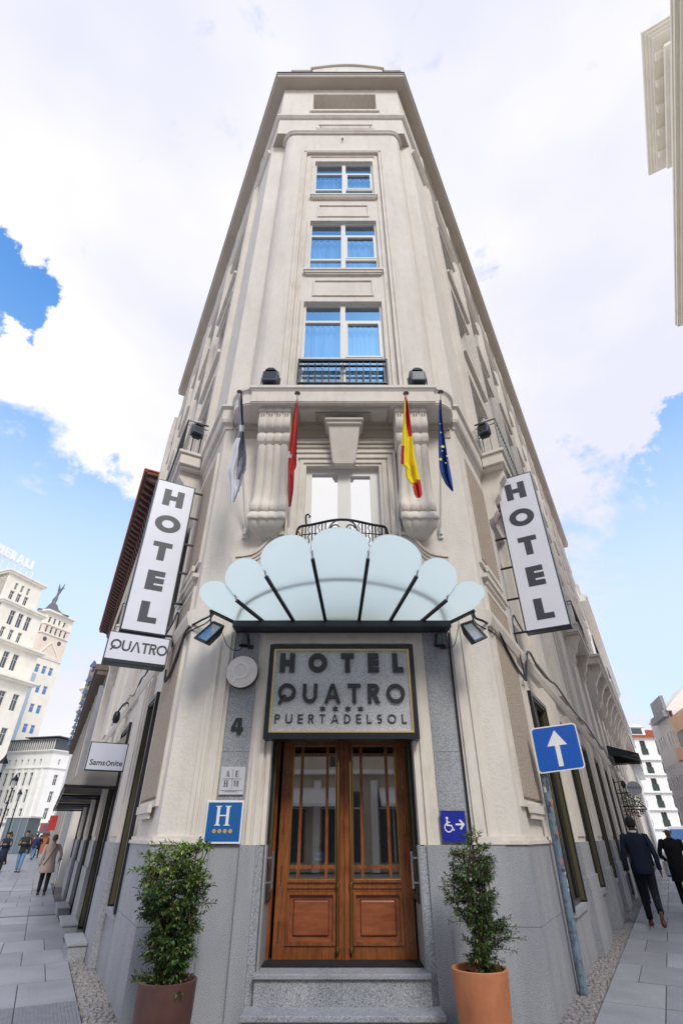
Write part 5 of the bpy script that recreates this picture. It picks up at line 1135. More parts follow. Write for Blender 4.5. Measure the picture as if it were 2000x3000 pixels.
# --- building behind the viewer, seen only as reflections and as light blocker
bh = thing('square_building', (0, -16, 0), 'cream building across the square behind the viewer, reflected in the glass doors', 'building')
face(bh, (26, -16), (-1, 0), 52, 0, 17, grid(52, 13, 1.5, (4.6, 8.6, 12.6), 2.5), M_B1, pane=M_WIND)
band(bh, [(26, -16), (-26, -16)], 17, .8, .6, M_B3); MB().box(-26, 26, -26, -16.4, 0, 17).build('body', M_B1, bh)
for k in range(17):
    x = -25+k*3; MB().box(x, x+2.1, -15.99, -15.93, .4, 3.5).build('shop_window', M_WIND, bh)
    g = MB(); g.box(x-.45, x-.1, -16, -15.7, 0, 4.0); g.build('pilaster', M_B2, bh)
    g = MB(); g.box(x+.68, x+.74, -15.93, -15.88, .4, 3.5); g.box(x+1.36, x+1.42, -15.93, -15.88, .4, 3.5); g.box(x, x+2.1, -15.93, -15.88, 2.7, 2.76); g.build('shop_frame', M_WF, bh, kind='stuff')
Tb = lambda s_, a, z: (26-s_, -16+a, z)
for k in range(6): g = MB(); g.prism([(0, 3.7), (1.6, 2.9), (1.6, 2.75), (0, 3.55)], lambda a, z, d: Tb(d, a, z), 8+k*6, 12+k*6); g.build('awning', M_WP, bh)
for z in (4.3, 8.3, 12.3): MB().box(1, 51, 0, .5, z, z+.2, Tb).build('balcony', M_B2, bh)

# --- right neighbour further down the street
rb = thing('neighbour_building', TR(RS+20, 0, 0), 'cream building further down the right street past the hotel, with balconies and cornices', 'building')
TN = lambda s_, a, z: TR(s_+RS+.02, a, z)
face(rb, TN(0, 0, 0)[:2], (dR.x, dR.y), 42, 0, 19, grid(42, 13, 1.3, (4.8, 8.8, 12.6, 16), 2.2, .5), M_B2)
MB().box(0, 42, -8, -.5, 0, 19, TN).build('body', M_B2, rb)
mb = MB(); mb.box(0, 42, -2, .6, 19, 19.35, TN); mb.box(0, 42, -2, .75, 19.35, 19.6, TN); mb.build('eave', M_B2, rb)
for k in range(6): MB().box(3+k*6, 5.6+k*6, -3, .0, 19.6, 21.8, TN).box(2.8+k*6, 5.8+k*6, -3, .25, 21.8, 22.1, TN).build('dormer', M_B2, rb)
for z in (8.0, 12.0): MB().box(0, 42, 0, .7, z, z+.2, TN).build('balcony_slab', M_B2, rb)
mb = MB(); u = 0
for z in (8.2, 12.2):
    u = 0
    while u < 42: mb.bar(TN(u, .66, z), TN(u, .66, z+.9), .03); u += .3
    mb.bar(TN(0, .66, z+.9), TN(42, .66, z+.9), .05)
mb.build('balcony_railing', M_BK, rb, kind='stuff')
# carved consoles carrying the long balcony on the hotel's right side
pr = [(0, 0), (.75, 0), (.78, -.25), (.6, -.45), (.42, -.8), (.36, -1.2), (.42, -1.5), (.34, -1.75), (.15, -1.85), (.12, -2.3), (0, -2.4)]
csrc = MB().prism(pr, lambda a, z, d: (d, a, z), -.22, .22).mesh('console', M_MO)
MB().box(17.6, RS, .05, .80, 7.86, 8.12, TR).box(17.5, RS, .05, .88, 8.12, 8.22, TR).build('long_balcony_slab', M_MO, hotel)
for k in range(9):
    o = bpy.data.objects.new('console', csrc); COL.objects.link(o); o.parent = hotel; p = TR(18.2+k*2.45, 0.0, 7.86); og = ORG[hotel.name]
    o.matrix_local = Matrix(((dR.x, nR.x, 0, p[0]-og[0]), (dR.y, nR.y, 0, p[1]-og[1]), (0, 0, 1, p[2]-og[2]), (0, 0, 0, 1)))
mb = MB(); u = 17.7
while u < RS: mb.bar(TR(u, .8, 8.2), TR(u, .8, 9.1), .022); u += .2
mb.bar(TR(17.7, .8, 9.1), TR(RS, .8, 9.1), .04); mb.build('long_railing', M_BK, hotel, kind='stuff')
# dark awning and round sign on the right wall
M_CANV = mat('dark_green_canvas', (.03, .038, .038), .8, var=.3, vs=4, stretch=(1, 1, 8))
awning(TR, 19.5, 23.2, 1.22, 4.85, 4.45, 'dark ribbed canvas awning high on the right wall', M_CANV, M_BK, 5, .42)
TP = TVs(PR, dR, nR, 17, .5, 1)
pz = thing('round_shop_sign', TP(.3, 0, 3), 'round grey hanging sign reading PIZZAIO on the right wall', 'sign')
mb = MB(); mb.prism([(.28+.25*cos(2*pi*k/32), 3.0+.235*sin(2*pi*k/32)) for k in range(32)], lambda u, v, d: TP(u, d, v), -.04, .04); mb.build('disc', mat('grey_sign_disc', (.6, .6, .64), .5), pz)
text_mb('PIZZAIO', .115, TP, .28, 2.985, .041, .045).build('lettering', M_LT, pz)
MB().bar(TP(-.5, 0, 2.86), TP(.1, 0, 2.86), .03).bar(TP(-.02, 0, 2.75), TP(-.02, 0, 3.05), .03).build('bracket', M_BK, pz)
wl = thing('wall_lantern', TR(17, .45, 3.1), 'small black wall lantern beside the round hanging sign', 'lamp'); MB().lathe([(.02, .16), (.07, .12), (.09, 0), (.05, -.1)], TR(17, .45, 3.12), 8).build('lantern', M_BK, wl); MB().bar(TR(17, 0, 3.2), TR(17, .45, 3.25), .025).build('arm', M_BK, wl)
rnd = random.Random(9)
hb_ = thing('hanging_planter', TR(20, .6, 2.7), 'iron shelf with trailing green plants and dark red flowers on the right wall', 'planter')
mb = MB(); mb.bar(TR(19, 0, 2.5), TR(19, .9, 2.5), .035).bar(TR(22, 0, 2.5), TR(22, .9, 2.5), .035).bar(TR(19, .9, 2.5), TR(22, .9, 2.5), .035).bar(TR(19, .45, 2.5), TR(22, .45, 2.5), .03).bar(TR(19, 0, 3.2), TR(19, .9, 2.5), .03); mb.build('iron_frame', M_BK, hb_)
mb = MB()
for i in range(500):
    p = Vector(TR(rnd.uniform(18.6, 20.5), rnd.uniform(.15, .85), rnd.uniform(2.2, 3.0))); d1 = Vector((rnd.uniform(-1, 1), rnd.uniform(-1, 1), rnd.uniform(-1, .3)))*.08; d2 = d1.orthogonal().normalized()*.03
    mb.add([tuple(p), tuple(p+d1*.5+d2), tuple(p+d1), tuple(p+d1*.5-d2)], [(0, 1, 2, 3)], 1 if p.z < 2.45 else 0)
mb.build('foliage', [M_LF, mat('dark_red_flower', (.10, .012, .012), .7)], hb_, kind='stuff', fix=False)

# ================================================================== FAR END OF THE RIGHT STREET
k_ = .9
wb = thing('white_apartment_building', (53, 90, 0), 'white apartment building with red tiled roof closing the right street', 'building')
sc = 90/100
def zz(z): return 1.5+(z-1.5)*sc
ux = Vector((1, .05)).normalized()
cols = [1.0, 4.0, 7.0]
ws = []
for zb_, zt_ in ((14.1, 16.4), (11.0, 12.8), (8.3, 10.2), (5.75, 7.6), (2.95, 5.0)):
    for u in (-2.2, .55, 3.3, 6.0): ws.append((u+2.6, u+3.55, zz(zb_), zz(zt_)))
face(wb, (46.6, 90), ux, 12, 0, zz(16.95), ws, M_B2, frame=M_DKW, pane=M_WIND)
Tw = lambda u, a, z: (46.6+ux.x*u+ux.y*a, 90+ux.y*u-ux.x*a, z)
MB().box(0, 12, -8, -.5, 0, zz(16.9), Tw).build('body', M_B2, wb)
for z in (13.25, 10.8, 8.05, 5.4, 2.65): MB().box(-.1, 12.1, 0, .35, zz(z)-.12, zz(z)+.12, Tw).build('balcony_ledge', M_B2, wb)
for a, b_, c, d in ws: MB().box(a-.05, b_+.05, .05, .12, c-.05, c+.85, Tw).build('balcony_railing', M_SHUT, wb)
mb = MB(); zr0, zr1 = zz(16.95), zz(18.9); mb.prism([(.5, zr0), (.3, zr0+.15), (-4, zr1), (-8, zr0)], lambda a, z, d: Tw(d, a, z), -.3, 12.3); mb.build('tiled_roof', M_TILE, wb)
tl = MB()
for k in range(44): tl.tube([Tw(-.2+k*.285, .45, zr0+.14), Tw(-.2+k*.285, -3.9, zr1+.06)], .07, 5)
tl.build('roof_tiles', M_TILE, wb, kind='stuff')
mb = MB(); mb.box(1.8, 4.6, -2.5, .1, zr0+.35, zr0+1.55, Tw); mb.prism([(1.6, zr0+1.55), (4.8, zr0+1.55), (4.3, zr0+1.85), (3.2, zr0+2.0), (2.1, zr0+1.85)], lambda u, z, d: Tw(u, d, z), -2.5, .25); mb.build('dormer', M_B2, wb)
MB().box(2.3, 4.1, .1, .14, zr0+.5, zr0+1.4, Tw).build('dormer_window', M_WIND, wb)
# grey clad block with a jutting roof, and a salmon building with bay balconies
gb = thing('grey_clad_building', (36, 60, 0), 'lilac grey clad building with scattered small windows and a jutting roof', 'building')
g1 = Vector((35.1, 60.2)); ux = Vector((-.28, -.96)).normalized(); gl = 8.0
rnd = random.Random(4); ws = []
for z in (1.6, 3.6, 5.4, 7.2, 9.2):
    for i in range(8):
        if rnd.random() < .9: u = .35+i*.95; ws.append((u, u+.42, z, z+(1.2 if z != 7.2 else .5)))
face(gb, tuple(g1), ux, gl, 0, 12.1, ws, M_B5, pane=M_WIND, depth=.15)
Tg = lambda u, a, z: (g1.x+ux.x*u+ux.y*a, g1.y+ux.y*u-ux.x*a, z)
MB().box(0, gl, -9, -.3, 0, 12.1, Tg).build('body', M_B5, gb)
mb = MB(); mb.prism([(.1, 12.1), (.1, 12.3), (-3.5, 15.4), (-9, 15.4), (-9, 12.1)], lambda a, z, d: Tg(d, a, z), -.2, gl); mb.build('jutting_roof', M_B2, gb)
MB().box(2.5, gl-.2, .0, .5, 11.6, 12.2, Tg).box(3.5, gl-.2, .0, .3, 12.2, 13.6, Tg).build('roof_terrace', M_GR2, gb)
sb2 = thing('salmon_building', Tg(14, 0, 0), 'salmon rendered building with rounded bay balconies at the right frame edge', 'building')
MB().box(gl, gl+14, -9, .1, 0, 11.4, Tg).build('body', M_B4, sb2)
for z in (2.0, 4.7, 7.4):
    for u0 in (gl+.3, gl+5.0):
        MB().prism([(u0+1.4*(1-cos(pi*k/12)), .1+.9*sin(pi*k/12)) for k in range(13)], lambda u, a, d: Tg(u, a, d), z, z+1.0).build('bay_balcony', M_B4, sb2)
        MB().box(u0+.4, u0+2.4, .1, .16, z+1.0, z+2.5, Tg).build('window', M_WIND, sb2)
# white van at the end of the street
vn = thing('delivery_van', (26.3, 44.5, 0), 'white delivery van parked down the right street behind the walking men', 'van')
van_T = lambda x, y, z: (25.6+x*cos(R(29))+y*sin(R(29)), 44.5-x*sin(R(29))+y*cos(R(29)), z)
pf = [(-1.0, .35), (-1.0, 1.1), (-.92, 1.6), (-.8, 2.02), (-.55, 2.15), (.55, 2.15), (.8, 2.02), (.92, 1.6), (1.0, 1.1), (1.0, .35)]
MB().prism(pf, lambda x, z, d: van_T(x, d, z), 0, 4.6).build('body', M_WH, vn, smooth=True, bevel=.05)
MB().prism([(-.78, 1.25), (.78, 1.25), (.66, 1.95), (-.66, 1.95)], lambda x, z, d: van_T(x, d, z), -.02, .02).build('windscreen', M_WINB, vn)
for x in (-.82, .82): MB().box(x-.12, x+.12, -.03, .02, .75, .95, van_T).build('headlight', M_WP, vn)
for x in (-.85, .85):
    for y in (.9, 3.8): MB().prism([(y+.36*cos(2*pi*k/14), .36+.36*sin(2*pi*k/14)) for k in range(14)], lambda yy, z, d: van_T(d, yy, z), x-.12, x+.12).build('wheel', M_BK, vn)

# ================================================================== THE SQUARE ON THE LEFT
gen = thing('office_building', (-95, 128, 0), 'cream stepped office building at the far left with white rooftop letters', 'building')
uG = Vector((0.10, 1.0)).normalized()      # long face runs away to the right of the picture
uG = Vector((.34, 1)).normalized()
def tier(root, O, W, D_, z0, z1, wins, m, cw=.6, frame=M_WF, front=True):
    # face along ux then return to the left
    ux = uG; T = face(root, O, ux, W, z0, z1, wins, m, frame=frame, depth=.4)
    fx = Vector((uG.y, -uG.x)); O2 = (O[0]-fx.x*D_, O[1]-fx.y*D_)
    n = 2; ws = [(D_-u-1.6, D_-u, a, b) for (p, q, a, b) in wins[:0] for u in (3,)]
    face(root, O2, (fx.x, fx.y), D_, z0, z1, [(D_-8-1.4, D_-8, z0+2, z0+5), (D_-14-1.4, D_-14, z0+2, z0+5)] if z1-z0 > 7 and D_ > 16 else [], m)
    T2 = lambda u, a, z: (O[0]+ux.x*u+ux.y*a, O[1]+ux.y*u-ux.x*a, z)
    MB().box(0, W, -D_, -.45, z0, z1, T2).build('body', m, root)
    mb = MB(); mb.box(-cw, W+cw, -D_, cw, z1, z1+.5, T2); mb.box(-cw*1.5, W+cw*1.5, -D_, cw*1.5, z1+.5, z1+1.0, T2); mb.build('cornice', m, root)
    return T2
OG = (-90.8, 122.5)
def tw(us, z, w_, h): return [(u, u+w_, z, z+h) for u in us]
T1 = tier(gen, OG, 11, 22, 54.8, 62, tw((2.6, 4.6, 6.6), 58.3, .9, 2.0)+tw((2.0, 4.3, 6.6), 55.2, 1.3, 2.6), M_B3)
tier(gen, (-89.6, 122.5), 13, 24, 44.5, 53.5, tw((3.0, 5.6, 8.2), 48.6, 1.6, 3.9)+tw((2.2, 4.8, 7.4), 44.9, 1.2, 2.8), M_B3)
tier(gen, (-88.6, 122.5), 14.5, 26, 36, 43.2, tw((1.5, 4.4, 7.3), 37.6, 1.7, 4.2), M_B3, .9)
tier(gen, (-86.8, 121.5), 13.5, 28, 0, 34.5, tw((2, 6, 10), 28, 1.8, 4)+tw((2, 6, 10), 20, 1.8, 4)+tw((2, 6, 10), 12, 1.8, 4), M_B3, 1.1)
for zlo, zhi, o in ((34.5, 36.1, (-88.4, 122.5)), (43.2, 44.6, (-89.5, 122.5)), (53.5, 54.9, (-90.7, 122.5))):
    MB().box(0, 11, -20, -.3, zlo, zhi, lambda u, a, z: (o[0]+uG.x*u+uG.y*a, o[1]+uG.y*u-uG.x*a, z)).build('setback', M_B3, gen)
TGl = lambda u, a, z: (-96.0+uG.x*u+uG.y*a, 118.0+uG.y*u-uG.x*a, z)
M_ROOFL = mat('white_roof_letters', (.85, .85, .88), .5)
x = -3.2
for c in 'GENERALI':
    w_ = glyph(c, .26)[1]*2.7
    letter(c, TGl, x, 67.2, 2.7, .26, None, 0, .35, M_ROOFL, gen); x += w_+.45
mb = MB()
for u in range(-3, 16, 2): mb.bar(TGl(u, -.2, 62.5), TGl(u, -.2, 67.2), .12)
mb.bar(TGl(-3, -.2, 67.1), TGl(15, -.2, 67.1), .14); mb.build('letter_frame', M_ROOFL, gen)
mb = MB(); 
for u in (9.5,): mb.add([TGl(u-1.5, 3, 62.8), TGl(u+1.3, 3, 62.8), TGl(u+.6, 1.5, 66), TGl(u-.6, 2.5, 65)], [(0, 1, 2, 3)])
# --- tower with a winged statue
tw_ = thing('tower_building', (-103, 166, 0), 'tall cream tower with loggia top and a dark winged statue on its roof', 'building')
cA = Vector((-101.0, 161.5)); f1 = Vector((-1, .10)).normalized(); f2 = Vector((.42, 1)).normalized()
L1, L2 = 9.5, 10.5
def tface(z0, z1, W1, W2, m, pad=0, pane=M_WIND, bars=0):
    oo = Vector((cA.x-f1.x*0, cA.y)); a = oo+f1*L1*1.0
    aa = face(tw_, (a.x, a.y), (-f1.x, -f1.y), L1, z0, z1, W1, m, pane=pane, depth=.3, bars=bars)
    bb_ = face(tw_, (oo.x, oo.y), (f2.x, f2.y), L2, z0, z1, W2, m, pane=pane, depth=.3, bars=bars)
    far = a+f2*L2; mb = MB(); mb.poly([(oo.x, oo.y, z1), (oo.x+f2.x*L2, oo.y+f2.y*L2, z1), (far.x, far.y, z1), (a.x, a.y, z1)]); mb.build('floor', m, tw_)
w2 = [(u, u+1.5, z, z+2.6) for z in (46.5, 40.5, 34.5, 28.5, 22.5, 16.5) for u in (1.9, 4.5, 7.1)]
tface(0, 51.5, [], [], M_B3) if 0 else None
tface(0, 51.5, [(u, u+1.6, 47, 49.2) for u in (1.2, 4.2)], w2, M_B3, pane=M_WINB)
tface(51.5, 59.3, [], [], M_B6)
tface(59.3, 62.3, [(u, u+.9, 59.6, 61.9) for u in (.5, 2.3, 4.1, 5.9, 7.6)], [(u, u+.9, 59.6, 61.9) for u in (.8, 2.7, 4.6, 6.5, 8.4)], M_B6)
sv = (cA.copy(), L1, L2)
tface(62.3, 66.3, [(u, u+.9, 62.9, 65) for u in (4.2, 6.4)], [(u, u+.9, 62.9, 65) for u in (.9, 2.9, 4.9, 6.9)], M_B3)
def tband(z, out, h, nm='cornice', m=M_B3):
    a = cA+f1*L1; b2 = cA+f2*L2; MB().sweep([(0, z), (out, z+h*.3), (out, z+h), (0, z+h)], [(a.x, a.y), (cA.x, cA.y), (b2.x, b2.y)]).build(nm, m, tw_)
for z, o_, h in ((51.2, .3, .5), (59.0, .4, .5), (62.1, .3, .4), (66.2, 1.1, .8)): tband(z, o_, h)
for u in (2.2, 8.0):
    p = cA+f2*u; MB().lathe([(.7, -.05), (.7, .05)], (0, 0, 0), 16)
def roundw(o, ux, u, z, r=.75):
    nn = Vector((ux.y, -ux.x)); mb = MB(); mb.prism([(u+r*cos(2*pi*k/16), z+r*sin(2*pi*k/16)) for k in range(16)], lambda uu, vv, d: (o.x+ux.x*uu+nn.x*d, o.y+ux.y*uu+nn.y*d, vv), 0, .06); mb.build('round_window', M_WIND, tw_)
def zigzag(o, ux, W, z0, z1):
    nn = Vector((ux.y, -ux.x)); mb = MB()
    for p in (seg((W*.1, z0), (W*.45, z1), .35), seg((W*.45, z1), (W*.9, z0), .35), seg((W*.1, z0), (W*.9, z0), .35)): mb.prism(p, lambda uu, vv, d: (o.x+ux.x*uu+nn.x*d, o.y+ux.y*uu+nn.y*d, vv), 0, .25)
    mb.build('relief', M_B3, tw_)
oa = cA+f1*L1; nf1 = -f1
roundw(oa, nf1, 2.3, 57.4); roundw(oa, nf1, 7.0, 57.4); roundw(cA, f2, 1.8, 57.4); roundw(cA, f2, 7.6, 57.4)
zigzag(oa, nf1, L1, 52.5, 57.0); zigzag(cA, f2, L2, 52.0, 57.0)
for i in range(9):
    for o_, ux, W in ((oa, nf1, L1), (cA, f2, L2)):
        p = o_+ux*(W*(i+.3)/9); MB().lathe([(.22, 62.3), (.22, 62.9), (.0, 63.6)], (p.x+ux.y*.1, p.y-ux.x*.1, 0), 4).build('merlon', M_B6, tw_)
ctr = cA+f1*L1*.5+f2*L2*.5
MB().lathe([(7.3, 0), (4.5, .9), (2.6, 2.4), (1.6, 4.2), (1.0, 4.6), (0, 4.7)], (ctr.x, ctr.y, 66.9), 4).build('slate_roof', M_SLATE, tw_)
# winged figure
M_BRZ = mat('weathered_bronze', (.13, .15, .16), .5, .3)
mb = MB(); P = lambda x, y, z: (ctr.x+x, ctr.y+y, 71.4+z)
mb.loft([(0, 0, 0, 1.0, .8), (0, 0, .6, .7, .6), (.1, 0, 1.6, .9, .6), (.35, 0, 2.6, .6, .45), (.5, 0, 3.6, .38, .3), (.6, 0, 4.4, .5, .3), (.7, 0, 5.2, .2, .18), (.75, 0, 5.7, .26, .26), (.75, 0, 6.1, .05, .05)], 10, T=P)
st_ = mb.build('statue', M_BRZ, tw_, smooth=True)
mb = MB()
for sg in (-1, 1): mb.prism([(.4, 4.4), (.4+sg*.4, 5.3), (.9+sg*1.0, 8.0), (1.2+sg*.55, 6.2), (.7+sg*.2, 3.4)], lambda x, z, d: P(x, d, z), -.12, .12)
mb.build('wings', M_BRZ, st_)
MB().tube([P(.7, 0, 5.0), P(1.5, -.2, 5.8), P(2.4, -.3, 6.1)], .12, 6).build('arm', M_BRZ, st_)
# --- white building with colonnaded top floor
wh = thing('white_square_building', (-83, 146, 0), 'white five storey building with glazed top floor across the far square', 'building')
A_ = Vector((-95.0, 149.0)); B_ = Vector((-76.0, 144.0)); C_ = Vector((-70.5, 153))
def z150(y_): return None
uf = (B_-A_).normalized(); Lf = (B_-A_).length
ws = [(u, u+1.25, z, z+h) for z, h in ((16.2-8.9+.0, 2.3), (10.6, 2.8), (14.4+.0, 2.9)) for u in [2.4+2.05*k for k in range(7)]]
ws = [(2.2+2.0*k, 3.35+2.0*k, z, z+h) for k in range(7) for z, h in ((5.0, 2.4), (8.6, 3.0), (12.4, 3.1))]
ar = [(2.0+2.0*k, 2.6+2.0*k, 17.2, 18.6) for k in range(8)]
face(wh, tuple(A_), uf, Lf, 0, 20.2, ws+ar, M_B2, depth=.5)
us = (C_-B_).normalized(); face(wh, tuple(B_), us, (C_-B_).length, 0, 20.2, [(2.0+3*k, 3.1+3*k, z, z+2.5) for k in range(3) for z in (5, 8.7, 12.5)]+[(2.0+3*k, 2.6+3*k, 17.2, 18.6) for k in range(3)], M_B2)
TW = lambda u, a, z: (A_.x+uf.x*u+uf.y*a, A_.y+uf.y*u-uf.x*a, z)
MB().box(0, Lf-.3, -12, -.55, 0, 20.2, TW).build('body', M_B2, wh)
band(wh, [tuple(A_), tuple(B_), tuple(C_)], 20.2, .7, .5, M_B2); band(wh, [tuple(A_), tuple(B_), tuple(C_)], 16.2, .35, .4, M_B2); band(wh, [tuple(A_), tuple(B_), tuple(C_)], 4.0, .6, .5, M_B2)
MB().box(.5, Lf-.5, -8, -.9, 20.7, 23.4, TW).build('glazed_storey', M_WIND, wh)
for k in range(26): MB().box(.4+k*.72, .62+k*.72, -.9, -.6, 20.7, 23.3, TW).build('column', M_WF, wh)
MB().box(.2, Lf-.2, -8, -.2, 23.3, 23.6, TW).build('roof_slab', M_SLATE, wh); MB().box(9, Lf+.6, -8, 0.2, 23.9, 24.1, TW).build('roof_slab', M_SLATE, wh)
for k in range(9): MB().box(1.45+2.0*k, 1.95+2.0*k, 0, .35, 4.5, 16.2, TW).build('pilaster', M_B2, wh)
# --- lower block bridging GENERALI building and white building, glass link
lk = thing('glass_fronted_building', (-90, 140, 0), 'narrow pale glass fronted building squeezed behind the office building', 'building')
MB().box(-97.5, -91.0, 139, 150, 0, 42).build('body', mat('pale_blue_glazing', (.50, .60, .68), .2), lk)
mb = MB()
for z in range(6, 46, 4): mb.box(-97.6, -90.8, 138.9, 139, z, z+.5)
mb.build('floor_bands', M_B2, lk, kind='stuff')
# old building on the right edge of the square, just beyond the left neighbour
ob = thing('corner_turret_building', (-45, 84, 0), 'cream building with a small stone turret behind the end of the left facade', 'building')
TO = lambda s_, a, z: TL(50+s_, a+.3, z)
MB().box(0, 26, -12, 0, 0, 15.5, TO).build('body', M_B2, ob); MB().box(-.2, 26.4, -12, .6, 15.5, 16.1, TO).build('cornice', M_B1, ob)
MB().lathe([(1.2, 16), (1.2, 18.4), (1.5, 18.6), (.6, 20), (.0, 22.5)], TO(16, -.3, 0)[:2]+(-1.5,), 8).build('turret', M_B3, ob)

# --- street lamps
M_LGL = glassmat('lantern_glass', (.75, .78, .8), .2, .1)
def lamp(pos, label, H=5.0, first=[None]):
    if first[0] is None:
        r = thing('street_lamp', pos, label, 'street lamp', 'street lamps on the square', local=True)
        MB().lathe([(.16, 0), (.16, .5), (.10, .6), (.08, .9), (.055, 1.1), (.045, 3.6), (.07, 3.7), (.05, 3.8), (.04, 4.2)], n=10).build('post', M_BK, r, smooth=True)
        MB().lathe([(.10, 4.2), (.20, 4.62)], n=6).build('lantern_glass', M_LGL, r)
        MB().lathe([(.25, 4.62), (.20, 4.72), (.08, 4.88), (.05, 4.95), (.0, 5.1)], n=6).build('lantern_cap', M_BK, r)
        MB().lathe([(.05, 4.1), (.11, 4.2), (.02, 4.21)], n=6).build('lantern_base', M_BK, r)
        first[0] = r
    else:
        r = copy_tree(first[0]); r.location = pos; r['label'] = label
    return r
lamp((-17.3, 28.2, 0), 'nearest black street lamp, cut by the left frame edge'); lamp((-21.9, 37.6, 0), 'black street lamp second from the hotel, in front of the white building')
lamp((-28.6, 50.5, 0), 'third black street lamp standing between two taller ones'); lamp((-38.5, 66, 0), 'small distant black street lamp low behind the others'); lamp((-49, 82, 0), 'faintest black street lamp at the far side of the square')
# --- glass kiosk, stepped sculpture, tent, flags of the square
kk = thing('glass_kiosk', (-34, 62, 0), 'tall green glass kiosk standing on the square behind the walkers', 'kiosk')
sc = 62/50.
MB().box(-35.6, -33.3, 62, 64.5, 0, 3.15).build('glass_walls', mat('green_kiosk_glass', (.13, .17, .19), .15), kk)
MB().box(-35.8, -33.1, 61.9, 64.7, 3.15, 3.3).build('roof', M_WF, kk)
for x in (-35.6, -34.85, -34.1, -33.35): MB().box(x-.03, x+.03, 61.93, 61.99, 0, 3.15).build('mullion', M_GR2, kk)
pg = thing('market_stall', (-30.6, 62, 0), 'dark stepped pagoda roofed stall with an orange front on the square', 'stall')
for k in range(6): w_ = 1.0-.15*k; MB().box(-30.6-w_, -30.6+w_, 62-w_, 62+w_, 1.75+.24*k, 1.95+.24*k).build('roof_tier', M_SLATE, pg)
MB().box(-30.65, -30.55, 61.95, 62.05, 3.15, 3.6).build('spike', M_SLATE, pg); MB().box(-31.1, -30.1, 61.4, 62.6, 0, 1.75).build('counter', mat('orange_stall', (.42, .14, .06), .7), pg)
M_BAN = mat('red_banner', (.5, .04, .04), .6)
tn = thing('promotional_tent', (-31.8, 70, 0), 'white tent with red panels on the square', 'tent')
MB().box(-40.3, -32.0, 74, 78, 0, 2.5).build('side_panels', M_WP, tn); MB().box(-40.3, -39.0, 73.9, 74, .4, 3.1).build('red_panel', M_BAN, tn); MB().box(-38.0, -36.4, 73.9, 74, 1.9, 2.9).build('red_panel', M_BAN, tn); MB().box(-33.8, -32.6, 73.9, 74, 1.0, 2.6).build('red_panel', M_BAN, tn)
rf = thing('red_shop_sign', TL(34, .9, 2.0), 'small red hanging sign on the left facade near its far end', 'sign'); MB().box(33.9, 34.1, .15, .9, 1.8, 2.6, TL).build('panel', M_BAN, rf); MB().bar(TL(34, 0, 2.5), TL(34, .2, 2.5), .05).build('bracket', M_BK, rf)
# ================================================================== TRAFFIC SIGN
ts = thing('traffic_sign', (2.75, 7.69, 0), 'square blue one way road sign with a white upward arrow on a stickered grey pole', 'road sign')
MB().tube([(2.75, 7.69, -.03), (2.775, 7.64, 2.55)], .050, 14).build('pole', M_POLE, ts, smooth=True)
aq = R(-11)
def TQ(u, a, z): 
    u0 = u; return (2.985+.955*(u0*cos(aq)+a*sin(aq)), 7.51+u0*sin(aq)*.955-a*cos(aq), 2.525+.955*(z+u0*.10))
def rr_(w_, h_, r, n=6):
    P = []
    for cx, cz, a0 in ((w_-r, h_-r, 0), (-w_+r, h_-r, 90), (-w_+r, -h_+r, 180), (w_-r, -h_+r, 270)):
        P += [(cx+r*cos(R(a0+90*k/n)), cz+r*sin(R(a0+90*k/n))) for k in range(n+1)]
    return P
MB().prism(rr_(.325, .30, .05), lambda u, v, d: TQ(u, d, v), -.012, .0).build('plate', M_WP, ts)
MB().prism(rr_(.308, .283, .04), lambda u, v, d: TQ(u, d, v), .001, .003).build('blue_field', M_TRAF, ts)
MB().prism([(-.033, -.24), (.033, -.24), (.033, .03), (.14, .03), (0, .235), (-.14, .03), (-.033, .03)], lambda u, v, d: TQ(u+.005, d, v), .0035, .005).build('arrow', M_WP, ts)
for z_ in (-.18, .0): MB().box(-.28, -.14, -.13, -.012, z_, z_+.04, TQ).build('clamp', M_POLE, ts)
rnd = random.Random(21); stc = [mat('sticker_white', (.6, .6, .6)), mat('sticker_orange', (.5, .16, .05)), mat('sticker_violet', (.2, .13, .25)), mat('sticker_dark', (.05, .06, .08)), mat('sticker_teal', (.08, .2, .22))]
def on_pole(z): k = z/2.58; return 2.75+.025*k, 7.69-.05*k
for i in range(34):
    z = rnd.uniform(.9, 2.15); x, y = on_pole(z); hgt = rnd.uniform(.025, .09); a0 = rnd.uniform(-2.7, -.4); wd = rnd.uniform(.5, 1.1); mb = MB(); m = 5; r = .0508+.0002*(i % 7)
    P = [(x+r*cos(a0+wd*k/m), y+r*sin(a0+wd*k/m), zz_) for zz_ in (z, z+hgt) for k in range(m+1)]
    mb.add(P, [(k, k+1, m+2+k, m+1+k) for k in range(m)]); mb.build('sticker', stc[i % 5], ts, fix=False)
# ================================================================== PLANTERS AND SHRUBS
def pot(c, rt, rb, h, m, label, sq=0):
    r = thing('plant_pot', (c[0], c[1], 0), label, 'plant pot')
    MB().lathe([(rb, -.01), (rb+.01, .03), ((rb+rt)/2+.005, h*.5), (rt, h-.02), (rt, h), (rt-.012, h+.006), (rt-.03, h), (rt-.04, h-.06), (rt-.05, h-.12)], (c[0], c[1], 0), 36).build('pot', m, r, smooth=True)
    mb = MB(); n = 20; rn = random.Random(3); P = [(c[0], c[1], h-.04)]+[(c[0]+(rt-.04)*cos(2*pi*k/n)*f, c[1]+(rt-.04)*sin(2*pi*k/n)*f, h-.06+rn.uniform(-.015, .02)) for f in (.5, 1) for k in range(n)]
    mb.add(P, [(0, 1+k, 1+(k+1) % n) for k in range(n)]+[(1+k, 1+n+k, 1+n+(k+1) % n, 1+(k+1) % n) for k in range(n)]); mb.build('soil', M_SOIL, r)
    return r
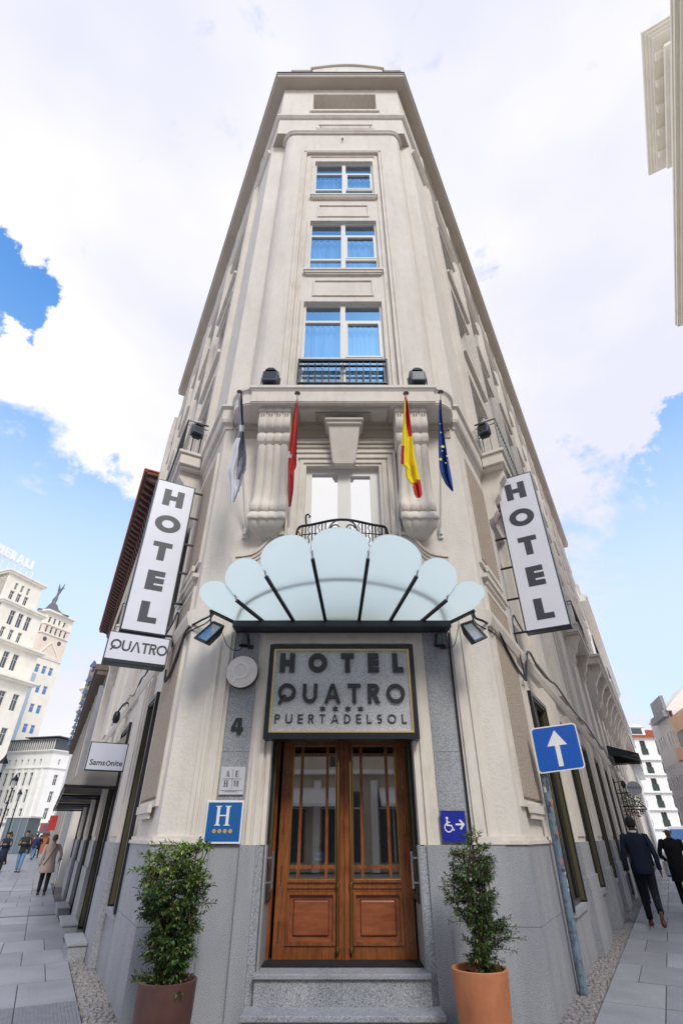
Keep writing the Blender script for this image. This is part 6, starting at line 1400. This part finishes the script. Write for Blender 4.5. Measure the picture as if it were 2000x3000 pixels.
PA, PB = (-1.535, 5.93), (1.225, 5.90)
pot(PA, .252, .225, .44, M_MAR, 'tall maroon brown glazed plant pot left of the hotel steps'); pot(PB, .245, .20, .52, M_TER, 'tall orange terracotta plant pot right of the hotel steps')
def leaf_geo(mb, p, d, up, ln, wd, mi, rn):
    d = d.normalized(); sd = d.cross(up); sd = sd.normalized() if sd.length > 1e-3 else d.orthogonal().normalized(); nn = sd.cross(d)
    q1 = p+d*ln*.5+nn*ln*.08; q2 = p+d*ln
    mb.add([tuple(p), tuple(q1+sd*wd*.5+nn*wd*.22), tuple(q2-nn*ln*.06), tuple(q1-sd*wd*.5+nn*wd*.22), tuple(q1)], [(0, 1, 4), (1, 2, 4), (2, 3, 4), (3, 0, 4)], mi)
def shrub(c, z0, h, prof, stems, nl, label, seed, ln, wd, mats, fresh=.75):
    rn = random.Random(seed); r = thing('potted_shrub', (c[0], c[1], z0), label, 'shrub'); base = Vector((c[0], c[1], z0-.06)); tips_ = []
    ph_ = [rn.random()*6 for _ in range(4)]
    def lobe(a, t): return 1+.22*sin(3*a+ph_[0]+5*t)+.16*sin(5*a+ph_[1]-9*t)+.12*sin(14*t+ph_[2])
    def rad(t):
        for (t0, r0, ox0), (t1, r1, ox1) in zip(prof[:-1], prof[1:]):
            if t0 <= t <= t1: k = (t-t0)/(t1-t0); return r0+(r1-r0)*k, ox0+(ox1-ox0)*k
        return prof[-1][1:]
    for i in range(stems):
        a = 2*pi*i/stems+rn.random(); tt = rn.uniform(.72, 1.0); f = rn.uniform(.2, .8); pts = []
        for k in range(7):
            t = tt*k/6; rr, ox = rad(t); pts.append((base.x+ox*min(1, k/3)+rr*f*cos(a+t*.8)*min(1, .15+t*1.6)+rn.uniform(-.015, .015), base.y+rr*f*.8*sin(a+t*.8)*min(1, .15+t*1.6), base.z+.04+t*h))
        pts = catm(pts, 3); MB().tube(pts, [.011*(1-.75*k/(len(pts)-1))+.002 for k in range(len(pts))], 5).build('stem', M_STEM, r, fix=False); tips_.append(pts)
    tw = MB(); mb = MB(); cl = int(nl/14)
    for i in range(cl):
        t = rn.random()**.85; st = rn.choice(tips_); j = min(len(st)-1, int(t*len(st))); o = Vector(st[j]); rr, ox = rad(min(1, (o.z-z0)/h)); a = rn.random()*2*pi; ctrx = c[0]+ox
        rr *= lobe(a, t); tgt = Vector((ctrx+rr*cos(a)*rn.uniform(.55, 1.03), c[1]+rr*.85*sin(a)*rn.uniform(.55, 1.03), o.z+rn.uniform(-.02, .09)))
        if (tgt-o).length > .28: o = o+(tgt-o)*.4
        tw.tube([tuple(o), tuple((o+tgt)/2+Vector((0, 0, .012))), tuple(tgt)], [.0035, .0025, .0015], 3, caps=False)
        ax = (tgt-o).normalized(); n = rn.randint(11, 17); fr = tgt.z > z0+h*fresh and rn.random() < .8
        for k in range(n):
            f = .35+.65*k/n; p = o+(tgt-o)*f; aa = k*2.4+rn.random(); pr = ax.orthogonal().normalized(); pr2 = ax.cross(pr)
            d = (pr*cos(aa)+pr2*sin(aa))*(.85 if k < n-4 else .5)+ax*.55+Vector((0, 0, rn.uniform(-.15, .35)))
            leaf_geo(mb, p, d, Vector((rn.uniform(-.4, .4), rn.uniform(-.4, .4), 1)), ln*rn.uniform(.7, 1.15), wd*rn.uniform(.75, 1.2), (2 if fr and rn.random() < .75 else (3 if rn.random() < .03 else (1 if rn.random() < .45 else 0))), rn)
    tw.build('twigs', M_STEM, r, kind='stuff', fix=False); o = mb.build('foliage', mats, r, kind='stuff', fix=False)
    return r
shrub(PA, .42, 1.02, [(0, .12, .03), (.12, .22, .0), (.35, .27, -.04), (.6, .33, -.10), (.8, .36, -.13), (.92, .36, -.12), (1.0, .30, -.02)], 15, 6400, 'broad leafy green shrub with fresh tips growing in the maroon pot', 5, .056, .027, [M_LF, M_LF2, M_LFY, M_LFD], .70)
shrub(PB, .50, 1.04, [(0, .16, .04), (.12, .25, .10), (.25, .27, .12), (.34, .22, .02), (.5, .26, .02), (.68, .26, .04), (.8, .23, .07), (.9, .15, .09), (1.0, .04, .10)], 9, 4800, 'narrow conical dark green shrub growing in the terracotta pot', 8, .050, .018, [M_LF2, M_LF, M_LF, M_LFD], .9)
# ================================================================== PEOPLE
def skin_body(name, J, E, m, parent, T):
    """one continuous body grown over a skeleton: J = {key: (x, y, z, radius)}, E = edges"""
    me = bpy.data.meshes.new(name); keys = list(J); me.from_pydata([T(*J[k][:3]) for k in keys], [(keys.index(a), keys.index(b)) for a, b in E], []); me.update()
    o = bpy.data.objects.new(name, me); COL.objects.link(o); sk = o.modifiers.new('s', 'SKIN'); sk.use_smooth_shade = True
    for i, k in enumerate(keys): me.skin_vertices[0].data[i].radius = (J[k][3], J[k][3]); me.skin_vertices[0].data[i].use_root = (k == 'pelvis')
    sub = o.modifiers.new('u', 'SUBSURF'); sub.levels = 1; sub.render_levels = 1
    dg = bpy.context.evaluated_depsgraph_get(); em = bpy.data.meshes.new_from_object(o.evaluated_get(dg)); bpy.data.objects.remove(o); em.materials.clear(); em.materials.append(m)
    em.name = name; o = bpy.data.objects.new(name, em); COL.objects.link(o)
    if parent: o.parent = parent
    return o
def person(loc, rz, H, label, top, legs_m, coat_len=.50, flare=1.0, skin=M_SKIN, hair=None, hair_len=0, stride=.0, arms=('down', 'down'), build=1.0, collar=None, shoe=None, lean=.0, group=None, bald=False, lift=0, cheap=False):
    r = thing('person', loc, label, 'person', group, rz=rz, local=True)
    s = H; b = build; T = lambda x, y, z: (x*s, (y+lean*max(0, z-.5))*s, z*s)
    hs = .5*stride   # left leg forward, right leg back
    hipL, hipR = (-.045*b, 0, .52), (.045*b, 0, .52)
    def leg(sg, f):
        if lift and f < 0: return [(sg*.05*b, 0, .52), (sg*.055, -.02, .29), (sg*.055, -.20, .14), (sg*.055, -.19, .06)]
        return [(sg*.05*b, 0, .52), (sg*.055, f*.35+.02, .285), (sg*.055, f*.75, .055), (sg*.055, f*.75+.07, .02)]
    LL, RL = leg(-1, hs), leg(1, -hs)
    def arm(sg, mode):
        sh = (sg*.105*b, 0, .80)
        if mode == 'down': return [sh, (sg*.135*b, -.015, .635), (sg*.14*b, .015, .49)]
        if mode == 'swing': return [sh, (sg*.14*b, -.05, .645), (sg*.15*b, -.035, .50)]
        if mode == 'phone': return [sh, (sg*.13*b, .01, .65), (sg*.045, .13, .685)]
        if mode == 'cane': return [sh, (sg*.17*b, .01, .66), (sg*.16*b, .09, .56)]
        if mode == 'bent': return [sh, (sg*.15*b, -.02, .65), (sg*.11*b, .08, .58)]
    AL, AR = arm(-1, arms[0]), arm(1, arms[1])
    J = {'pelvis': (0, 0, .53, .058*s), 'waist': (0, 0, .61, .055*s), 'chest': (0, 0, .73, .066*s), 'neck0': (0, 0, .82, .034*s), 'neck1': (0, .005, .865, .029*s), 'head0': (0, .012, .905, .048*s), 'head1': (0, .006, .955, .045*s)}
    E = [('pelvis', 'waist'), ('waist', 'chest'), ('chest', 'neck0'), ('neck0', 'neck1'), ('neck1', 'head0'), ('head0', 'head1')]
    for nm, P_ in (('l', LL), ('r', RL)):
        for k, (p, rad) in enumerate(zip(P_, (.046, .033, .022, .018))): J[nm+str(k)] = (*p, rad*s)
        E += [('pelvis', nm+'0')]+[(nm+str(k), nm+str(k+1)) for k in range(3)]
    for nm, P_ in (('a', AL), ('b', AR)):
        for k, (p, rad) in enumerate(zip(P_, (.032, .024, .015))): J[nm+str(k)] = (*p, rad*s)
        E += [('chest', nm+'0'), (nm+'0', nm+'1'), (nm+'1', nm+'2')]
        e = (Vector(P_[2])-Vector(P_[1])).normalized(); pm = Vector(P_[2])+e*.035; J[nm+'3'] = (*pm, .014*s); E.append((nm+'2', nm+'3'))
        if not cheap:
            sd = Vector((1, 0, 0)) if abs(e.x) < .6 else Vector((0, 1, 0)); sd = (sd-e*sd.dot(e)).normalized()
            cu_ = e.cross(sd)
            for q in range(4):
                a1 = pm+e*.016+cu_*(q-1.5)*.0105; a2 = a1+e*(.026-.003*abs(q-1.2))+sd*(.004 if P_ is AL else -.004); J['%sf%d' % (nm, q)] = (*a1, .0046*s); J['%sg%d' % (nm, q)] = (*a2, .0036*s); E += [(nm+'3', '%sf%d' % (nm, q)), ('%sf%d' % (nm, q), '%sg%d' % (nm, q))]
            a1 = pm-e*.012+cu_*.019; a2 = a1+e*.024+cu_*.008; J[nm+'t'] = (*a1, .005*s); J[nm+'u'] = (*a2, .004*s); E += [(nm+'3', nm+'t'), (nm+'t', nm+'u')]
    body = skin_body('body', J, E, skin, r, T); tagn = lambda o: o
    # clothing
    mb = MB()
    for P_ in (LL, RL):
        pts = catm([T(*p) for p in P_[:3]], 5); n = len(pts); mb.tube(pts, [(.060-.030*(k/(n-1))**.7)*s*b**.5 for k in range(n)], 12)
    mb.loft([(0, 0, .46*1, .07*b, .055), (0, 0, .52, .088*b, .066), (0, 0, .60, .082*b, .06)], 14, T=T)
    mb.build('trousers', legs_m, r, smooth=2)
    mb = MB(); zb = coat_len; fl = flare
    rings = [(0, 0, zb, .098*b*fl, .078*b*fl), (0, 0, zb+.004, .102*b*fl, .082*b*fl), (0, 0, (zb+.60)/2, .096*b*(1+fl)/2, .075*b*(1+fl)/2), (0, 0, .61, .089*b, .069), (0, 0, .70, .100*b, .074), (0, 0, .765, .114*b, .068), (0, 0, .805, .108*b, .054), (0, 0, .828, .070*b, .044), (0, .002, .852, .036, .034)]
    mb.loft(rings, 18, T=T)
    for P_ in (AL, AR):
        pts = catm([T(P_[0][0]*.88, P_[0][1], P_[0][2]-.002)]+[T(*p) for p in P_], 5); n = len(pts); mb.tube(pts, [(.034-.011*(k/(n-1)))*s*b**.5 for k in range(n)], 12)
    mb.build('coat', top, r, smooth=2)
    if collar: MB().loft([(0, 0, .842, .043, .041), (0, .0, .862, .038, .036)], 14, T=T).build('shirt_collar', collar, r, smooth=2)
    sm_ = shoe or M_BK; 
    for P_ in (LL, RL):
        a = P_[2]; mb = MB()
        if lift and P_ is RL: mb.loft([(a[0], -.215, .02, .012, .012), (a[0], -.205, .035, .024, .022), (a[0], -.19, .06, .026, .03), (a[0], -.175, .09, .022, .022)], 10, T=T)
        else:
            rg = [(-.045, .006, .020, .012), (-.035, .022, .026, .024), (0, .026, .027, .030), (.04, .018, .027, .018), (.075, .014, .025, .014), (.098, .010, .014, .009)]
            o_ = len(mb.v)
            for dy, cz, rx, rzz in rg:
                for k in range(10): q = 2*pi*k/10; mb.v.append(T(a[0]+rx*cos(q), a[1]+dy, max(.002, cz+rzz*sin(q))))
            for i in range(len(rg)-1):
                for k in range(10): mb.f.append((o_+i*10+k, o_+i*10+(k+1) % 10, o_+(i+1)*10+(k+1) % 10, o_+(i+1)*10+k)); mb.mi.append(0)
            mb.f.append(tuple(range(o_, o_+10))); mb.f.append(tuple(range(o_+50, o_+60))[::-1]); mb.mi += [0, 0]
        mb.build('shoe', sm_, r, smooth=2)
    # head: ears, nose, eyes, hair
    mb = MB()
    for sg in (-1, 1): mb.lathe([(0, -.013), (.007, -.008), (.009, 0), (.007, .009), (0, .013)], (sg*.050, .0, .925), 8)
    mb.v = [T(*p) for p in mb.v]; mb.build('ears', skin, r, smooth=2)
    mb = MB(); mb.add([T(-.006, .052, .935), T(.006, .052, .935), T(-.009, .056, .912), T(.009, .056, .912), T(0, .070, .914)], [(0, 1, 4), (0, 4, 2), (1, 3, 4), (2, 4, 3)]); mb.build('nose', skin, r)
    mb = MB()
    for sg in (-1, 1): mb.box(sg*.018-.005, sg*.018+.005, .050, .056, .934, .939, T)
    mb.box(-.011, .011, .052, .058, .894, .897, T); mb.build('eyes_and_mouth', M_ROOM, r)
    if hair and not bald:
        rg = [(0, -.006, .958+.046, .006, .006), (0, -.006, .998, .026, .028), (0, -.006, .985, .042, .046), (0, -.008, .965, .050, .053), (0, -.012, .94, .052, .050), (0, -.016, .915, .049, .043), (0, -.018, .895-hair_len*.3, .042, .036)]
        if hair_len: rg.append((0, -.02, .875-hair_len, .046, .030))
        MB().loft(rg, 14, T=T).build('hair', hair, r, smooth=2)
    return r
def fab(n, c, v=.1, vs=8): return mat(n, c, .85, var=v, vs=vs)
H_BLK = mat('hair_black', (.012, .010, .010), .7); H_BRN = mat('hair_brown_grey', (.12, .085, .06), .7); H_GRY = mat('hair_dark_brown', (.03, .02, .015), .6)
F_NAVY = fab('navy_wool', (.004, .010, .032)); F_NAVYT = fab('navy_trousers', (.003, .005, .012)); F_COAT = fab('black_coat', (.006, .005, .007)); F_BEI = fab('beige_wool', (.50, .39, .33), .06); F_JEAN = fab('light_denim', (.16, .27, .46)); F_PUFF = fab('navy_puffer', (.012, .02, .055)); F_GRN = fab('dark_green_jacket', (.02, .03, .03)); F_BLKT = fab('black_trousers', (.008, .008, .010))
S_TAN = mat('brown_leather', (.10, .03, .015), .3)
# right: two men walking away, a third behind them
aw = -R(29)
m1 = person((6.25, 12.65, 0), aw+R(4), 1.86, 'man in a navy suit jacket walking away with a dark folder at his left', F_NAVY, F_NAVYT, .455, .98, M_SKIND, H_BLK, 0, .30, ('down', 'swing'), 1.12, M_WP, S_TAN, lift=1)
bfc = thing('document_folder', (0, 0, 0), 'dark document folder held at the side by the man in the navy suit', 'folder', local=True); bfc.location = (6.02, 12.82, 0); bfc.rotation_euler = (0, 0, aw)
MB().box(-.02, .02, -.16, .14, .50, .86).build('folder_body', M_BK, bfc)
m2 = person((8.35, 15.1, 0), aw, 1.73, 'bald man in a long black overcoat walking away beside the suited man', F_COAT, F_BLKT, .33, 1.02, M_SKIND, None, 0, .22, ('bent', 'down'), 1.18, None, M_BK, bald=True)
pl = thing('paper_sheets', (8.06, 15.1, 0), 'white and blue papers held by the bald man', 'papers', local=True); MB().box(-.01, .01, -.08, .10, .70, .98).build('sheet', M_WP, pl); MB().box(.012, .02, -.09, .09, .66, .95).build('blue_cover', M_BLUE, pl)
m3 = person((8.25, 16.6, 0), aw, 1.70, 'third walker in dark jeans hidden behind the man in the navy suit', F_PUFF, fab('dark_denim', (.02, .04, .08)), .5, 1.0, M_SKIN, H_BLK, 0, .2, ('down', 'down'), 1.0)
# left: woman in beige with a cane
wmn = person((-9.15, 18.95, 0), R(27), 1.55, 'elderly woman in a pale beige coat walking away with a cane', F_BEI, F_BLKT, .36, 1.28, M_SKIN, H_BRN, .0, .16, ('down', 'cane'), 1.12, lean=.06)
bg_ = MB(); pts = [(-.095*1.55, -.09*1.55+.02, .48*1.55), (-.02*1.55, -.105*1.55+.02, .62*1.55), (.05*1.55, -.09*1.55+.03, .76*1.55), (.075*1.55, -.01, .835*1.55)]; bg_.tube(catm(pts, 5), .012, 6); bg_.build('bag_strap', mat('brown_strap', (.06, .03, .02), .6), wmn)
cn = thing('walking_cane', (-8.86, 19.15, 0), 'thin walking cane held by the elderly woman in beige', 'cane', local=True); MB().tube([(0, 0, 0), (-.03, -.02, .86)], .011, 6).tube(catm([(-.03, -.02, .86), (-.03, .02, .90), (-.03, .08, .89)], 4), .013, 6).build('stick', M_BK, cn)
pm_ = person((-16.15, 30.4, 0), R(195), 1.76, 'bearded man in dark jacket and light blue jeans looking at his phone', F_GRN, F_JEAN, .45, 1.02, M_SKIN, H_BLK, 0, .2, ('phone', 'phone'), 1.12)
pw_ = person((-17.05, 30.3, 0), R(195), 1.68, 'woman in a knee length navy puffer coat looking at her phone', F_PUFF, F_BLKT, .30, 1.08, M_SKIN, H_BLK, .07, .2, ('phone', 'phone'), 1.05)
for o_, p in (('a', (-16.12, 30.14, 1.215)), ('b', (-17.02, 30.05, 1.16))):
    ph = thing('mobile_phone', p, 'dark mobile phone held by the '+('man in light blue jeans' if o_ == 'a' else 'woman in the navy puffer coat'), 'phone', local=True); MB().box(-.04, .04, -.015, .0, -.06, .07).build('phone_body', M_BK, ph)
# people on the square, small in the distance
rnd = random.Random(31)
cl = [('navy', (.02, .03, .09)), ('black', (.012, .012, .014)), ('red', (.35, .03, .03)), ('grey', (.18, .18, .2)), ('olive', (.08, .08, .04)), ('pink', (.5, .12, .22)), ('white', (.6, .6, .6)), ('brown', (.12, .06, .04)), ('blue', (.05, .12, .3)), ('purple', (.10, .04, .15))]
spots = [(-23.9, 46.5, 0, 'by the glass kiosk'), (-25.4, 50, 1, 'left of the stepped stall'), (-24.2, 51, 5, 'in front of the tent'), (-28.2, 55, 8, 'walking beside the kiosk'), (-31.4, 60, 2, 'near the kiosk corner'), (-26.9, 56, 4, 'in front of the pagoda stall'), (-22.3, 45.5, 7, 'closest to the left facade'), (-21.5, 38.5, 9, 'behind the puffer coat woman at the frame edge'), (-23.8, 42.5, 2, 'far left behind the phone users'), (-33, 64, 6, 'in pale clothes behind the jeans man'), (-27.8, 60, 3, 'right of the pagoda stall'), (-25.9, 52.5, 1, 'crossing the square by the facade')]
for i, (x, y, ci, wh_) in enumerate(spots):
    nm, c = cl[ci]; person((x, y, 0), rnd.uniform(0, 6.28), rnd.uniform(1.6, 1.8), 'distant pedestrian in a '+nm+' jacket '+wh_, fab('jacket_'+nm, c), F_BLKT if i % 3 else F_JEAN, rnd.choice([.36, .45, .48]), 1.02, M_SKIN, H_GRY, 0, .22, ('down', 'bent'), 1.05, cheap=True, group='pedestrians on the square')
bpy.context.view_layer.update()
